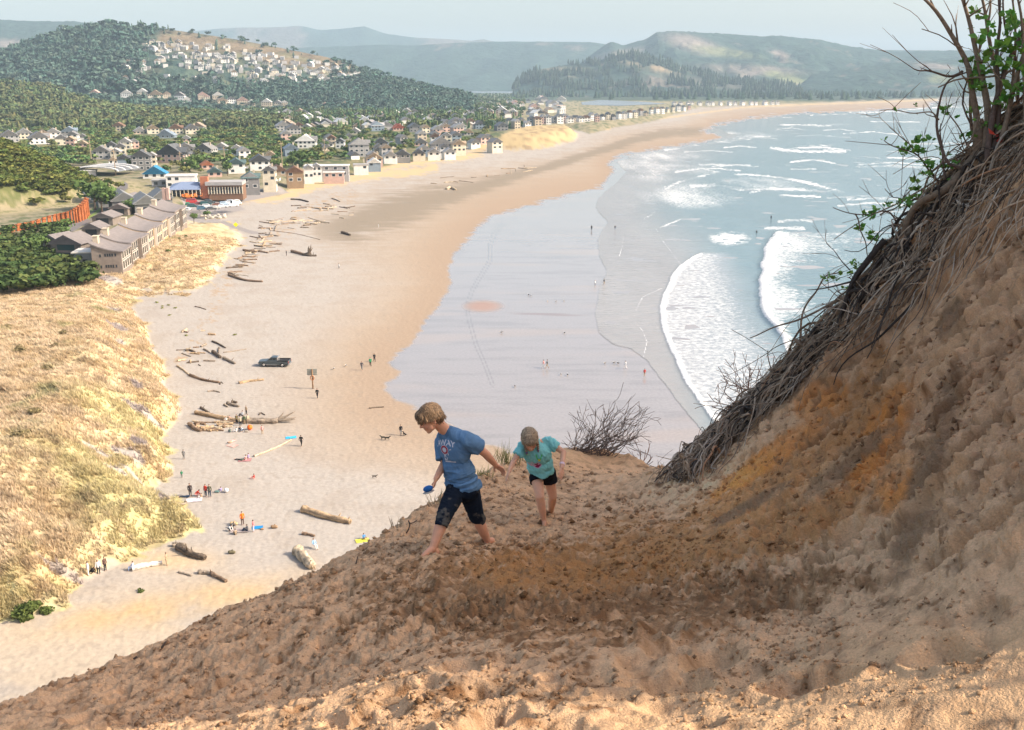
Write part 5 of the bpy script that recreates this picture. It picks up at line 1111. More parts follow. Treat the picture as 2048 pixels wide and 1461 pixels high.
# clumped shore pines filling the hollow in front of the hotel, and the shrubs of the mound: nobody could count these
HG = lambda x, y: ground_h(np.array([x]), np.array([y]))[0]
def fill(name, poly, n, h0, h1, col, label, tm=LT2_, sink=.3, warm=.12):
    xs = [p[0] for p in poly]; ys = [p[1] for p in poly]; P = flat_pts(n, min(xs), max(xs), min(ys), max(ys), lambda qx, qy, P: inpoly(qx, qy, poly) * 1.0)
    P[:, 2] = ground_h(P[:, 0], P[:, 1]) - sink; return scatter(name, P, RNG.uniform(h0, h1, len(P)), tm, tree_cols(len(P), col, .3, warm), M_pine, label, wid=1.5)
fill('pine_thicket', [(-200, 610), (-200, 510), (0, 505), (60, 512), (100, 530), (150, 552), (182, 560), (186, 575), (120, 582), (40, 600), (0, 615)], 420, 3.2, 5.6, (.075, .115, .035), 'dense green pine thicket in the hollow below the hotel')
fill('drive_thicket', [(0, 476), (60, 468), (130, 462), (150, 466), (118, 490), (90, 512), (40, 505), (0, 500)], 60, 2.5, 5, (.07, .11, .035), 'green bushes between the rusty wall and the drive')
P_ = flat_pts(7500, -200, 1010, 243, 358, lambda qx, qy, P: (sdf(qx, qy, INLAND) > 5) * (qy < np.interp(qx, [-60, 120, 200, 300, 420, 480, 560, 700, 850, 930, 1010], [300, 340, 330, 345, 352, 345, 345, 318, 304, 290, 268])) * (.35 + .65 * ss(-.3, .3, fbm(P[:, 0] / 30, P[:, 1] / 30, 72, 3))))
qx, qy, _ = proj(P_); ok_ = np.ones(len(P_), bool)
TL += [(a, b, w_) for a, b, w_ in HX]
for t in TL: ok_ &= ~((np.abs(qx - t[0]) < t[2] * .5) & (qy - t[1] > -12) & (qy - t[1] < 12))
P_ = P_[ok_]; scatter('town_pines', P_, RNG.uniform(2.6, 5.2, len(P_)), LT_, tree_cols(len(P_), (.10, .155, .05), .4, .25), M_leafF, 'mass of low green pines filling the town between the houses', wid=1.5)
mq = G(-60, 405, 0)
P_ = []
for i in range(9000):
    a = RNG.uniform(0, 6.283); r_ = math.sqrt(RNG.random()); x = mq[0] + 62 * r_ * math.cos(a) ; y = mq[1] + 74 * r_ * math.sin(a)
    if r_ < .74 + .14 * vn(np.array([x / 12]), np.array([y / 12]), 9)[0] or RNG.random() < .04: P_.append((x, y, 0))
P_ = np.array(P_)[:3000]; P_[:, 2] = ground_h(P_[:, 0], P_[:, 1]) - .4
scatter('mound_shrubs', P_, RNG.uniform(2.0, 4.2, len(P_)), LT2_, tree_cols(len(P_), (.11, .14, .035), .3, .12), M_pine, 'green and tawny shrubs matting the mound behind the rusty wall', wid=1.8)
# ================================================================ bank brush
M_bark = mat('twig_bark', attr='Col', rough=.9, spec=.12, var=.3, vscale=30)
M_leaf = mat('fresh_leaf', attr='Col', rough=.5, spec=.35, trans=.35)
rb = random.Random(21); nb = np.random.default_rng(21)
BR = [(1352, 1030, 10.8), (1385, 985, 11.2), (1430, 915, 11.4), (1490, 845, 11.4), (1565, 765, 11.1), (1650, 662, 10.6), (1760, 540, 10.1), (1860, 405, 9.7), (1960, 295, 9.3), (2060, 210, 9.0), (2180, 100, 8.9)]
BRA = np.array(BR, float)
def br_at(s):                            # s in 0..1 along the brush line
    n = len(BR) - 1; u = np.clip(s, 0, 1) * n; i = min(int(u), n - 1); return BRA[i] + (BRA[i + 1] - BRA[i]) * (u - i)
def wig(P, amp, k=3, rg=nb):
    P = np.asarray(P, float); n = len(P); t = np.linspace(0, 1, n)
    for j in range(1, k + 1): P = P + rg.normal(size=3)[None] * (amp / j) * np.sin(np.pi * j * 1.3 * t + rg.uniform(0, 6))[:, None] * np.minimum(1, t * 4)[:, None]
    return P
def spline(P, n=12):
    P = np.asarray(P, float); m = len(P)
    if m == 2: return P[0] + (P[1] - P[0]) * np.linspace(0, 1, n)[:, None]
    t = np.linspace(0, m - 1, n); out = []
    for u in t:
        i = min(int(u), m - 2); f = u - i; p0, p1, p2, p3 = P[max(i - 1, 0)], P[i], P[i + 1], P[min(i + 2, m - 1)]
        out.append(.5 * ((2 * p1) + (-p0 + p2) * f + (2 * p0 - 5 * p1 + 4 * p2 - p3) * f * f + (-p0 + 3 * p1 - 3 * p2 + p3) * f ** 3))
    return np.array(out)
def px3(L): return np.array([DP(*p) for p in L])
DK = (.24, .17, .115); MD = (.42, .31, .215); LT = (.52, .42, .32); RB = (.42, .23, .13); BK = (.07, .055, .045)
# 1. the matted roots and dead stems lying down the bank
m = MB()
def lay(s0, len_, off0, off1, r, col, lift=.0, seg=14, amp=.07):
    """a stem that lies along the brush line: s0 start, off = photo offset to the lower right"""
    n = seg; P = []
    for i in range(n):
        t = i / (n - 1); b = br_at(s0 - len_ * t); o_ = off0 + (off1 - off0) * t
        px, py = b[0] + o_ * .62, b[1] + o_ * .78
        P.append((px, py, b[2] - max(0, o_) * .008))
    P = px3(P); gz = base_fast(P[:, 0], P[:, 1]) + .03
    low = P[:, 2] < gz + .01
    P[:, 2] = np.where(low | (off0 > 12) | (rb.random() < .8), gz + .02 + lift * np.sin(np.pi * np.linspace(0, 1, n)), P[:, 2])
    m.tube(wig(P, amp), np.linspace(r, r * .35, n), 5, np.array(col) * rb.uniform(.7, 1.3))
for i in range(1650):
    s0 = rb.uniform(.08, 1.0); wdt = np.interp(s0, [0, .15, .3, .5, .75, 1], [50, 60, 70, 105, 170, 250]); ng = np.interp(s0, [0, .1, .25, .4, 1], [20, 60, 45, 10, 6])
    o0 = rb.uniform(-ng, 0) if rb.random() < .3 else abs(rb.gauss(0, .40)) * wdt - 4; ln = rb.uniform(.05, .24)
    lay(s0, ln, o0, o0 + rb.gauss(0, .35) * wdt, rb.choice([.0035, .0045, .006, .008, .014]) * rb.uniform(.8, 1.3), rb.choice([DK, DK, MD, MD, LT, BK, RB if rb.random() < .25 else MD]), lift=rb.uniform(0, .22), amp=rb.uniform(.02, .065))
for i in range(230):                     # dense dark heart of the mat
    s0 = rb.uniform(.28, .78); lay(s0, rb.uniform(.04, .12), rb.uniform(-5, 60), rb.uniform(0, 70), rb.uniform(.012, .03), rb.choice([BK, BK, DK]), lift=rb.uniform(0, .12))
for i in range(170):                     # sprigs that stand out against the sea
    s0 = rb.uniform(.05, .98); b = br_at(s0); a = rb.uniform(2.0, 3.6); L = rb.uniform(16, 52) * np.interp(s0, [0, .5, 1], [.7, .9, 1.2])
    p0 = (b[0] + rb.uniform(-6, 25), b[1] + rb.uniform(-4, 25), b[2]); p2 = (p0[0] + L * math.cos(a), p0[1] - L * math.sin(a) * .9 - 6, b[2] + rb.uniform(-.3, .3)); pm = ((p0[0] + p2[0]) / 2 + rb.uniform(-14, 14), (p0[1] + p2[1]) / 2 + rb.uniform(-12, 12), b[2])
    P = spline(px3([p0, pm, p2]), 8); m.tube(P, np.linspace(.010, .003, 8), 4, rb.choice([DK, MD, RB]))
    for q in range(rb.choice([1, 2, 3])):
        k = rb.randint(2, 6); v = nb.normal(size=3) * .07 + (P[k] - P[k - 1]) * 1.4; m.tube(spline([P[k], P[k] + v * .6, P[k] + v * 1.2 + nb.normal(size=3) * .02], 4), np.linspace(.005, .002, 4), 3, rb.choice([DK, MD]))
tag(m.obj('root_mat', M_bark), 'tangled mat of grey roots and dead stems down the edge of the sand bank', kind='stuff')
# thick dead limbs lying in the mat, each by itself
LIMBS = [([(1960, 300, 9.2), (1890, 380, 9.3), (1830, 420, 9.6), (1790, 500, 9.8), (1750, 560, 10), (1700, 640, 10.2), (1660, 720, 10.4)], .045, DK, 'thickest dark limb curving down from the tree along the brush'),
         ([(2010, 330, 8.9), (1950, 480, 9.0), (1880, 560, 9.2), (1800, 620, 9.5), (1700, 730, 9.9)], .022, MD, 'grey limb lying across the upper roots'),
         ([(1770, 480, 9.9), (1720, 540, 10), (1680, 640, 10.2), (1640, 700, 10.5), (1600, 750, 10.8)], .035, BK, 'black limb in the dark heart of the brush'),
         ([(1810, 600, 9.6), (1700, 650, 10), (1640, 720, 10.3), (1560, 790, 10.7)], .02, LT, 'pale bent branch across the middle of the brush'),
         ([(1675, 690, 10.3), (1620, 715, 10.6), (1560, 735, 10.9), (1530, 765, 11.0), (1515, 800, 11)], .032, DK, 'crooked limb arching over the sea at the elbow of the brush'),
         ([(1640, 750, 10.4), (1560, 830, 10.9), (1480, 880, 11.3), (1440, 940, 11.5)], .028, MD, 'long weathered limb slanting over the lower bank'),
         ([(1466, 915, 11.3), (1430, 940, 11.4), (1390, 946, 11.6), (1345, 950, 11.9)], .03, MD, 'smooth grey branch curling out over the saddle'),
         ([(1455, 935, 11.2), (1420, 985, 11.1), (1380, 1015, 11), (1290, 1038, 10.7)], .045, LT, 'broken log end with a raw orange tip at the foot of the brush'),
         ([(1490, 870, 11.2), (1440, 960, 11.2), (1395, 1020, 10.9), (1370, 1035, 10.7)], .02, DK, 'dark stem hanging down to the path'),
         ([(1600, 700, 10.8), (1612, 640, 10.9), (1630, 590, 11), (1645, 560, 11), (1665, 552, 11)], .014, DK, 'forked sprig standing up at the elbow of the brush'),
         ([(1880, 470, 9.3), (1780, 590, 9.8), (1700, 690, 10.1), (1620, 790, 10.6)], .018, LT, 'long straight pale stem down the brush'),
         ([(1538, 760, 11), (1539, 735, 11), (1539, 703, 11)], .010, DK, 'short upright stick on the brush edge')]
for L, r, c, lb in LIMBS:
    P = spline(px3(L), 26); P = wig(P, .03, 4); mm = MB(); mm.tube(P, np.linspace(r, r * .45, 26), 8, np.array(c) * 1.0)
    for q in range(5):
        k = rb.randint(4, 22); v = nb.normal(size=3) * .16; mm.tube(spline([P[k], P[k] + v, P[k] + v * 1.8 + nb.normal(size=3) * .06], 6), np.linspace(r * .35, .003, 6), 5, np.array(c) * rb.uniform(.8, 1.3))
    tag(mm.obj('dead_branch', M_bark, smooth=True), lb, 'branch', 'dead limbs in the bank brush')
# 2. the leafy shrub tree on the crest
def leaf_cluster(mb, c, n, size, rg=nb, green=(.13, .30, .055)):
    for i in range(n):
        d = rg.normal(size=3); d[2] = abs(d[2]) * .6 + .1; d /= np.linalg.norm(d); L = size * rg.uniform(.8, 1.6); w_ = L * .34
        s_ = np.cross(d, rg.normal(size=3)); s_ /= np.linalg.norm(s_); up = np.cross(s_, d) * w_ * .35; p = c + rg.normal(size=3) * size * .25
        col = np.array(green) * rg.uniform(.65, 1.5) * np.array([rg.uniform(.8, 1.4), 1, rg.uniform(.7, 1.2)])
        mb.add([p, p + d * L * .5 + s_ * w_ + up, p + d * L, p + d * L * .5 - s_ * w_ + up, p + d * L * .5], T=[[0, 4, 1], [1, 4, 2], [0, 3, 4], [3, 2, 4]], col=col)
tr = empty('shrub_tree', DP(1960, 320, 9.2)); O0 = np.array(tr.location); tag(tr, 'many-stemmed shrub tree with bare twigs and fresh green leaves on top of the bank', 'tree')
MAIN = [([(1958, 330), (1955, 230), (1945, 170), (1935, 120), (1900, 60), (1870, 20), (1838, -10)], 9.2, .034), ([(1965, 330), (1972, 230), (1962, 150), (1955, 100), (1945, 40), (1925, -20)], 9.1, .036), ([(1975, 330), (1990, 200), (2010, 130), (2040, 60), (2060, 0)], 9.0, .032), ([(1970, 320), (1985, 240), (1998, 170), (1985, 90), (1975, 20), (1960, -30)], 9.3, .028),
        ([(1985, 310), (2005, 200), (2000, 100), (2000, 40), (1990, -20)], 9.0, .024), ([(1990, 320), (2020, 230), (2050, 120), (2075, 20)], 8.9, .03), ([(1968, 335), (1940, 250), (1952, 140), (1975, 40), (1985, -20)], 9.4, .02), ([(2000, 330), (2012, 210), (2025, 80), (2020, -20)], 9.2, .02),
        ([(1990, 340), (1965, 300), (1945, 250), (1925, 200), (1940, 140), (1925, 105), (1885, 75), (1840, 64)], 9.3, .012), ([(1955, 340), (1900, 330), (1885, 290), (1877, 245), (1885, 190), (1900, 160), (1935, 143)], 9.2, .018), ([(1925, 143), (1885, 152), (1850, 148), (1828, 139)], 9.2, .014), ([(1878, 240), (1855, 226), (1810, 217), (1757, 224)], 9.2, .008),
        ([(1900, 400), (1860, 340), (1835, 305), (1800, 290), (1765, 282)], 9.5, .012), ([(1838, 306), (1815, 282), (1786, 267)], 9.5, .008), ([(1880, 370), (1850, 330), (1838, 300)], 9.5, .008), ([(1900, 440), (1870, 400), (1850, 395)], 9.5, .008),
        ([(1890, 360), (1884, 300), (1880, 250)], 9.3, .012), ([(1960, 330), (1930, 290), (1900, 230), (1895, 215)], 9.2, .01), ([(1930, 300), (1960, 240), (1985, 200)], 9.0, .01), ([(1860, 390), (1890, 330), (1930, 280), (1960, 250)], 9.1, .008),
        ([(1800, 470), (1780, 425), (1745, 427), (1705, 425), (1668, 415)], 10, .010), ([(1710, 428), (1722, 460), (1735, 500), (1745, 530)], 10, .008), ([(1745, 500), (1780, 460), (1800, 430)], 10, .007), ([(1700, 540), (1680, 520), (1662, 500)], 10.2, .007), ([(1760, 430), (1800, 400), (1830, 385)], 9.9, .008), ([(1805, 400), (1780, 385), (1770, 376)], 9.9, .005),
        ([(2048, 330), (2042, 200), (2046, 60), (2035, -20)], 8.8, .022), ([(2030, 300), (2036, 150), (2010, 60), (2005, -20)], 9.1, .018)]
trunkm = MB(); trunkm.tube(spline([p - O0 for p in px3([(1958, 400, 9.3), (1962, 345, 9.25), (1960, 290, 9.2), (1957, 240, 9.2)])], 10), np.linspace(.10, .045, 10), 10, np.array(DK) * 1.1)
trunkm.tube(spline([p - O0 for p in px3([(1975, 400, 9.2), (1980, 340, 9.15), (1975, 290, 9.1), (1985, 220, 9.1)])], 10), np.linspace(.07, .035, 10), 10, np.array(DK))
trunkm.obj('trunk', M_bark, tr, True)
leafm = MB(); tipsL = []
for L, d, r in MAIN:
    P = spline([DP(a, b, d + .0) for a, b in L], 18) ; P = wig(P, .018, 3) - O0; bm_ = MB(); colb = np.array(rb.choice([DK, DK, (.16, .11, .085)]))
    bm_.tube(P, np.linspace(r, max(.0035, r * .35), 18), 6, colb); tipsL.append(P[-1])
    for q in range(int(3 + r * 150)):
        k = rb.randint(4, 17); dirn = P[k] - P[k - 1]; dirn /= np.linalg.norm(dirn); v = (dirn * .8 + nb.normal(size=3) * .55 + np.array([0, 0, .25])) * rb.uniform(.10, .34)
        Q = spline([P[k], P[k] + v * .5 + nb.normal(size=3) * .02, P[k] + v], 6); bm_.tube(Q, np.linspace(max(.003, r * .3), .002, 6), 4, colb * rb.uniform(.8, 1.4))
        if rb.random() < .5:
            v2 = (v + nb.normal(size=3) * .12) * .5; bm_.tube(spline([Q[3], Q[3] + v2 * .5, Q[3] + v2], 4), [.003, .0025, .002, .0015], 3, colb * 1.2)
    bm_.obj('branch', M_bark, tr, True)
for (a, b, d, n, sz, sp) in [(1955, 10, 9.1, 14, .05, .06), (1957, 35, 9.1, 12, .05, .06), (2003, 90, 8.9, 40, .07, .14), (2016, 80, 8.9, 30, .07, .12), (2038, 110, 8.8, 46, .07, .16), (2045, 130, 8.8, 40, .07, .16), (2046, 80, 8.8, 40, .07, .16), (2040, 155, 8.8, 40, .07, .15), (2030, 60, 8.9, 22, .06, .12), (2048, 170, 8.8, 30, .07, .14),
                         (1937, 118, 9.2, 14, .05, .07), (1950, 125, 9.2, 12, .05, .06), (1962, 150, 9.2, 30, .065, .1), (1975, 140, 9.1, 26, .06, .1), (1960, 160, 9.1, 24, .06, .08), (1944, 55, 9.2, 5, .04, .05), (1948, 215, 9.2, 12, .04, .06), (1965, 245, 9.1, 12, .04, .06), (1880, 230, 9.2, 10, .04, .04), (1885, 236, 9.2, 8, .04, .04), (1928, 275, 9.2, 12, .05, .05), (1910, 230, 9.2, 7, .03, .04),
                         (1797, 217, 9.2, 5, .03, .02), (1826, 216, 9.2, 6, .03, .02), (1768, 283, 9.5, 4, .03, .02), (1794, 294, 9.5, 4, .03, .02), (1820, 298, 9.5, 22, .05, .08), (1838, 290, 9.5, 24, .05, .08), (1825, 310, 9.5, 14, .05, .06), (1850, 320, 9.5, 16, .05, .07), (1858, 348, 9.5, 12, .05, .06), (1895, 308, 9.3, 12, .045, .05), (1893, 215, 9.3, 5, .03, .03),
                         (1830, 385, 9.8, 30, .05, .1), (1812, 398, 9.8, 24, .05, .08), (1795, 412, 9.9, 16, .045, .06), (1783, 415, 9.9, 12, .045, .05), (1750, 420, 10, 12, .045, .05), (1745, 426, 10, 8, .04, .04), (1870, 350, 9.4, 18, .045, .08), (1905, 345, 9.3, 20, .05, .1), (1850, 410, 9.6, 18, .045, .1), (1730, 440, 10, 12, .045, .05), (1714, 462, 10.1, 12, .045, .05), (1740, 470, 10.1, 20, .05, .06), (1746, 478, 10, 12, .045, .05),
                         (1703, 518, 10.2, 14, .045, .05), (1720, 525, 10.2, 12, .045, .05), (1664, 552, 10.8, 14, .05, .04), (1682, 556, 10.7, 16, .045, .06), (1700, 575, 10.4, 18, .045, .08), (1706, 560, 10.4, 10, .04, .06), (1635, 632, 10.9, 4, .03, .03), (1965, 190, 9.0, 14, .04, .1), (2020, 190, 8.9, 26, .05, .2), (2030, 220, 8.9, 24, .05, .2)]:
    c = DP(a, b, d) - O0; grp = max(1, n // 6)
    for g_ in range(grp): leaf_cluster(leafm, c + nb.normal(size=3) * sp * .8, n // grp, sz)
leafm.obj('leaves', M_leaf, tr)
# 3. dead bush on the sand crest, tufts and twigs
def fanbush(name, roots, tips, r, lb, col, sub=3, gp=None, depth=13.2, cat='bush'):
    mm = MB(); 
    for (tx_, ty_, jj) in tips:
        a, b = roots[rb.randrange(len(roots))] if jj is None else roots[jj]
        q = DP(a, b, depth); q[2] = slope_z(np.array([q[0]]), np.array([q[1]]))[0] - .05
        t_ = DP(tx_, ty_, depth + rb.uniform(-.25, .35)); mid = q * .55 + t_ * .45 + np.array([0, 0, -.05]) + nb.normal(size=3) * .03
        P = wig(spline([q, mid, t_], 12), .018, 3); mm.tube(P, np.linspace(r, r * .25, 12), 5, np.array(col) * rb.uniform(.7, 1.4))
        for s_ in range(sub):
            k = rb.randint(4, 10); v = (P[-1] - P[0]) * rb.uniform(.12, .3) + nb.normal(size=3) * .09; Q = spline([P[k], P[k] + v * .5 + nb.normal(size=3) * .02, P[k] + v], 6); mm.tube(Q, np.linspace(r * .4, .003, 6), 4, np.array(col) * rb.uniform(.7, 1.4))
            if rb.random() < .6: v2 = v * .5 + nb.normal(size=3) * .05; mm.tube([Q[3], Q[3] + v2 * .5, Q[3] + v2], [.004, .003, .002], 3, np.array(col))
    o = mm.obj(name, M_bark); return tag(o, lb, cat, gp)
tips = [(1228, 798, None), (1190, 825, None), (1262, 818, None), (1268, 822, None), (1250, 835, None), (1262, 848, None), (1306, 828, None), (1298, 845, None), (1290, 860, None), (1240, 815, None), (1215, 835, None), (1280, 872, None), (1292, 868, None), (1268, 865, None), (1240, 850, None), (1225, 858, None), (1175, 850, None), (1150, 868, None), (1132, 872, None), (1255, 880, None), (1285, 885, None), (1210, 860, None), (1200, 848, None), (1255, 828, None), (1236, 838, None), (1275, 845, None), (1180, 862, None), (1230, 875, None)]
fanbush('dead_bush', [(1128, 895), (1145, 894), (1165, 895), (1185, 897), (1205, 898), (1220, 902)], tips + [(rb.uniform(1150, 1290), rb.uniform(820, 880), None) for _ in range(26)], .0062, 'leafless windswept bush on the sandy crest behind the girl', (.17, .125, .10), 4)
fanbush('dead_twigs', [(1285, 925), (1275, 920)], [(1265, 905, None), (1298, 890, None), (1302, 908, None), (1290, 905, None), (1278, 900, None), (1270, 912, None)], .010, 'small reddish twigs poking out at the end of the crest', (.19, .10, .07), 2)
fanbush('dry_shrub', [(1525, 800), (1510, 815), (1495, 825)], [(1450, 760, None), (1470, 726, None), (1500, 730, None), (1448, 775, None), (1455, 790, None), (1480, 745, None), (1520, 735, None), (1490, 752, None), (1462, 800, None), (1475, 770, None), (1505, 745, None), (1470, 810, None), (1440, 800, None), (1545, 745, None), (1560, 735, None), (1430, 805, None)], .008, 'reddish dry shrub fanning out over the surf from the brush', (.27, .16, .11), 6, depth=11.4)
fanbush('dead_twigs', [(1322, 938)], [(1317, 918, None), (1312, 925, None), (1326, 922, None)], .006, 'tiny grey twig at the saddle', (.15, .12, .1), 1, depth=12.6)
def grass_tuft(a, b, d, h, n, lb, col=(.25, .24, .10)):
    mm = MB(); c = DP(a, b, d); c[2] = slope_z(np.array([c[0]]), np.array([c[1]]))[0] - .02
    for i in range(n):
        g = rb.uniform(0, 6.28); L = h * rb.uniform(.5, 1.1); q = c + np.array([rb.gauss(0, h * .35), rb.gauss(0, h * .2), 0]); v = np.array([math.cos(g) * .5 * L, math.sin(g) * .5 * L, L]); sw = np.array([-math.sin(g), math.cos(g), 0]) * .0032
        k = np.array(col) * rb.uniform(.7, 1.5); p1 = q + v * .55; p2 = q + v * np.array([1.2, 1.2, .9]); mm.add([q - sw, q + sw, p1 + sw, p1 - sw, p2], Q=[[0, 1, 2, 3]], T=[[3, 2, 4]], col=k)
    return tag(mm.obj('grass_tuft', M_grass), lb, 'grass tuft')
grass_tuft(1012, 925, 11.9, .26, 90, 'pale green grass tuft between the two children')
grass_tuft(962, 945, 10.9, .17, 60, 'low green tuft right behind the boy')
grass_tuft(1052, 932, 12.2, .12, 30, 'small yellowish tuft behind the girl')
grass_tuft(868, 1018, 9.6, .22, 26, 'thin dry weed leaning out beside the boy', (.3, .25, .16))
grass_tuft(785, 1062, 9.0, .13, 6, 'sparse twiggy weed on the slope edge', (.25, .2, .14))
for (pts, r, lb) in [([(812, 1068), (820, 1052), (816, 1040), (822, 1048), (835, 1040)], .007, 'forked grey stick standing on the slope edge'), ([(868, 1021), (850, 1022), (832, 1020)], .006, 'thin horizontal twig on the slope edge left of the boy'), ([(712, 1128), (716, 1112)], .006, 'tiny upright twig on the slope edge'), ([(320, 1300), (332, 1284)], .012, 'short dark stick lying on the lower left slope'), ([(262, 1324), (274, 1314)], .014, 'stub of dark wood on the lower left slope'),
                     ([(1085, 1240), (1110, 1250), (1150, 1262)], .008, 'thin dark root lying on the trodden sand'), ([(1348, 1170), (1362, 1200), (1370, 1210)], .016, 'orange stick poking out of the sand'), ([(1378, 1190), (1368, 1212), (1345, 1214)], .013, 'short orange twig crossing the orange stick'), ([(1605, 1038), (1606, 1062)], .01, 'little peg of wood in the ochre bank'), ([(1668, 1078), (1667, 1100)], .006, 'thin pale twig at the foot of the ochre bank')]:
    Q = [on_slope(a, b) for a, b in pts]; dd = Q[0]; d0 = float(proj(dd)[2]); P = spline([DP(a, b, d0) if k else dd for k, (a, b) in enumerate(pts)], 8); mm = MB(); mm.tube(P, np.linspace(r, r * .6, 8), 6, (.42, .18, .07) if 'orange' in lb else (.12, .09, .07)); tag(mm.obj('stick', M_bark, smooth=True), lb, 'stick')
# red scraps in the roots
for a, b, lb in [(1992, 272, 'small red leaf stuck in the bank under the shrub tree'), (1977, 340, 'dark red leaf among the roots')]:
    mm = MB(); leaf_cluster(mm, DP(a, b, 8.9), 4, .06, green=(.45, .05, .03)); tag(mm.obj('red_leaf', M_leaf), lb, 'leaf')
# ================================================================ people: bodies grown from joined limbs, one continuous surface
from mathutils import Matrix
from mathutils.bvhtree import BVHTree
def V3(*a): return np.array(a, float)
def nrm(v): v = np.asarray(v, float); return v / (np.linalg.norm(v) + 1e-12)
def cap_(mb, p0, p1, r0, r1, k=14, flat=None):
    p0 = np.asarray(p0, float); p1 = np.asarray(p1, float); n = 5
    ax = nrm(p1 - p0); a = np.linspace(math.pi / 2, 0, n)
    pts = []; rr_ = []
    for q in a: pts.append(p0 - ax * r0 * math.sin(q)); rr_.append(max(1e-4, r0 * math.cos(q)))
    for q in a[::-1]: pts.append(p1 + ax * r1 * math.sin(q)); rr_.append(max(1e-4, r1 * math.cos(q)))
    mb.tube(np.array(pts), np.array(rr_), k)
def ell(mb, c, r, f=None, u=None, seg=20, rings=14):
    """ellipsoid; radii along forward, left, up"""
    if f is None: M = np.eye(3)
    else:
        f = nrm(f); u = nrm(np.asarray(u) - f * np.dot(u, f)); l = np.cross(u, f); M = np.stack([f, l, u], 1)
    mb.ball(c, r, seg, rings, M=M)
def grow(name, mb, voxel, smooth=4, fac=.5):
    me = mb.mesh(name + '_rough'); o = bpy.data.objects.new('tmp', me); COL.objects.link(o)
    r = o.modifiers.new('r', 'REMESH'); r.mode = 'VOXEL'; r.voxel_size = voxel; r.use_smooth_shade = True
    if smooth: s_ = o.modifiers.new('s', 'SMOOTH'); s_.iterations = smooth; s_.factor = fac
    dg = bpy.context.evaluated_depsgraph_get(); ev = o.evaluated_get(dg); out = bpy.data.meshes.new_from_object(ev); out.name = name
    bpy.data.objects.remove(o); bpy.data.meshes.remove(me)
    out.polygons.foreach_set('use_smooth', np.ones(len(out.polygons), bool)); return out
def vget(me): a = np.empty(len(me.vertices) * 3, np.float32); me.vertices.foreach_get('co', a); return a.reshape(-1, 3).astype(float)
def nget(me): a = np.empty(len(me.vertices) * 3, np.float32); me.vertex_normals.foreach_get('vector', a); return a.reshape(-1, 3).astype(float)
def vset(me, V): me.vertices.foreach_set('co', np.asarray(V, np.float32).ravel()); me.update()
def setcol(me, C):
    a = me.color_attributes.get('Col') or me.color_attributes.new('Col', 'FLOAT_COLOR', 'POINT'); c = np.ones((len(C), 4), np.float32); c[:, :3] = C; a.data.foreach_set('color', c.ravel())
def clampP(V, p, n, region=None):
    n = nrm(n); d = (V - p) @ n; m = d > 0
    if region is not None: m &= region
    V[m] -= d[m][:, None] * n[None]; return V
def hand(mb, w, d, pn, side, s=1.0, curl=.5, spread=.16):
    """wrist, direction of the hand, palm normal, thumb side (vector)"""
    d = nrm(d); pn = nrm(pn - d * np.dot(pn, d)); t = nrm(np.cross(d, pn)) * side
    for k in (-.5, 0, .5): cap_(mb, w + t * k * .022 * s, w + d * .072 * s + t * k * .05 * s, .0135 * s, .0115 * s, 10)
    tips = []
    for i, (off, L) in enumerate([(1.5, .066), (.5, .073), (-.5, .068), (-1.5, .054)]):
        b = w + d * .078 * s + t * off * .0165 * s; dd = nrm(d + t * off * spread * .35); r = .0072 * s
        c1 = curl * (.75 + .13 * i); L *= s
        p = b; ang = c1 * .5
        for seg_, rr_ in ((.42, 1.0), (.32, .92), (.26, .82)):
            q = p + (dd * math.cos(ang) + pn * math.sin(ang)) * L * seg_; cap_(mb, p, q, r * rr_, r * rr_ * .93, 8); p = q; ang += c1 * .65
        tips.append(p)
    tb = w + d * .022 * s + t * .022 * s; t1 = tb + (d * .6 + t * .75 + pn * .35) * .034 * s; t2 = t1 + (d * .85 + t * .3 + pn * .35) * .028 * s
    cap_(mb, tb, t1, .011 * s, .0092 * s, 8); cap_(mb, t1, t2, .009 * s, .0075 * s, 8); return tips
def head(mb, c, f, u, s=1.0):
    f = nrm(f); u = nrm(u - f * np.dot(u, f)); l = np.cross(u, f)
    P = lambda a, b, z: c + (f * a + l * b + u * z) * s
    ell(mb, P(-.008, 0, .028), [.093 * s, .074 * s, .082 * s], f, u); ell(mb, P(.030, 0, -.035), [.056 * s, .056 * s, .068 * s], f, u)
    ell(mb, P(.045, 0, .01), [.047 * s, .058 * s, .05 * s], f, u)
    cap_(mb, P(.062, -.012, -.092), P(.062, .012, -.092), .017 * s, .017 * s); cap_(mb, P(.03, .045, -.065), P(.055, .018, -.09), .018 * s, .016 * s); cap_(mb, P(.03, -.045, -.065), P(.055, -.018, -.09), .018 * s, .016 * s)
    cap_(mb, P(.083, 0, .0), P(.102, 0, -.030), .0075 * s, .0105 * s, 10); ell(mb, P(.094, .009, -.034), [.008 * s] * 3); ell(mb, P(.094, -.009, -.034), [.008 * s] * 3)
    cap_(mb, P(.080, -.016, -.056), P(.080, .016, -.056), .0085 * s, .0085 * s, 10); cap_(mb, P(.078, -.014, -.067), P(.078, .014, -.067), .0085 * s, .0085 * s, 10)
    for k in (1, -1):
        ell(mb, P(.062, k * .032, -.028), [.022 * s, .02 * s, .022 * s], f, u); cap_(mb, P(.078, k * .012, .018), P(.07, k * .045, .018), .008 * s, .006 * s, 8)
        ell(mb, P(-.005, k * .077, -.012), [.019 * s, .008 * s, .030 * s], nrm(f - l * k * .5), u); ell(mb, P(-.012, k * .082, -.002), [.014 * s, .006 * s, .022 * s], nrm(f - l * k * .8), u)
    return P, f, u, l
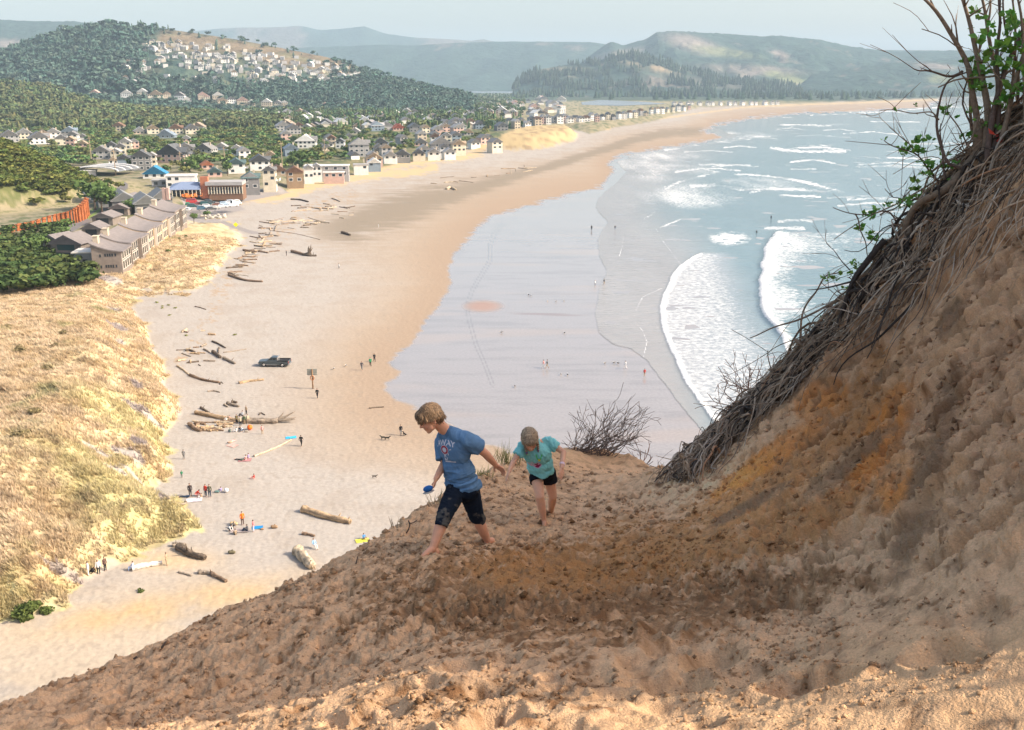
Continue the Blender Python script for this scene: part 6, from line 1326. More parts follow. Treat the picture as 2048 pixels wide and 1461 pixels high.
def skin_cols(V, P, s, base=(.74, .38, .235)):
    c = np.repeat(np.array(base)[None], len(V), 0) * (1 + .07 * fbm(V[:, 0] * 30, V[:, 2] * 30 + V[:, 1] * 20, 5, 3))[:, None]
    for a, b, z, r, k in [(.088, 0, -.0615, .013, (.46, .19, .15)), (.066, .035, -.03, .02, (.60, .28, .21)), (.066, -.035, -.03, .02, (.60, .28, .21)), (-.01, .08, -.01, .02, (.60, .29, .22)), (-.01, -.08, -.01, .02, (.60, .29, .22)), (.1, 0, -.03, .012, (.6, .3, .22)), (.074, .028, .021, .008, (.25, .15, .09)), (.074, -.028, .021, .008, (.25, .15, .09))]:
        d = np.linalg.norm(V - P(a, b, z), axis=1) / (r * s); c = c * (1 - np.exp(-d ** 2)[:, None] * .75) + np.array(k)[None] * np.exp(-d ** 2)[:, None] * .75
    return c
M_skin = mat('skin', attr='Col', rough=.55, spec=.3); M_skin.node_tree.nodes['Principled BSDF'].inputs['Subsurface Weight'].default_value = .12
M_skin.node_tree.nodes['Principled BSDF'].inputs['Subsurface Radius'].default_value = (.012, .005, .003)
M_cloth = mat('cloth', attr='Col', rough=.9, spec=.1, var=.06, vscale=60, bump=.25, bscale=400, bdist=.001)
M_hair = mat('hair', attr='Col', rough=.5, spec=.35)
def wrinkle(me, amp, f=(1, 1, 1), seed=1, mask=None, o=3):
    V = vget(me); N = nget(me); n = 1 - np.abs(fbm(V[:, 0] * f[0] + V[:, 1] * f[1], V[:, 2] * f[2] + V[:, 1] * f[1] * .5, seed, o)) * 2
    d = amp * n
    if mask is not None: d = d * mask
    vset(me, V + N * d[:, None]); return n
def hairdo(name, prims, P, f, u, l, s, cols, parent, O, cut, dirf, voxel=.005, nst=3800):
    mb = MB(); prims(mb); me = grow(name, mb, voxel, 3); V = vget(me); N = nget(me)
    loc = np.stack([(V - P(0, 0, 0)) @ f, (V - P(0, 0, 0)) @ l, (V - P(0, 0, 0)) @ u], 1) / s
    a = dirf(loc); st = fbm(a * 1.0, loc[:, 2] * 9, 61, 3, .6); st2 = fbm(a * 2.6, loc[:, 0] * 10, 62, 3)
    V += N * (.0045 * st + .0025 * st2)[:, None]; vset(me, V)
    t = np.clip(.5 + .9 * st + .4 * st2, 0, 1)[:, None]; setcol(me, (np.array(cols[0])[None] * (1 - t) + np.array(cols[1])[None] * t))
    V -= O; vset(me, V); ho = link(name, me, M_hair, parent)
    N = nget(me); rg = np.random.default_rng(12); ok_ = np.where(~((loc[:, 2] < .012) & (np.abs(loc[:, 1]) > .055) & (loc[:, 0] > -.045)))[0]; sel = ok_[rg.integers(len(ok_), size=nst)]; p = V[sel]; nn = N[sel]; lc = loc[sel]
    dn = -u[None] + nn * .25 + (lc[:, :1] > .03) * f[None] * .5 + rg.normal(size=(nst, 3)) * .28; dn -= nn * (dn * nn).sum(1)[:, None] * .8; dn /= np.linalg.norm(dn, axis=1)[:, None]
    sd = np.cross(dn, nn); sd /= np.linalg.norm(sd, axis=1)[:, None] + 1e-9; L = rg.uniform(.014, .032, (nst, 1)) * s; w_ = rg.uniform(.0009, .0018, (nst, 1))
    P0 = p - nn * .001; P1 = p + dn * L * .5 + nn * .0042; P2 = p + dn * L + nn * rg.uniform(-.001, .006, (nst, 1)); Vh = np.stack([P0 - sd * w_, P0 + sd * w_, P1 + sd * w_, P1 - sd * w_, P2], 1).reshape(-1, 3)
    b = np.arange(nst)[:, None] * 5; t = np.clip(rg.uniform(0, 1.2, (nst, 1)) ** 1.4 + .45 * vn(lc[:, 1] * 60, lc[:, 0] * 22, 5)[:, None], 0, 1.4); cc = np.array(cols[0])[None] * (1 - t) + np.array(cols[1])[None] * t
    m_ = MB(); m_.add(Vh, b + np.array([[0, 1, 2, 3]]), b + np.array([[3, 2, 4]]), np.repeat(np.clip(cc, .02, .8), 5, 0)); m_.obj('strands', M_hair, ho); return ho
def put(me, mt, name, parent, O): vset(me, vget(me) - O); return link(name, me, mt, parent)
# ------------------------------------------------------------------ the boy
pf = on_slope(850, 1111); df = float(proj(pf)[2]); pr = on_slope(978, 1087); dr_ = min(float(proj(pr)[2]), df + .75); KB = df / 7.75
B = lambda a, b, d: DP(a, b, d * KB)
boy = empty('person', pf); tag(boy, 'boy in a blue printed T-shirt and rolled dark trousers striding barefoot down the sand', 'person'); OB = np.array(boy.location)
hc_ = B(860.5, 836, 7.80); hf = nrm(V3(-.86, -.30, -.42)); hu = nrm(V3(-.36, -.08, .93))
mb = MB(); Pb, hf, hu, hl = head(mb, hc_, hf, hu, 1.0)
nk = B(893, 864, 7.93); cap_(mb, Pb(-.03, 0, -.06), nk, .047, .050)
shL = B(935, 880, 7.84); shR = B(884, 884, 8.12); chest = B(908, 897, 7.97); belly = B(917, 940, 8.03); pel = B(925, 973, 8.07)
cap_(mb, nk, (shL + nk) / 2, .05, .05); cap_(mb, (shL + nk) / 2, shL, .05, .045); cap_(mb, nk, shR, .05, .045)
bf = nrm(V3(-.6, -.72, -.2)); bu = nrm(chest - pel); ell(mb, chest, [.095, .15, .15], bf, bu); ell(mb, belly, [.09, .13, .14], bf, bu); ell(mb, pel, [.1, .135, .11], bf, bu)
elL = B(971, 908, 7.98); wrL = B(991, 930, 8.12); cap_(mb, shL, elL, .043, .034); cap_(mb, elL, (elL * .6 + wrL * .4), .035, .033); cap_(mb, (elL * .6 + wrL * .4), wrL, .033, .023)
hd = nrm(B(1006, 941, 8.16) - wrL); hand(mb, wrL - hd * .01, hd, nrm(V3(.15, -.5, -.8)), 1, .95, .55)
elR = B(889, 927, 8.10); wrR = B(872, 958, 7.93); cap_(mb, shR, elR, .042, .033); cap_(mb, elR, (elR * .6 + wrR * .4), .034, .031); cap_(mb, (elR * .6 + wrR * .4), wrR, .031, .022)
hdR = nrm(V3(-.30, -.25, -.9)); tipsR = hand(mb, wrR, hdR, nrm(V3(-.75, .1, .2)), 1, .95, 1.35)
hpR = B(912, 984, 8.03); knR = B(889, 1030, 7.84); anR = B(866, 1097, df / KB + .02); hpL = B(938, 984, 8.1); knL = B(953, 1033, 8.2); anL = B(975, 1082, dr_ / KB)
cap_(mb, hpR, knR, .08, .054); cap_(mb, knR, knR * .6 + anR * .4, .050, .050); cap_(mb, knR * .6 + anR * .4, anR, .050, .030)
cap_(mb, hpL, knL, .08, .054); cap_(mb, knL, knL * .6 + anL * .4, .050, .050); cap_(mb, knL * .6 + anL * .4, anL, .050, .030)
# bare feet
def foot(mb, an, gz, d, s=1.0, pitch=0.0):
    d = nrm(d); sd_ = nrm(np.cross(d, [0, 0, 1])); up = np.cross(sd_, d); h = an * 1.0
    heel = h - d * .03 * s - up * .045 * s; ball = h + d * .125 * s - up * .058 * s
    cap_(mb, heel, h, .027 * s, .028 * s); cap_(mb, h + d * .01 * s, ball + up * .006, .030 * s, .019 * s); cap_(mb, heel, ball - sd_ * .02 * s, .021 * s, .017 * s); cap_(mb, heel, ball + sd_ * .02 * s, .021 * s, .017 * s)
    for i in range(5):
        b = ball + sd_ * (i - 2) * .0155 * s; L = (.042, .038, .035, .03, .026)[i] * s; r = (.0125, .0095, .009, .0085, .008)[i] * s; cap_(mb, b, b + d * L - up * .004, r, r * .9, 8)
foot(mb, anR, 0, B(832, 1111, df / KB - .10) - B(858, 1104, df / KB - .02) + V3(0, 0, -.012), 1.0)
foot(mb, anL, 0, nrm(V3(-.6, -.5, -.75)), .95)
body = grow('body', mb, .0048, 4); setcol(body, skin_cols(vget(body), Pb, 1.0)); put(body, M_skin, 'body', boy, OB)
for k in (1, -1):
    e_ = MB(); e_.ball(Pb(.073, k * .029, .001) - OB, .0105, 12, 8, (.75, .72, .68)); ey = e_.obj('eye', M_skin, boy, True); e_ = MB(); e_.ball(Pb(.0805, k * .0295, -.002) - OB, .0055, 10, 6, (.06, .04, .03)); e_.obj('iris', M_skin, ey, True)
def boyhair(m_):
    ell(m_, Pb(-.012, 0, .040), [.099, .081, .079], hf, hu); ell(m_, Pb(-.052, 0, -.004), [.058, .070, .070], hf, hu); ell(m_, Pb(.052, 0, .055), [.052, .066, .042], hf, hu); ell(m_, Pb(.072, .012, .035), [.028, .05, .028], hf, hu)
    for k in (1, -1): ell(m_, Pb(.005, k * .060, .030), [.052, .020, .034], hf, hu)
    rg = np.random.default_rng(4)
    for i in range(90):
        a = rg.uniform(-2.6, 2.6); t0 = Pb(-.012 + .085 * math.cos(a), .07 * math.sin(a), .06); t1 = Pb(-.012 + .112 * math.cos(a), .088 * math.sin(a), rg.uniform(.0, .03) if abs(a) < 1.2 else rg.uniform(-.012, .01) if abs(a) < 2.1 else rg.uniform(-.05, -.01)); cap_(m_, t0, t1, .011, .004, 6)
hairdo('hair', boyhair, Pb, hf, hu, hl, 1.0, ((.085, .048, .026), (.36, .225, .12)), boy, OB, None, lambda q: np.arctan2(q[:, 1], q[:, 0] + .02) * 14)
# T-shirt
mb = MB(); ell(mb, chest, [.108, .155, .16], bf, bu); ell(mb, belly + bf * .0, [.108, .142, .16], bf, bu); ell(mb, pel + bu * .02, [.118, .152, .12], bf, bu)
cap_(mb, nk - bu * .015, (shL + nk) / 2, .058, .062); cap_(mb, (shL + nk) / 2, shL, .062, .062); cap_(mb, nk - bu * .015, shR, .06, .058); cap_(mb, chest + bu * .05, nk - bu * .03, .1, .07)
slL = B(953, 893, 7.92); slR = B(886, 916, 8.08); cap_(mb, shL, slL, .062, .070); cap_(mb, shR, slR, .058, .058); cap_(mb, chest, shL, .09, .06); cap_(mb, chest, shR, .09, .055)
cap_(mb, pel - bu * .02 - bf * .02 + V3(.04, -.02, 0), pel - bu * .09 + V3(.03, -.01, 0), .11, .118)
shirt = grow('tshirt', mb, .006, 6); V = vget(shirt); hem = B(925, 976, 8.07)
V = clampP(V, hem, nrm(-bu * .8 + V3(0, 0, -.6)), ((V - belly) @ bu < .02)); axL = nrm(slL - shL)
V = clampP(V, slL + axL * .012, axL, np.linalg.norm(V - slL, axis=1) < .15); axR = nrm(slR - shR); V = clampP(V, slR + axR * .01, axR, np.linalg.norm(V - slR, axis=1) < .12)
vset(shirt, V); sup = nrm(nk - chest)
hm = ss(.22, -.05, (V - belly) @ bu)
dg_ = (V - shL) @ nrm(V3(.55, -.3, .8)); N = nget(shirt)
w1 = 1 - np.abs(fbm(((V - chest) @ nrm(V3(.8, -.5, .45))) * 16, ((V - chest) @ nrm(V3(-.3, 0, .9))) * 4.5, 71, 3)) * 2.2; w2 = 1 - np.abs(fbm(((V - pel) @ bu) * 17, ((V - pel) @ V3(.8, -.6, 0)) * 5, 72, 3)) * 2.2
w0 = fbm(V[:, 0] * 9, V[:, 2] * 7, 73, 3); inner = ss(0, .04, -((V - hem) @ nrm(-bu * .8 + V3(0, 0, -.6))))
chf = 1 - .8 * np.exp(-(np.linalg.norm(V - B(893, 897, 7.9), axis=1) / .11) ** 4)
V = V + N * (chf * (w1 * .010 * (1 - .5 * hm) + w2 * .013 * hm * inner + .008 * w0 * inner))[:, None]; vset(shirt, V)
c = np.array([.12, .23, .38])[None] * (1 + .10 * fbm(V[:, 0] * 14, V[:, 2] * 14, 74, 4))[:, None]; ck = np.linalg.norm(V - (nk + (Pb(-.03, 0, -.06) - nk) * .1), axis=1)
c = np.where((ck < .078)[:, None], c * .8, c); setcol(shirt, c); so_ = put(shirt, M_cloth, 'tshirt', boy, OB)
bvh = BVHTree.FromPolygons([tuple(v) for v in (vget(shirt))], [tuple(p.vertices) for p in shirt.polygons])
def decal(name, mb_or_me, mt, parent, bvh_, cen, nrml, up, off=.0025):
    """lay flat lettering (x right, y up, metres) onto a cloth surface"""
    me = mb_or_me; V = vget(me); n = nrm(nrml); up = nrm(up - n * np.dot(up, n)); rt = np.cross(up, n); W = []
    for x, y, z in V:
        o_ = cen + rt * x + up * y + n * .25; h = bvh_.ray_cast(Vector(o_), Vector(-n), .6)
        W.append(np.array(h[0]) + n * (off + z) if h[0] is not None else cen + rt * x + up * y)
    vset(me, np.array(W)); me.materials.clear(); return link(name, me, mt, parent)
def textmesh(t, size, bend=0.0, slant=0.0):
    cu = bpy.data.curves.new('t', 'FONT'); cu.body = t; cu.size = size; cu.align_x = 'CENTER'; cu.resolution_u = 3; cu.offset = size * .03
    o = bpy.data.objects.new('t', cu); COL.objects.link(o); dg = bpy.context.evaluated_depsgraph_get(); me = bpy.data.meshes.new_from_object(o.evaluated_get(dg)); bpy.data.objects.remove(o)
    V = vget(me); V[:, 1] += -bend * V[:, 0] ** 2; V[:, 0] += slant * V[:, 1]; vset(me, V); return me
Mprint = cm((.62, .64, .70), .8, .1); Mred = cm((.42, .07, .09), .8, .1)
cn = B(893, 897, 7.9) - OB; nr_ = nrm(V3(-.50, -.86, -.02))
decal('lettering', textmesh('AWAY', .062, 2.6), Mprint, so_, bvh, cn + V3(0, 0, .035), nr_, bu)
m_ = MB()
def disc(m_, x, y, r0, r1, n=28, a0=0, a1=6.2832, sx=1.0):
    a = np.linspace(a0, a1, n); V = [[x + r * math.cos(q) * sx, y + r * math.sin(q), 0] for q in a for r in (r0, r1)]; m_.add(V, [[2 * i, 2 * i + 1, 2 * i + 3, 2 * i + 2] for i in range(n - 1)])
disc(m_, -.005, -.005, .022, .036); decal('ring_print', m_.mesh('ring_print'), Mred, so_, bvh, cn, nr_, bu)
m_ = MB(); disc(m_, -.005, -.005, .0, .020); disc(m_, -.005, -.005, .037, .041); m_.add([[-.02, -.035, 0], [.005, -.035, 0], [-.012, -.10, 0], [-.028, -.10, 0]], [[0, 1, 2, 3]]); m_.add([[.028, -.03, 0], [.036, -.036, 0], [-.005, -.10, 0], [-.012, -.10, 0]], [[0, 1, 2, 3]])
m_.add([[-.03, -.105, 0], [.075, -.105, 0], [.075, -.118, 0], [-.03, -.118, 0]], [[0, 1, 2, 3]]); m_.add([[.045, .0, 0], [.062, .004, 0], [.062, -.003, 0], [.045, -.006, 0]], [[0, 1, 2, 3]]); decal('emblem', m_.mesh('emblem'), Mprint, so_, bvh, cn, nr_, bu, .003)
# rolled trousers
mb = MB(); cR = B(883.5, 1050, 7.80); cL = B(960.5, 1041, 8.24)
ell(mb, pel - bu * .02, [.115, .148, .11], bf, bu); cap_(mb, hpR + V3(0, 0, .01), knR, .088, .064); cap_(mb, knR, cR, .061, .054); cap_(mb, hpL + V3(0, 0, .01), knL, .088, .062); cap_(mb, knL, cL, .059, .052)
tr_ = grow('trousers', mb, .006, 5); V = vget(tr_)
for c_e, k_ in ((cR, knR), (cL, knL)):
    ax = nrm(c_e - k_); V = clampP(V, c_e + ax * .01, ax, np.linalg.norm(V - c_e, axis=1) < .12)
vset(tr_, V); wrinkle(tr_, .005, (10, 8, 16), 81, ss(0, .1, np.minimum(np.linalg.norm(V - pel, axis=1), 1)))
V = vget(tr_); n = fbm(V[:, 0] * 16, V[:, 2] * 16 + V[:, 1] * 9, 83, 4, .6); kn_ = np.maximum(np.exp(-(np.linalg.norm(V - (knR + cR) / 2, axis=1) / .085) ** 2), np.exp(-(np.linalg.norm(V - (knL + cL) / 2, axis=1) / .075) ** 2))
sand = ss(.25, .7, kn_ * .8 + n * .8)[:, None] * .55; setcol(tr_, np.array([.010, .016, .028])[None] * (1 - sand) + np.array([.15, .14, .115])[None] * sand); put(tr_, M_cloth, 'trousers', boy, OB)
# the blue shoe-like thing in his hand
gp = wrR + hdR * .075 + V3(-.028, -.035, -.006); t = empty('flip_flop', gp); tag(t, 'small blue sandal with a pale sole gripped in the right hand of the boy', 'sandal')
m_ = MB(); ell(m_, V3(-.01, 0, .012), [.042, .027, .026], V3(-1, -.2, -.25), V3(-.2, 0, 1), 16, 10); me = grow('upper', m_, .004, 2); setcol(me, np.repeat(np.array([[.03, .13, .38]]), len(me.vertices), 0)); link('upper', me, M_cloth, t)
m_ = MB(); ell(m_, V3(-.005, 0, -.016), [.049, .030, .008], V3(-1, -.2, -.25), V3(-.2, 0, 1), 16, 8); me = m_.mesh('sole', True); setcol(me, np.repeat(np.array([[.42, .40, .38]]), len(me.vertices), 0)); link('sole', me, M_cloth, t)
# ------------------------------------------------------------------ the girl
qf = on_slope(1090, 1052); dg0 = float(proj(qf)[2]); KG = dg0 / 9.25; Gp = lambda a, b, d: DP(a, b, d * KG)
girl = empty('person', qf); tag(girl, 'girl in a turquoise T-shirt and black shorts looking down at her feet in the sand', 'person'); OG = np.array(girl.location)
gf = nrm(V3(.10, -.80, -.58)); gu = nrm(V3(-.06, -.58, .80)); gs = .94
gh = Gp(1059.5, 879, 8.98); mb = MB(); Pg, gf, gu, gl = head(mb, gh, gf, gu, gs)
nkG = Gp(1069, 888, 9.12); cap_(mb, Pg(-.03, 0, -.06), nkG, .036, .038); sR = Gp(1046, 894, 9.05); sL = Gp(1097, 884, 9.14); chG = Gp(1074, 908, 9.14); blG = Gp(1080, 930, 9.22); plG = Gp(1086, 948, 9.30)
gbu = nrm(chG - plG); gbf = nrm(V3(-.1, -.9, -.35))
for s_ in (sR, sL): cap_(mb, nkG, s_, .038, .036)
ell(mb, chG, [.075, .115, .11], gbf, gbu); ell(mb, blG, [.075, .10, .10], gbf, gbu); ell(mb, plG, [.085, .115, .085], gbf, gbu)
eR = Gp(1027, 924, 8.99); wR = Gp(1019, 942, 8.86); cap_(mb, sR, eR, .033, .026); cap_(mb, eR, wR, .027, .019); hand(mb, wR, nrm(Gp(1013, 957, 8.82) - wR), nrm(V3(.7, .3, -.1)), -1, .82, .35)
eL = Gp(1127, 905, 9.12); wL = Gp(1123.5, 936, 8.98); cap_(mb, sL, eL, .034, .028); cap_(mb, eL, wL, .028, .020); hand(mb, wL, nrm(Gp(1121, 958, 8.93) - wL), nrm(V3(-.4, .8, 0)), 1, .82, .35)
hR = Gp(1074, 956, 9.26); kR = Gp(1079.5, 994, 9.14); aR = Gp(1088, 1041, 9.24); hL = Gp(1098, 955, 9.34); kL = Gp(1105.5, 993, 9.42); aL = Gp(1102, 1024, 9.78)
cap_(mb, hR, kR, .063, .043); cap_(mb, kR, kR * .65 + aR * .35, .041, .043); cap_(mb, kR * .65 + aR * .35, aR, .043, .024); cap_(mb, hL, kL, .063, .043); cap_(mb, kL, kL * .65 + aL * .35, .041, .042); cap_(mb, kL * .65 + aL * .35, aL, .042, .024)
foot(mb, aR, 0, nrm(V3(.05, -.85, -.5)), .8); foot(mb, aL, 0, nrm(V3(.1, -.7, -.75)), .8)
body = grow('body', mb, .0046, 4); setcol(body, skin_cols(vget(body), Pg, gs, (.74, .40, .255))); put(body, M_skin, 'body', girl, OG)
for k in (1, -1):
    e_ = MB(); e_.ball(Pg(.074, k * .029, .001) - OG, .0098, 12, 8, (.6, .45, .38)); e_.obj('eye', M_skin, girl, True)
def girlhair(m_):
    ell(m_, Pg(-.012, 0, .038), [.097 * gs, .080 * gs, .077 * gs], gf, gu); ell(m_, Pg(-.045, 0, 0), [.06 * gs, .07 * gs, .07 * gs], gf, gu); ell(m_, Pg(.045, 0, .052), [.05 * gs, .066 * gs, .038 * gs], gf, gu)
    for k in (1, -1): ell(m_, Pg(.012, k * .062, .01), [.05 * gs, .02 * gs, .05 * gs], gf, gu)
gp_ = hairdo('hair', girlhair, Pg, gf, gu, gl, gs, ((.17, .115, .07), (.58, .43, .27)), girl, OG, None, lambda q: q[:, 0] * 90)
for (x0, y0, x1, y1, dz) in ((1050, 888, 1054, 909, 8.96), (1075, 886, 1077, 904, 9.0)):
    a = Gp(x0, y0, dz); b = Gp(x1, y1, dz + .02); n = 26; t = np.linspace(0, 1, n); P = a + (b - a) * t[:, None] + np.stack([.004 * np.sin(t * 26), 0 * t, 0 * t], 1); rr_ = .016 * (1 - .55 * t) * (1 + .22 * np.abs(np.sin(t * 20))); m_ = MB(); m_.tube(P - OG, rr_, 8, (.30, .215, .14)); m_.obj('braid', M_hair, gp_, True)
    m_ = MB(); m_.tube([P[20] - OG, P[22] - OG], [.011, .011], 8, (.1, .08, .3)); m_.obj('hair_tie', M_cloth, gp_)
mb = MB(); ell(mb, chG, [.098, .135, .125], gbf, gbu); ell(mb, blG, [.105, .125, .11], gbf, gbu); ell(mb, blG * .5 + plG * .5 + gbf * .02, [.105, .122, .08], gbf, gbu)
for s_, e__, k in ((sR, eR, .38), (sL, eL, .42)): cap_(mb, nkG - gbu * .01, s_, .046, .046); cap_(mb, s_, s_ * (1 - k) + e__ * k, .048, .055); cap_(mb, chG, s_, .07, .045)
cap_(mb, chG + gbu * .04, nkG - gbu * .02, .08, .055)
sh2 = grow('tshirt', mb, .0055, 6); V = vget(sh2); hG = Gp(1085, 948, 9.2); V = clampP(V, hG, nrm(V3(-.02, -.05, -1)), (V @ V3(0, 0, 1)) < blG[2])
dip = np.exp(-(((V[:, 0] - hG[0]) / .05) ** 2)) * ((V[:, 2] < hG[2] + .02)) * .03; V[:, 2] -= dip
for s_, e__, k in ((sR, eR, .44), (sL, eL, .47)):
    ax = nrm(e__ - s_); V = clampP(V, s_ + (e__ - s_) * k + ax * .02, ax, np.linalg.norm(V - (s_ * (1 - k) + e__ * k), axis=1) < .1)
vset(sh2, V); N = nget(sh2); w1 = 1 - np.abs(fbm(V[:, 0] * 14 + V[:, 2] * 6, V[:, 2] * 9, 91, 3)) * 2.2; vset(sh2, V + N * (w1 * .009 + .007 * fbm(V[:, 0] * 8, V[:, 2] * 8, 92, 3))[:, None])
V = vget(sh2); setcol(sh2, np.array([.24, .60, .58])[None] * (1 + .05 * fbm(V[:, 0] * 20, V[:, 2] * 20, 93, 3))[:, None]); so2 = put(sh2, M_cloth, 'tshirt', girl, OG)
bv2 = BVHTree.FromPolygons([tuple(v) for v in vget(sh2)], [tuple(p.vertices) for p in sh2.polygons])
def lens(m_, x, y, w_, h_, rot=0):
    n = 20; V = [];
    for i in range(n): q = 6.2832 * i / n; X_ = w_ * math.cos(q); Y_ = h_ * math.sin(q) * abs(math.sin(q)) ** .6; V.append([x + X_ * math.cos(rot) - Y_ * math.sin(rot), y + X_ * math.sin(rot) + Y_ * math.cos(rot), 0])
    m_.add(V + [[x, y, 0]], T=[[n, i, (i + 1) % n] for i in range(n)])
cg = Gp(1073, 925, 9.1) - OG; ng = V3(0, -1, -.1)
m_ = MB(); lens(m_, .008, -.028, .034, .024, .25); decal('dark_print', m_.mesh('p'), cm((.28, .02, .07), .8), so2, bv2, cg, ng, V3(0, 0, 1))
m_ = MB(); lens(m_, .008, -.028, .044, .033, .25); lens(m_, -.052, -.020, .036, .028, -.15); decal('pink_print', m_.mesh('p'), cm((.66, .38, .52), .8), so2, bv2, cg, ng, V3(0, 0, 1), .0015)
m_ = MB(); a = [[-.03, .10, 0], [-.015, .05, 0], [.004, .035, 0], [.02, .05, 0], [.035, .10, 0], [.026, .102, 0], [.014, .06, 0], [.004, .048, 0], [-.008, .06, 0], [-.02, .102, 0]]; m_.add(a, Q=[[0, 1, 8, 9], [1, 2, 7, 8], [2, 3, 6, 7], [3, 4, 5, 6]]); decal('necklace', m_.mesh('p'), cm((.10, .62, .12), .6), girl, bv2, cg + V3(.018, 0, 0), ng, V3(0, 0, 1), .006)
m_ = MB(); lens(m_, .02, .043, .012, .014); decal('pendant', m_.mesh('p'), cm((.75, .66, .05), .6), girl, bv2, cg + V3(.004, 0, 0), ng, V3(0, 0, 1), .008)
mb = MB(); ell(mb, plG, [.10, .128, .085], gbf, gbu)
for h_, k_ in ((hR, kR), (hL, kL)): cap_(mb, h_, h_ * .72 + k_ * .28, .076, .076)
st_ = grow('shorts', mb, .0055, 5); V = vget(st_)
for h_, k_ in ((hR, kR), (hL, kL)): ax = nrm(k_ - h_); V = clampP(V, h_ + (k_ - h_) * .22, ax, np.linalg.norm(V - (h_ * .7 + k_ * .3), axis=1) < .12)
vset(st_, V); wrinkle(st_, .004, (14, 8, 10), 95); setcol(st_, np.repeat(np.array([[.012, .013, .017]]), len(V), 0)); put(st_, M_cloth, 'shorts', girl, OG)
bd = eL + (wL - eL) * .78; ax = nrm(wL - eL); m_ = MB(); m_.tube([bd - ax * .012 - OG, bd - OG, bd + ax * .012 - OG], [.0255, .026, .0255], 16, (.78, .58, .62), cap=False); m_.obj('wristband', M_cloth, girl, True)
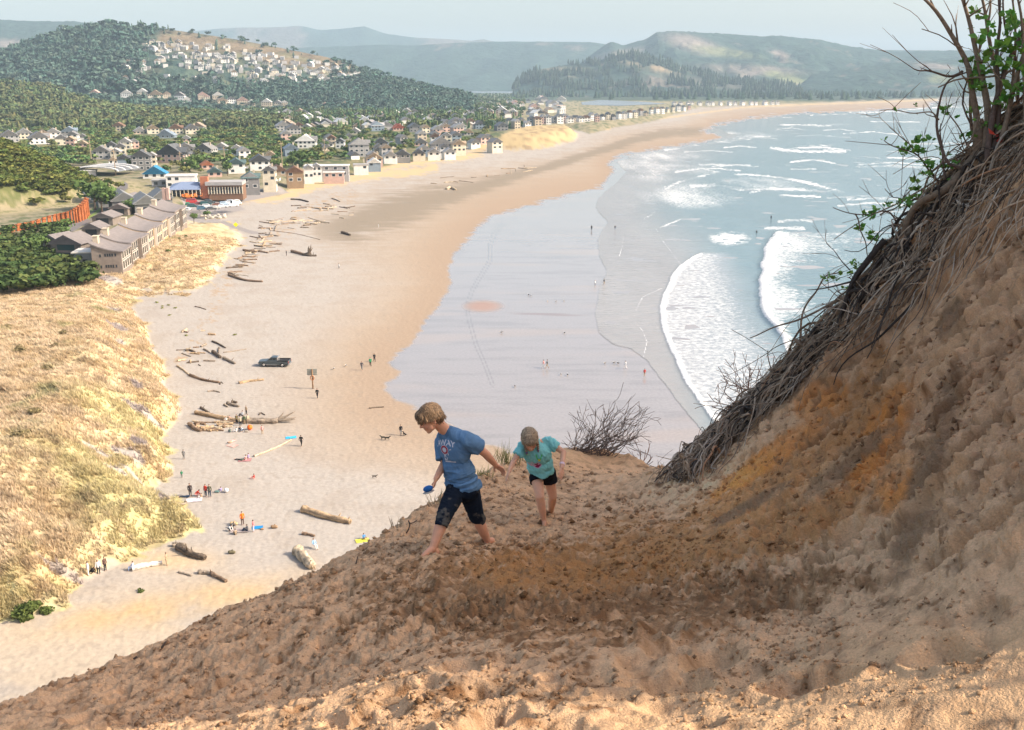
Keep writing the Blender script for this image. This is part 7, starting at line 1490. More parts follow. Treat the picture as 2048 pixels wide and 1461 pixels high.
# ------------------------------------------------------------------ people far down on the beach: whole bodies with heads, hair and clothes
def figure(pose):
    K = dict(hipL=(0, .09, .9), hipR=(0, -.09, .9), nk=(0, 0, 1.46), head=(.02, 0, 1.62), shL=(0, .19, 1.40), shR=(0, -.19, 1.40))
    if pose == 'stand': K.update(knL=(.02, .10, .48), knR=(.02, -.10, .48), anL=(-.01, .11, .06), anR=(0, -.11, .06), elL=(-.02, .25, 1.12), elR=(-.02, -.25, 1.12), wrL=(.08, .24, .86), wrR=(.08, -.24, .86))
    if pose == 'walk': K.update(knL=(.18, .09, .50), knR=(-.04, -.09, .48), anL=(.26, .10, .07), anR=(-.34, -.09, .12), elL=(-.14, .25, 1.14), elR=(.10, -.25, 1.14), wrL=(-.06, .26, .9), wrR=(.26, -.24, .98))
    if pose == 'sit': K.update(hipL=(0, .09, .14), hipR=(0, -.09, .14), nk=(-.06, 0, .66), head=(.0, 0, .82), shL=(-.06, .19, .60), shR=(-.06, -.19, .60), knL=(.38, .14, .42), knR=(.38, -.14, .42), anL=(.58, .12, .06), anR=(.60, -.12, .06), elL=(.08, .26, .40), elR=(.08, -.26, .40), wrL=(.28, .16, .42), wrR=(.28, -.16, .42))
    if pose == 'crouch': K.update(hipL=(-.1, .1, .36), hipR=(-.1, -.1, .36), nk=(.28, 0, .74), head=(.42, 0, .82), shL=(.26, .18, .68), shR=(.26, -.18, .68), knL=(.3, .12, .42), knR=(.26, -.12, .32), anL=(.1, .12, .06), anR=(0, -.12, .06), elL=(.38, .2, .42), elR=(.38, -.2, .42), wrL=(.5, .12, .18), wrR=(.5, -.12, .18))
    if pose == 'lie': K.update(hipL=(0, .09, .13), hipR=(0, -.09, .13), nk=(-.56, 0, .2), head=(-.72, 0, .24), shL=(-.5, .19, .17), shR=(-.5, -.19, .17), knL=(.42, .1, .24), knR=(.44, -.1, .14), anL=(.82, .12, .08), anR=(.86, -.12, .08), elL=(-.3, .28, .08), elR=(-.3, -.28, .08), wrL=(-.08, .26, .08), wrR=(-.08, -.24, .08))
    if pose == 'chair': K.update(hipL=(0, .09, .50), hipR=(0, -.09, .50), nk=(-.12, 0, 1.02), head=(-.10, 0, 1.18), shL=(-.1, .19, .96), shR=(-.1, -.19, .96), knL=(.42, .11, .50), knR=(.42, -.11, .50), anL=(.48, .11, .06), anR=(.48, -.11, .06), elL=(.0, .26, .74), elR=(.0, -.26, .74), wrL=(.24, .2, .62), wrR=(.24, -.2, .62))
    K = {k: V3(*v) for k, v in K.items()}; pl = (K['hipL'] + K['hipR']) / 2; mid = (pl + K['nk']) / 2
    m = MB(); c = lambda a, b, r0, r1: cap_(m, K[a] if isinstance(a, str) else a, K[b] if isinstance(b, str) else b, r0, r1, 10)
    for s_ in 'LR':
        c('hip' + s_, 'kn' + s_, .085, .055); c('kn' + s_, 'an' + s_, .055, .035); c('sh' + s_, 'el' + s_, .05, .038); c('el' + s_, 'wr' + s_, .038, .028); cap_(m, K['wr' + s_], K['wr' + s_] + (K['wr' + s_] - K['el' + s_]) * .35, .03, .022, 8)
        f_ = K['an' + s_]; d_ = V3(1, 0, 0) if pose != 'lie' else V3(.2, 0, 1); cap_(m, f_ - d_ * .04, f_ + d_ * .15 + V3(0, 0, -.02 if pose != 'lie' else 0), .038, .03, 8); c('nk', 'sh' + s_, .06, .055)
    c(pl, mid, .13, .12); c(mid, K['nk'] * .85 + mid * .15, .14, .10); c('nk', 'head', .05, .05); u_ = nrm(K['head'] - K['nk']) if pose in ('lie',) else V3(0, 0, 1); fw = V3(1, 0, 0) if pose != 'lie' else V3(.3, 0, 1); ell(m, K['head'] + u_ * .03, [.095, .078, .115], fw, u_, 12, 8); cap_(m, K['head'] + nrm(fw) * .09, K['head'] + nrm(fw) * .105, .014, .012, 6)
    body = grow('figure_body', m, .022, 2)
    m = MB(); 
    for s_ in 'LR': cap_(m, K['sh' + s_], K['el' + s_], .066, .05, 10); cap_(m, K['nk'] - u_ * .03, K['sh' + s_], .07, .068, 10); cap_(m, K['el' + s_], K['wr' + s_] * .85 + K['el' + s_] * .15, .05, .042, 10)
    cap_(m, pl + nrm(mid - pl) * .02, mid, .15, .145, 12); cap_(m, mid, K['nk'] * .85 + mid * .15, .155, .115, 12); top = grow('figure_top', m, .024, 2)
    m = MB(); cap_(m, K['hipL'], K['hipR'], .11, .11, 10)
    for s_ in 'LR': cap_(m, K['hip' + s_], K['kn' + s_], .10, .072, 10); cap_(m, K['kn' + s_], K['an' + s_] * .9 + K['kn' + s_] * .1, .07, .055, 10)
    leg = grow('figure_trousers', m, .024, 2)
    m = MB(); ell(m, K['head'] + u_ * .055 - nrm(fw) * .02, [.105, .09, .10], fw, u_, 12, 8); hair = grow('figure_hair', m, .022, 1)
    for me in (body,): setcol(me, np.repeat(np.array([[.5, .30, .22]]), len(me.vertices), 0)); me.materials.append(M_skin)
    return body, top, leg, hair
FIG = {p: figure(p) for p in ('stand', 'walk', 'sit', 'crouch', 'lie', 'chair')}
def person(px, py, pose, rot, top, leg, hair=(.09, .06, .04), h=1.72, label='', z=0.0, group=None):
    e = empty('person', G(px, py, z), R(rot)); s_ = h / 1.76; e.scale = (s_, s_, s_); tag(e, label, 'person', group); P0 = np.array(e.location); 
    if z == 0: e.location.z = ground_h(np.array([P0[0]]), np.array([P0[1]]))[0] - .01
    b, t, l, hr = FIG[pose]
    o = bpy.data.objects.new('body', b); COL.objects.link(o); o.parent = e
    for nm, me, c_ in (('jacket', t, top), ('trousers', l, leg), ('hair', hr, hair)):
        if c_ is None: continue
        if not me.materials: me.materials.append(cm((.5, .5, .5)))
        o = bpy.data.objects.new(nm, me); COL.objects.link(o); o.parent = e; o.material_slots[0].link = 'OBJECT'; o.material_slots[0].material = cm(c_, .85, .15)
    return e
BK_, NV, WH, GY_, RD, OR, PK, BL, GN, TN, PU = (.02, .02, .022), (.03, .05, .09), (.7, .68, .66), (.2, .2, .2), (.5, .06, .04), (.75, .2, .03), (.7, .35, .32), (.08, .25, .5), (.03, .25, .12), (.4, .3, .2), (.35, .3, .5)
PEO = [(635, 797, 'walk', -100, BK_, BK_, 1.8, 'walker in black with a bag just below the beach sign'), (603, 893, 'walk', 80, BK_, BK_, 1.8, 'walker in black alone on the sand below the big driftwood log'), (802, 871, 'stand', -60, BK_, GY_, 1.75, 'dark-clad dog owner standing over a sitting dog'),
 (724, 741, 'walk', -90, (.1, .09, .1), GY_, 1.8, 'leftmost of three walkers heading up the damp sand, in grey'), (741, 733, 'walk', -80, GN, BK_, 1.75, 'walker in a green top, middle of three on the damp sand'), (749, 724, 'walk', -70, BK_, BK_, 1.75, 'walker in black, farthest of three on the damp sand'),
 (1087, 737, 'walk', 180, PK, WH, 1.7, 'walker in a pink top on the wet sand mirror'), (1094.5, 737, 'walk', 180, GY_, TN, 1.75, 'walker in dark grey beside the one in pink on the wet sand'), (1251, 738, 'walk', 170, WH, WH, 1.6, 'pale figure walking alone at the swash line'), (1289, 753, 'stand', 90, RD, TN, 1.5, 'thin figure in red at the edge of the swash'),
 (1183, 461, 'stand', 90, BK_, BK_, 1.9, 'black figure far out on the mirror-wet sand'), (1230, 460, 'walk', 60, BK_, NV, 1.7, 'dark figure near the little wave far out'), (1190, 573, 'stand', 0, WH, GY_, 1.7, 'grey-white figure standing in the film of water'), (1208, 570, 'walk', 0, BK_, TN, 1.7, 'dark figure right beside the grey-white one in the film of water'),
 (573, 512, 'stand', 0, BK_, BK_, 1.8, 'black figure standing left of the big root stump'), (678, 538, 'walk', 20, WH, GY_, 1.6, 'small pale figure crossing the dry sand beyond the pickup'), (757, 456, 'stand', 30, WH, WH, 1.6, 'white figure in the dark weed band'),
 (381, 993, 'stand', -60, (.05, .04, .04), BK_, 1.85, 'tall dark figure standing over the picnic nearest the dune'), (393, 993, 'crouch', 20, RD, PK, 1.7, 'person in red crouching at the picnic nearest the dune'), (412, 993, 'stand', -110, RD, NV, 1.75, 'person in a red top and jeans at the picnic nearest the dune'), (420, 995, 'stand', -80, (.1, .1, .07), NV, 1.85, 'person in olive beside the one in the red top'),
 (371, 995, 'lie', 185, NV, NV, 1.7, 'person in navy lying on the sand at the feet of the tall dark figure'), (403, 997, 'sit', 200, TN, WH, 1.4, 'small person in tan sitting behind the crouching one'), (442, 984, 'sit', 150, PU, WH, 1.4, 'person in lilac sitting at the right end of the first picnic'),
 (485.5, 1050, 'stand', -60, OR, (.1, .06, .05), 1.8, 'person in a bright orange top standing in the beach camp'), (459, 1062, 'crouch', -30, WH, BK_, 1.6, 'person in white bending over at the left of the beach camp'), (464, 1056, 'crouch', -30, GY_, BK_, 1.6, 'person in grey bending over behind the one in white'), (494, 1062, 'sit', 200, GY_, NV, 1.6, 'person in grey sitting between the orange one and the blue bag'),
 (507.5, 1064, 'stand', 180, (.55, .2, .2), (.5, .5, .55), 1.6, 'person in a faded red top and pale trousers next to the blue bag'), (471, 1070, 'sit', 120, TN, BK_, 1.5, 'person in tan sitting at the front of the beach camp'), (728, 1079, 'sit', -40, BL, TN, 1.5, 'person in blue sitting on a yellow towel'), (629, 1097, 'chair', -45, (.3, .45, .6), WH, 1.7, 'person in pale blue lounging near the small log'),
 (623, 1136, 'sit', -45, WH, TN, 1.7, 'person in white sitting against the big tan log'), (178, 1156, 'stand', 200, WH, WH, 1.7, 'woman-like figure in white at the left of the group under the dune'), (184, 1153, 'crouch', 0, BK_, BK_, 1.5, 'person in black crouching in the group under the dune'), (198, 1150, 'stand', -60, WH, BK_, 1.75, 'person in a white top and black trousers under the dune'), (211, 1143, 'stand', -30, (.15, .09, .07), BK_, 1.75, 'person in brown at the right of the group under the dune'),
 (334, 1131, 'stand', 0, TN, TN, 1.6, 'sand-coloured figure standing right of the white log'), (265, 1141, 'chair', 200, (.55, .6, .75), (.3, .4, .6), 1.5, 'person in pale blue sitting on the white log'), (368, 919, 'stand', 90, GY_, GY_, 1.5, 'small grey figure alone at the dune edge'), (364, 956, 'stand', 90, GN, GY_, 1.1, 'child-sized figure at the dune edge above the first picnic'),
 (480, 921, 'lie', 170, (.1, .12, .1), BK_, 1.7, 'person in dark green lying below the long thin pole'), (492, 920, 'sit', 160, PK, WH, 1.5, 'person in pink sitting in the trio at the thin pole'), (497, 917, 'sit', 190, PU, GY_, 1.5, 'person in lilac sitting in the trio at the thin pole'), (508, 958, 'sit', 190, RD, PK, 1.4, 'person in red sitting alone on the open dry sand'),
 (525, 869, 'stand', 100, PK, TN, 1.5, 'child in pink standing below the big root end'), (463, 885, 'lie', 60, TN, PK, 1.6, 'person in pink lying below the crowded driftwood camp'), (485, 832, 'sit', -150, (.45, .47, .5), BK_, 1.7, 'person in pale grey sitting behind the big log'), (493, 829, 'stand', -120, TN, BK_, 1.5, 'person in tan standing behind the big log'),
 (452, 843, 'sit', -100, WH, GY_, 1.5, 'person in white sitting on the left half of the big log'), (459, 841, 'sit', -100, PK, TN, 1.5, 'person in pink sitting on the left half of the big log'), (474, 848, 'stand', -100, (.2, .16, .08), BK_, 1.6, 'person in brown in the middle of the driftwood camp'), (481, 852, 'stand', -70, (.4, .36, .25), BK_, 1.6, 'person in khaki in the middle of the driftwood camp'),
 (489, 849, 'stand', -110, (.1, .15, .08), TN, 1.6, 'person in dark green in the middle of the driftwood camp'), (479, 862, 'crouch', -60, NV, NV, 1.5, 'person in navy crouching in front of the driftwood camp'), (485, 863, 'crouch', -120, (.35, .4, .48), NV, 1.5, 'person in blue-grey crouching in front of the driftwood camp'), (460, 865, 'sit', 120, (.12, .16, .14), NV, 1.4, 'person in dark teal sitting at the left front of the driftwood camp'),
 (473, 864, 'sit', 200, WH, WH, 1.5, 'person in white sitting at the front of the driftwood camp'), (496, 848, 'stand', -80, (.55, .5, .35), TN, 1.6, 'person in pale yellow at the right of the driftwood camp'), (1542, 440, 'stand', 90, BK_, BK_, 1.7, 'surfer in black standing far out in the water'), (1513, 466, 'sit', 60, BK_, BK_, 1.7, 'surfer in black sitting on a board in front of the breaker')]
for (a, b, ps, rt_, tp, lg, h_, lb) in PEO: person(a, b, ps, rt_, tp, lg, h=h_, label=lb)
# camp things
def thing_mesh(name, mb, mt, lb, cat, gp=None): return tag(mb.obj(name, mt), lb, cat, gp)
def at(a, b, z=0.0): p = G(a, b, z); p[2] = ground_h(np.array([p[0]]), np.array([p[1]]))[0]; return p
for a, b, w_, l_, r_, c_, lb in [(515, 1056, 1.3, .9, 10, (.02, .22, .5), 'bright blue bag or cloth in the beach camp'), (725, 1082, 1.6, 1.0, 20, (.65, .6, .08), 'yellow towel under the person in blue'), (480, 1062, 2.2, 1.3, 5, (.35, .3, .28), 'muted picnic blanket in the beach camp'), (388, 1001, 2.0, 1.2, 12, (.6, .55, .6), 'pale picnic blanket by the first picnic'), (582, 876, 1.6, 1.0, 15, (.05, .4, .7), 'blue towel at the tip of the thin pole'), (490, 921, 1.8, 1.2, 5, (.4, .2, .2), 'reddish blanket under the trio'), (465, 892, 1.5, 1.1, -30, (.6, .35, .3), 'pink towel below the driftwood camp')]:
    m = MB(); n = 9; u, v = np.meshgrid(np.linspace(-.5, .5, n), np.linspace(-.5, .5, n), indexing='ij'); V = np.stack([u * w_, v * l_, .06 + .05 * fbm(u * 3 + a, v * 3, 2, 2)], -1).reshape(-1, 3) @ rz3(R(r_)).T; m.add(V, grid_faces(n, n)); o = m.obj('beach_blanket', cm(c_, .9, .1, var=.1, vscale=5)); o.location = at(a, b); tag(o, lb, 'blanket')
for a, b, r_, c_, lb in [(500, 860, .42, (.8, .16, .02), 'orange beach ball below the big log'), (453, 985, .3, (.7, .7, .72), 'white ball or bundle beside the first picnic')]:
    m = MB(); m.ball((0, 0, r_), r_, 16, 10); o = m.obj('beach_ball', cm(c_, .5, .3), smooth=True); o.location = at(a, b); tag(o, lb, 'ball')
for k, (a, b, s_, c_, lb) in enumerate([(468, 1051, .9, (.5, .38, .22), 'sand-coloured pack beside the person in orange'), (434, 986, .6, (.12, .2, .2), 'dark teal bag at the first picnic'), (549, 1057, .8, (.3, .2, .12), 'brown bag at the right of the beach camp'), (493, 865, .6, (.35, .3, .25), 'grey bag in front of the driftwood camp'), (438, 860, .5, (.45, .35, .2), 'tan bundle left of the driftwood camp'), (525, 1060, .4, (.4, .22, .1), 'little brown pouch below the blue bag'), (464, 1108, .8, (.15, .13, .08), 'dark mossy pack-like lump on the open sand')]):
    m = MB(); cap_(m, V3(-.3 * s_, 0, .28 * s_), V3(.3 * s_, 0, .26 * s_), .28 * s_, .24 * s_, 10); cap_(m, V3(0, .1 * s_, .4 * s_), V3(.1 * s_, 0, .62 * s_), .14 * s_, .1 * s_, 8); me = grow('bag', m, .05, 1); o = link('beach_bag', me, cm(c_, .9, .1, var=.15, vscale=6)); o.location = at(a, b); tag(o, lb, 'bag')
# dogs
def dog(a, b, rot, sit, c_, lb, s=1.0):
    e = empty('dog', at(a, b), R(rot)); e.scale = (s,) * 3; tag(e, lb, 'dog'); m = MB()
    if sit: ch, hp = V3(.18, 0, .42), V3(-.15, 0, .2); hd_ = V3(.26, 0, .68)
    else: ch, hp = V3(.25, 0, .42), V3(-.28, 0, .43); hd_ = V3(.48, 0, .62)
    cap_(m, ch, hp, .13, .10); cap_(m, ch, hd_, .08, .065); cap_(m, hd_, hd_ + V3(.16, 0, -.03), .065, .032); cap_(m, hp + V3(-.08, 0, .02), hp + V3(-.26, 0, .14 if not sit else -.08), .025, .015)
    for y_ in (.07, -.07):
        cap_(m, ch + V3(.02, y_, -.05), ch + V3(.03, y_, -.22), .045, .03); cap_(m, ch + V3(.03, y_, -.22), V3(ch[0] + .05, y_, .03), .028, .022)
        if sit: cap_(m, hp + V3(0, y_, .02), hp + V3(.16, y_, 0), .08, .05); cap_(m, hp + V3(.16, y_, 0), V3(hp[0] + .18, y_, .03), .035, .022)
        else: cap_(m, hp + V3(-.02, y_, -.04), hp + V3(.06, y_, -.2), .06, .035); cap_(m, hp + V3(.06, y_, -.2), hp + V3(-.04, y_, -.27), .03, .022); cap_(m, hp + V3(-.04, y_, -.27), V3(hp[0] - .02, y_, .03), .022, .02)
        cap_(m, hd_ + V3(-.02, y_ * .7, .05), hd_ + V3(-.04, y_, .0), .03, .018)
    me = grow('dog_body', m, .022, 2); link('body', me, cm(c_, .8, .15), e)
dog(810, 872, 180, True, (.015, .014, .014), 'black dog sitting before its dark-clad owner'); dog(767, 880, 170, False, (.015, .02, .015), 'black dog sniffing the sand, left one of the pair'); dog(774, 881, 10, False, (.02, .02, .015), 'black dog with its rump to the other, right one of the pair'); dog(749, 957, 0, False, (.06, .05, .04), 'dark dog alone on the open sand', .8)
# ================================================================ driftwood
M_wood = mat('driftwood', attr='Col', rough=.9, spec=.12, var=.28, vscale=5, bump=.6, bscale=9, bdist=.05)
rw = random.Random(9); nw = np.random.default_rng(9)
WC = dict(tan=(.38, .27, .165), grey=(.27, .22, .17), dark=(.13, .10, .075), white=(.62, .58, .52), brown=(.22, .15, .10), pale=(.46, .37, .26))
def log(pts, r, c, lb, root=False, sub=0, gp=None, split=False, name='driftwood_log'):
    P = np.array([at(a, b) for a, b in pts]); O_ = P[0].copy(); P = spline(P, max(16, len(pts) * 8)) - O_; n = len(P); t = np.linspace(0, 1, n)
    P[:, 2] += r * .62; rr_ = r * (1 - .35 * t) * (1 + .10 * np.sin(t * 17 + r * 40) + .06 * np.sin(t * 41)); mm = MB(); k = 14
    mm.tube(P, rr_, k, np.array(WC[c]))
    V = mm.V[-1]; m_ = nw.normal(size=3) * 0; ridge = fbm(V[:, 0] * 2.5, V[:, 1] * 2.5 + V[:, 2] * 6, 31, 3)[:, None]; cen = np.repeat(P, k, 0); Vt = V[:n * k]; V[:n * k] = cen + (Vt - cen) * (1 + .16 * ridge[:n * k]); ai = np.concatenate([np.tile(np.arange(k), n), [0, 0]]); li = np.concatenate([np.repeat(np.arange(n), k), [0, n - 1]]); gr = fbm(ai * 1.7 + r * 9, li * .22, 35, 3, .6)[:, None]; mm.C[-1] = np.repeat(np.array([WC[c]]), len(V), 0) * np.clip(1 + .25 * ridge + .9 * gr, .3, 1.6); V[:n * k] += (Vt - cen) * (.16 * gr[:n * k]); mm.C[-1][-2:] *= .45
    if root:
        for i in range(9):
            d = nrm(P[-1] - P[-3]) * .5 + nw.normal(size=3) * .7; d[2] = abs(d[2]) * .7 + .05; mm.tube(spline([P[-1] - nrm(P[-1] - P[-3]) * .2, P[-1] + d * r * 1.3, P[-1] + d * r * 2.2 + nw.normal(size=3) * .1], 6), np.linspace(r * .4, r * .08, 6), 6, np.array(WC[c]) * rw.uniform(.6, 1.1))
    for i in range(sub):
        k_ = rw.randint(2, n - 2); d = nw.normal(size=3) * r * 1.1; d[2] = abs(d[2]) + r * .6; mm.tube([P[k_], P[k_] + d * .6, P[k_] + d], [r * .25, r * .18, r * .06], 5, np.array(WC[c]) * .8)
    o = mm.obj(name, M_wood, smooth=True); o.location = O_; return tag(o, lb, 'driftwood', gp)
for a in [([(607, 1023), (655, 1038), (701, 1048)], .50, 'tan', 'longest tan log with splintered grain and round mossy end below the camp', False, 2), ([(595, 1108), (611, 1124), (625, 1139)], .66, 'pale', 'thick smooth orange-tan log casting a wide shadow', False, 0), ([(605, 1069), (617, 1071), (629, 1074)], .22, 'brown', 'short thin log lying above the pale blue lounger', False, 0),
          ([(358, 1098), (380, 1112), (411, 1120)], .48, 'dark', 'dark tapered log at the dune foot by the seaward grass', False, 3), ([(345, 1093), (358, 1092), (372, 1093)], .3, 'grey', 'short grey log touching the grass above the dark one', False, 1), ([(264, 1141), (295, 1134), (325, 1129)], .36, 'white', 'bleached white log with someone sitting on its end', False, 0),
          ([(357, 1146), (370, 1149), (383, 1153)], .14, 'grey', 'thin grey stick left of two bent pieces', False, 0), ([(397, 1147), (410, 1148), (422, 1149)], .28, 'grey', 'stubby grey log with a bent continuation', False, 0), ([(422, 1149), (436, 1157), (453, 1165)], .26, 'brown', 'bent brown log at the lower end of the debris line', False, 2),
          ([(392, 828), (430, 836), (478, 844)], .40, 'tan', 'long tan half of the great log left of the camp crowd', False, 2), ([(486, 845), (525, 847), (556, 846)], .62, 'grey', 'great grey log with a flared root end right of the camp crowd', True, 0), ([(380, 851), (390, 860), (402, 864)], .36, 'brown', 'brown boat-shaped log at the left of the camp', False, 4), ([(402, 859), (416, 858), (428, 855)], .3, 'tan', 'light split log beside the brown boat-shaped one', False, 1),
          ([(402, 817), (410, 822), (420, 829)], .22, 'dark', 'dark forked piece behind the great log', False, 4), ([(412, 829), (424, 830), (430, 834)], .2, 'brown', 'small brown forked piece behind the great log', False, 3), ([(455, 808), (466, 812), (478, 815)], .3, 'grey', 'grey slab of a log above the camp', False, 0), ([(463, 806), (468, 806), (474, 807)], .28, 'dark', 'dark lump resting on the grey slab above the camp', False, 1), ([(449, 811), (452, 813), (455, 815)], .2, 'grey', 'tiny grey stump beside the grey slab', False, 0),
          ([(518, 831), (522, 827), (530, 831)], .12, 'dark', 'little dark tripod-like twig pile behind the root end', False, 5), ([(508, 914), (545, 900), (583, 881)], .17, 'pale', 'very long thin pale pole pointing to the blue towel', False, 0), ([(355, 733), (368, 742), (380, 752)], .2, 'pale', 'pale splintered log at the upper end of the curved debris line', False, 5), ([(380, 752), (405, 761), (439, 767)], .28, 'brown', 'long brown log closing the curved debris line', False, 2),
          ([(478, 768), (500, 764), (528, 761)], .28, 'tan', 'reddish tan log with knobbly ends below the pickup', False, 4), ([(425, 684), (437, 689), (451, 697)], .22, 'dark', 'thin dark log, topmost of the scattered pieces left of the pickup', False, 0), ([(438, 697), (437, 702), (437, 707)], .16, 'dark', 'very short dark stub under the thin dark log', False, 0), ([(447, 706), (470, 703), (493, 699)], .13, 'grey', 'long thin grey branch left of the pickup', False, 1),
          ([(426, 706), (433, 711), (441, 717)], .42, 'dark', 'thick dark stub of log left of the pickup', False, 1), ([(448, 718), (458, 723), (470, 729)], .34, 'grey', 'split grey log nearest to the pickup on its left', False, 1), ([(371, 703), (380, 702), (390, 706)], .25, 'dark', 'dark low debris piece under the dune edge', False, 5), ([(408, 700), (413, 702), (419, 706)], .22, 'grey', 'small grey log between the debris and the dark stub', False, 1),
          ([(364, 708), (373, 711), (382, 714)], .14, 'grey', 'thin grey strip below the low debris piece', False, 0), ([(415, 784), (428, 783), (440, 786)], .16, 'grey', 'faint thin branch on the sand above the camp', False, 3), ([(458, 552), (490, 562), (525, 565)], .38, 'brown', 'long brown log with lumps in the upper beach', False, 4), ([(458, 549), (463, 550), (468, 552)], .4, 'dark', 'dark lumps sitting on the upper end of the long brown log', False, 3),
          ([(584, 505), (596, 508), (608, 511)], .55, 'brown', 'dark brown log left of the upright root stump', False, 0), ([(606, 511), (618, 513), (633, 513)], .42, 'dark', 'dark log under the upright root stump', False, 2), ([(582, 400), (600, 401), (617, 405)], .45, 'dark', 'lone dark log high up on the pale beach', False, 0), ([(684, 467), (692, 469), (700, 472)], .55, 'dark', 'lone dark log in the weed band', False, 0), ([(487, 502), (500, 504), (513, 505)], .4, 'brown', 'brown log with lumps below the sandy cliff edge', False, 4),
          ([(390, 614), (400, 616), (412, 620)], .14, 'brown', 'thin straight stick by the green sprigs', False, 0), ([(893, 380), (902, 377), (911, 381)], .7, 'pale', 'pale boulder-like wreck piece on the far beach', False, 2), ([(664, 398), (673, 401), (680, 404)], .3, 'grey', 'grey log on the pale beach before the weed band', False, 1), ([(440, 770), (442, 765), (446, 768)], .1, 'dark', 'tiny dark stub between two logs', False, 0),
          ([(365, 663), (370, 665), (376, 666)], .2, 'brown', 'brown clump at the dune edge beside a pale one', False, 5), ([(738, 818), (752, 816), (768, 815)], .12, 'dark', 'low dark twiggy wreckage on the damp sand', False, 8), ([(372, 1005), (368, 1010), (345, 1045)], .18, 'grey', 'slender grey trunk lying down through the dune grass', False, 2), ([(310, 1003), (325, 1015), (342, 1043)], .35, 'grey', 'greyed log half buried in the dune grass', False, 2), ([(540, 462), (590, 468), (640, 480)], .1, 'brown', 'thin dark line of wood by the ramp', False, 3)]:
    log(a[0], a[1], a[2], a[3], a[4], a[5])
def jumble(n, fx, fy, rl, lb, gp, cs=('brown', 'tan', 'grey', 'dark', 'pale')):
    for i in range(n):
        x = fx(); y = fy(x); p0 = (x, y); L = rw.uniform(*rl) * (y - 165) / 52; q = rw.uniform(-.5, .5) if rw.random() < .7 else rw.uniform(-3, 3); log([p0, (x + L * .5 * math.cos(q), y + L * .5 * math.sin(q) * .3), (x + L * math.cos(q), y + L * math.sin(q) * .3 + rw.uniform(-.5, .5))], rw.uniform(.10, .3), rw.choice(cs), lb, False, rw.choice([0, 0, 1, 2]), gp, name='driftwood')
jumble(34, lambda: rw.uniform(515, 645), lambda x: 449 + (x - 515) * -.05 + rw.gauss(0, 4.5), (1.5, 7), 'small wreck wood in the jumble at the upper edge of the weed band', 'upper jumble of wreck wood')
jumble(26, lambda: rw.uniform(575, 700), lambda x: 418 + rw.gauss(0, 5), (1.2, 6), 'small wreck wood scattered on the pale upper beach', 'scattered wreck wood by the town')
jumble(34, lambda: rw.uniform(450, 545), lambda x: 560 - (x - 440) * 1.0 + rw.gauss(0, 9), (1.5, 5), 'thin brown driftwood in the tide line under the dune edge', 'tide line of driftwood under the dune')
jumble(16, lambda: rw.uniform(470, 560), lambda x: 472 + rw.uniform(0, 34), (2, 6), 'thin driftwood below the end of the ramp', 'driftwood by the ramp')
jumble(14, lambda: rw.uniform(350, 420), lambda x: rw.uniform(655, 735), (.8, 2.5), 'twig-sized driftwood left of the pickup', 'driftwood chips left of the pickup')
jumble(16, lambda: rw.uniform(850, 1090), lambda x: 372 - (x - 850) * .155 + rw.gauss(0, 5), (2, 9), 'speck of wreck wood on the far beach', 'specks of wood on the far beach')
jumble(22, lambda: rw.uniform(385, 450), lambda x: rw.uniform(838, 862), (.8, 2.6), 'splintered wood around the driftwood camp', 'splintered wood of the driftwood camp', ('tan', 'pale', 'brown'))
# upright root stump
e = at(617, 512); mm = MB()
mm.tube([[-1.2, 0, .3], [0, 0, .6], [.8, 0, .9]], [.5, .6, .5], 10, WC['dark'])
for i in range(16):
    a = rw.uniform(-.9, 1.6); d = V3(math.cos(a) * .9, rw.uniform(-.6, .6), 1 + abs(math.sin(a))); L = rw.uniform(1.2, 2.6) if i else 3.3; d = nrm(d) * L; mm.tube(spline([[.1, 0, .5], V3(.1, 0, .5) + d * .5 + nw.normal(size=3) * .15, V3(.1, 0, .5) + d], 6), np.linspace(.34, .05, 6), 6, np.array(WC['dark']) * rw.uniform(.7, 1.8))
o = mm.obj('root_stump', M_wood, smooth=True); o.location = e; tag(o, 'upturned dark root stump standing on the sand with spiky roots', 'stump')
# ---------------------------------------------------------------- beach sign
e = empty('beach_sign', at(626, 778), R(3)); tag(e, 'grey board on a tall wooden post with a rescue ring hung beneath, seen from behind', 'sign')
MB().tube([[0, 0, -.4], [0, 0, 3.6]], [.13, .11], 8).obj('post', cm((.26, .16, .09), .9, .1, var=.2, vscale=4), e, True)
b = MB(); b.box((-.03, .14, 3.05), (1.75, .07, 1.15)); bo = b.obj('board', cm((.30, .31, .27), .8, .15, var=.12, vscale=3), e)
for k in (-.42, 0, .42): MB().box((-.03, .09, 3.05 + k * .8), (1.7, .05, .09)).obj('batten', cm((.36, .34, .3), .9), bo)
m = MB(); a = np.linspace(0, 6.283, 17); m.tube(np.stack([.42 * np.cos(a) * .7, 0 * a - .12, .42 * np.sin(a) + 2.05], 1), .10, 8, cap=False); m.obj('rescue_ring', cm((.42, .2, .10), .6), e, True)
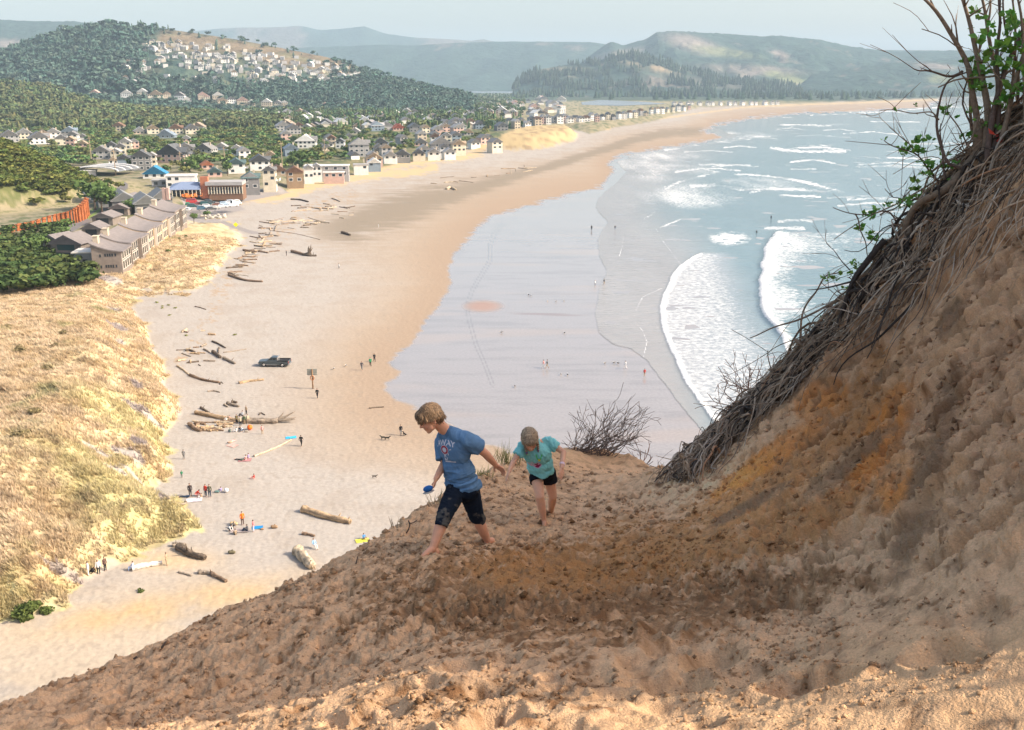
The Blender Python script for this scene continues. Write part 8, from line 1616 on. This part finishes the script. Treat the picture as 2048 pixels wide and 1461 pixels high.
# ---------------------------------------------------------------- vehicles
M_glass = cm((.02, .03, .04), .08, .6); M_tyre = cm((.02, .02, .02), .9, .1); M_rim = cm((.5, .5, .5), .35, .5, .6); M_chrome = cm((.6, .6, .6), .25, .5, .8)
def profile(mb, pts, w_, tw=None, m=0, bev=.06):
    """side profile (x, z) swept across the car's width with rounded shoulders"""
    P = np.array(pts, float); n = len(P); rows = []
    zc = P[:, 1]; zm, zx = zc.min(), zc.max()
    for y, ins in ((-w_ / 2, bev), (-w_ / 2 + bev * .6, bev * .25), (-w_ / 2 + bev * 2, 0), (w_ / 2 - bev * 2, 0), (w_ / 2 - bev * .6, bev * .25), (w_ / 2, bev)):
        cx, cz = P.mean(0); Q = P.copy(); Q[:, 0] -= np.sign(Q[:, 0] - cx) * ins; Q[:, 1] -= np.sign(Q[:, 1] - cz) * ins
        yy = np.full(n, y); 
        if tw is not None: f = (zc - zm) / (zx - zm + 1e-9); yy = y * (1 - f * (1 - tw))
        rows.append(np.stack([Q[:, 0], yy, Q[:, 1]], 1))
    V = np.concatenate(rows); Qd = [[r * n + i, r * n + (i + 1) % n, (r + 1) * n + (i + 1) % n, (r + 1) * n + i] for r in range(5) for i in range(n)]
    c0, c1 = V[:n].mean(0), V[-n:].mean(0); V = np.concatenate([V, [c0, c1]]); T = [[6 * n, (i + 1) % n, i] for i in range(n)] + [[6 * n + 1, 5 * n + i, 5 * n + (i + 1) % n] for i in range(n)]
    return mb.add(V, Qd, T, m=m)
def wheel(e, x, y, r, w_=.26):
    m = MB(); a = np.linspace(0, 6.283, 19)[:-1]
    m.tube([[x, y - w_ / 2, r], [x, y - w_ / 2 + .03, r], [x, y + w_ / 2 - .03, r], [x, y + w_ / 2, r]], [r * .9, r, r, r * .9], 18); wo = m.obj('wheel', M_tyre, e)
    s_ = -1 if y < 0 else 1; m = MB(); m.tube([[x, y + s_ * (w_ / 2 - .02), r], [x, y + s_ * (w_ / 2 + .015), r]], [r * .62, r * .55], 12); m.obj('rim', M_rim, wo); return wo
# pickup: nose along local +x
e = empty('pickup_truck', at(550, 732), R(176)); tag(e, 'dark grey four-door pickup parked on the sand facing left with its long shadow', 'pickup truck')
Mp = cm((.075, .095, .105), .3, .5, .3); L2 = 5.85 / 2
m = MB(); profile(m, [(-L2, .55), (-L2, 1.15), (-.75, 1.15), (-.7, 1.2), (1.25, 1.2), (1.35, 1.18), (L2 - .12, 1.08), (L2, .92), (L2, .5), (L2 - .25, .42), (-L2 + .3, .42)], 1.95); m.obj('body', Mp, e)
m = MB(); profile(m, [(-.72, 1.12), (-.62, 1.86), (.45, 1.90), (1.32, 1.16)], 1.85, .82); cab = m.obj('cab', Mp, e)
for s_ in (-1, 1):
    for x0, x1, t0, t1 in ((-.56, .12, -.50, .12), (.2, 1.12, .2, .45)):
        m = MB(); y = s_ * .905; yt = s_ * .80; m.add([[x0, y, 1.24], [x1, y, 1.24], [t1, yt, 1.78], [t0, yt, 1.78]], [[0, 1, 2, 3]]); m.obj('side_window', M_glass, cab)
m = MB(); m.add([[1.33, -.82, 1.22], [1.33, .82, 1.22], [.56, .68, 1.86], [.56, -.68, 1.86]], [[0, 1, 2, 3]]); m.obj('windscreen', M_glass, cab); m = MB(); m.add([[-.76, -.7, 1.3], [-.76, .7, 1.3], [-.68, .62, 1.76], [-.68, -.62, 1.76]], [[0, 1, 2, 3]]); m.obj('rear_window', M_glass, cab)
MB().box((-1.85, 0, 1.165), (2.0, 1.6, .06)).obj('bed_floor', cm((.02, .02, .022), .8), e)
for y in (-.93, .93): MB().box((-1.85, y, 1.24), (2.1, .10, .16)).obj('bed_rail', cm((.02, .02, .02), .6), e)
MB().box((-.80, 0, 1.5), (.12, 1.7, .9)).obj('headache_rack', M_chrome, e); MB().box((-L2 + .03, 0, .95), (.08, 1.85, .55)).obj('tailgate', Mp, e); MB().box((-L2 - .06, 0, .58), (.16, 1.8, .2)).obj('bumper', M_chrome, e); MB().box((L2 + .04, 0, .62), (.16, 1.9, .26)).obj('bumper', M_chrome, e); MB().box((L2 + .0, 0, .92), (.06, 1.2, .28)).obj('grille', M_chrome, e)
for y in (-.82, .82): MB().box((L2 - .02, y, .95), (.1, .28, .22)).obj('headlight', cm((.7, .7, .68), .2, .5), e); MB().box((-L2 - .0, y * 1.1, 1.0), (.08, .14, .36)).obj('tail_light', cm((.35, .03, .02), .3), e)
for x in (1.85, -1.7):
    for y in (-.86, .86): wheel(e, x, y, .42, .28)
for y in (-.98, .98): MB().box((.3, y, .45), (2.2, .12, .06)).obj('side_step', M_chrome, e)
def car(a, b, rot, col, kind, lb):
    e = empty('parked_car', G(a, b, 3.22), R(rot)); tag(e, lb, 'car', 'cars in the beach car park'); Mc = cm(col, .3, .5, .2); h = {'suv': 1.75, 'sedan': 1.45, 'van': 2.1}[kind]; L = {'suv': 4.7, 'sedan': 4.6, 'van': 5.3}[kind] / 2
    m = MB(); profile(m, [(-L, .45), (-L, .95), (L * .55, .95), (L - .1, .8), (L, .55), (L - .1, .32), (-L + .1, .32)], 1.8); m.obj('body', Mc, e)
    if kind == 'sedan': cp = [(-L * .75, .92), (-L * .42, h), (L * .12, h), (L * .52, .92)]
    elif kind == 'suv': cp = [(-L * .98, .92), (-L * .85, h), (L * .15, h), (L * .5, .92)]
    else: cp = [(-L * .99, .92), (-L * .95, h), (L * .5, h), (L * .78, .92)]
    m = MB(); profile(m, cp, 1.7, .84); cb = m.obj('cab', Mc, e); P = np.array(cp); c_ = P.mean(0); Q = (P - c_) * np.array([.84, .66]) + c_ + [0, .03]
    for s_ in (-1, 1): m = MB(); m.add([[Q[0, 0], s_ * .80, Q[0, 1]], [Q[3, 0], s_ * .80, Q[3, 1]], [Q[2, 0], s_ * .745, Q[2, 1]], [Q[1, 0], s_ * .745, Q[1, 1]]], [[0, 1, 2, 3]]); m.obj('side_window', M_glass, cb)
    m = MB(); x3, z3 = P[3]; x2, z2 = P[2]; m.add([[x3 + .03, -.7, z3 + .06], [x3 + .03, .7, z3 + .06], [x2 + .06, .62, z2 - .1], [x2 + .06, -.62, z2 - .1]], [[0, 1, 2, 3]]); m.obj('windscreen', M_glass, cb)
    m = MB(); x3, z3 = P[0]; x2, z2 = P[1]; m.add([[x3 - .03, -.7, z3 + .06], [x3 - .03, .7, z3 + .06], [x2 - .05, .62, z2 - .1], [x2 - .05, -.62, z2 - .1]], [[0, 1, 2, 3]]); m.obj('rear_window', M_glass, cb)
    for x in (L * .62, -L * .6):
        for y in (-.8, .8): wheel(e, x, y, .34, .22)
for c in [(376, 412, 100, (.05, .25, .12), 'sedan', 'green car at the left end of the car park'), (385, 408, 20, (.45, .05, .05), 'van', 'long red van with a flat roof at the back of the car park'), (386, 416, 25, (.03, .08, .08), 'suv', 'dark green wagon before the red van'), (398, 411, 15, (.25, .08, .08), 'sedan', 'maroon car beside the red van'), (412, 411, 20, (.03, .09, .09), 'suv', 'dark teal wagon in the middle of the back row'),
          (420, 408, 10, (.10, .12, .12), 'suv', 'charcoal wagon behind the dark teal one'), (406, 421, 15, (.08, .16, .22), 'suv', 'steel-blue wagon in the front row'), (416, 417, 20, (.7, .7, .68), 'suv', 'white wagon behind the steel-blue one'), (422, 421, 20, (.1, .1, .1), 'sedan', 'black car next to the steel-blue wagon'), (430, 419, 20, (.6, .58, .52), 'sedan', 'beige car in the middle of the front row'),
          (436, 413, 15, (.25, .12, .08), 'sedan', 'brown car near the beige one'), (444, 416, 20, (.68, .68, .68), 'sedan', 'first white car from the right'), (450, 412, 30, (.35, .45, .55), 'suv', 'pale blue wagon among the white ones'), (458, 411, 30, (.7, .7, .7), 'suv', 'white wagon with dark windows right of the pale blue one'), (464, 408, 30, (.5, .55, .6), 'suv', 'silver wagon near the right end'), (472, 410, 60, (.72, .72, .70), 'van', 'white camper van at the right end of the car park'), (466, 414, 30, (.72, .72, .72), 'sedan', 'low white car in front of the camper van'), (376, 422, 95, (.65, .66, .66), 'sedan', 'white car hidden behind the end of the hotel row')]: car(*c)
# yellow marker on the ramp, small signs and posts
e = empty('warning_sign', at(472, 458)); tag(e, 'small bright yellow sign at the foot of the beach ramp', 'sign'); MB().box((0, 0, 1.5), (1.3, .08, 1.3), 0, M=np.array([[.707, 0, .707], [0, 1, 0], [-.707, 0, .707]])).obj('plate', cm((.85, .85, .03), .6), e); MB().tube([[0, .06, 0], [0, .06, 1.3]], .06, 6).obj('post', cm((.3, .3, .3)), e)
# gulls on the wet sand
for k, (a, b) in enumerate([(1030, 775), (1122, 751), (1135, 752), (1210, 729), (1228, 728), (1236, 729), (1057, 592), (1062, 593), (1095, 604), (1112, 605), (1128, 604), (692, 734), (668, 740), (1129, 668), (1003, 667)]):
    e = at(a, b); m = MB(); m.ball((0, 0, .3), (.28, .13, .14), 8, 6, (.2, .19, .18)); m.ball((.24, 0, .44), .08, 6, 5, (.7, .7, .7)); m.tube([[-.2, 0, .32], [-.45, 0, .36]], [.07, .02], 5, (.1, .1, .1)); m.tube([[.3, 0, .44], [.4, 0, .42]], [.025, .01], 4, (.6, .4, .05)); m.tube([[0, .04, .2], [0, .04, 0]], .015, 4, (.6, .4, .1)); m.tube([[0, -.04, .2], [0, -.04, 0]], .015, 4, (.6, .4, .1))
    o = m.obj('gull', M_leafF if 'M_leafF' in globals() else M_wood); o.location = e; o.rotation_euler.z = rw.uniform(0, 6); tag(o, 'gull standing on the beach, a mere speck', 'bird', 'gulls on the beach')
# low bushes and green sprigs on dune and beach
for (a, b, h_, lb) in [(374, 489, 1.6, 'round green bush on the grass before the hotel'), (361, 493, 1.4, 'smaller green bush left of the round one'), (338, 524, 1.9, 'dark green bush at the dune crest below the hotel'), (150, 580, .9, 'tiny bright green bush near the dune top'), (48, 1235, 2.6, 'dark green clump at the lower end of the dune'), (62, 1228, 2.2, 'second green clump at the lower end of the dune'), (95, 1225, 1.5, 'third and smallest green clump at the lower end of the dune'),
                       (55, 800, 2.6, 'large dark brown-green bramble on the dune'), (110, 845, 2.2, 'thin dark bramble in the middle of the dune'), (125, 790, 1.6, 'dark upright bramble beside the large one'), (85, 950, 1.8, 'low dark bramble in the lower dune'), (60, 1000, 2.4, 'rust-tinged bramble patch in the lower dune'), (30, 745, 1.8, 'dark bramble at the left edge of the dune'), (140, 760, 1.6, 'brown tuft of dead stems on the dune'), (160, 600, 1.8, 'greenish bramble below the dune crest'), (281, 1184, .8, 'single green sprig on the golden sand')]:
    e = empty('bush', at(a, b)); e.location.z -= .1; e.scale = (h_ * 1.1, h_ * 1.1, h_ * .9); tag(e, lb, 'bush'); V, T, C = leafy_tmpl(np.random.default_rng(int(a * 7 + b)), 420, .085, .7, lobes=8); V = V - np.array([0, 0, .38]); me = raw_mesh('bush_leaves', V, [T], C * np.array((.10, .13, .035) if 'green' in lb and 'brown' not in lb else (.21, .17, .085))); link('leaves', me, M_pine if 'M_pine' in globals() else M_wood, e)
for k, (a, b) in enumerate([(314, 606), (324, 613), (326, 617), (338, 611), (350, 617), (339, 631), (372, 672), (470, 671)]):
    e = empty('beach_sprig', at(a, b)); e.location.z -= .1; e.scale = (1.1, 1.1, .6); tag(e, 'little yellow-green sprig on the pale sand beside the dune', 'plant', 'sprigs on the pale sand'); V, T, C = leafy_tmpl(np.random.default_rng(k), 70, .14, .7, lobes=3); me = raw_mesh('sprig_leaves', V - np.array([0, 0, .3]), [T], C * np.array((.24, .25, .07))); link('leaves', me, M_pine if 'M_pine' in globals() else M_wood, e)
# town extras: fence of the terrace, boulders by the car park
for k in range(26):
    a = rw.uniform(402, 452); b = 436 + rw.uniform(-4, 4) - (a - 402) * .05; p = G(a, b, 3.1); m = MB(); r_ = rw.uniform(.4, .9); m.ball((0, 0, r_ * .4), (r_, r_ * .8, r_ * .7), 7, 5); V = m.V[0]; V += nw.normal(size=V.shape) * r_ * .08; o = m.obj('boulder', cm((.5, .45, .38), .95, .1)); o.location = p; tag(o, 'pale boulder in the row below the car park', 'rock', 'boulders below the car park')
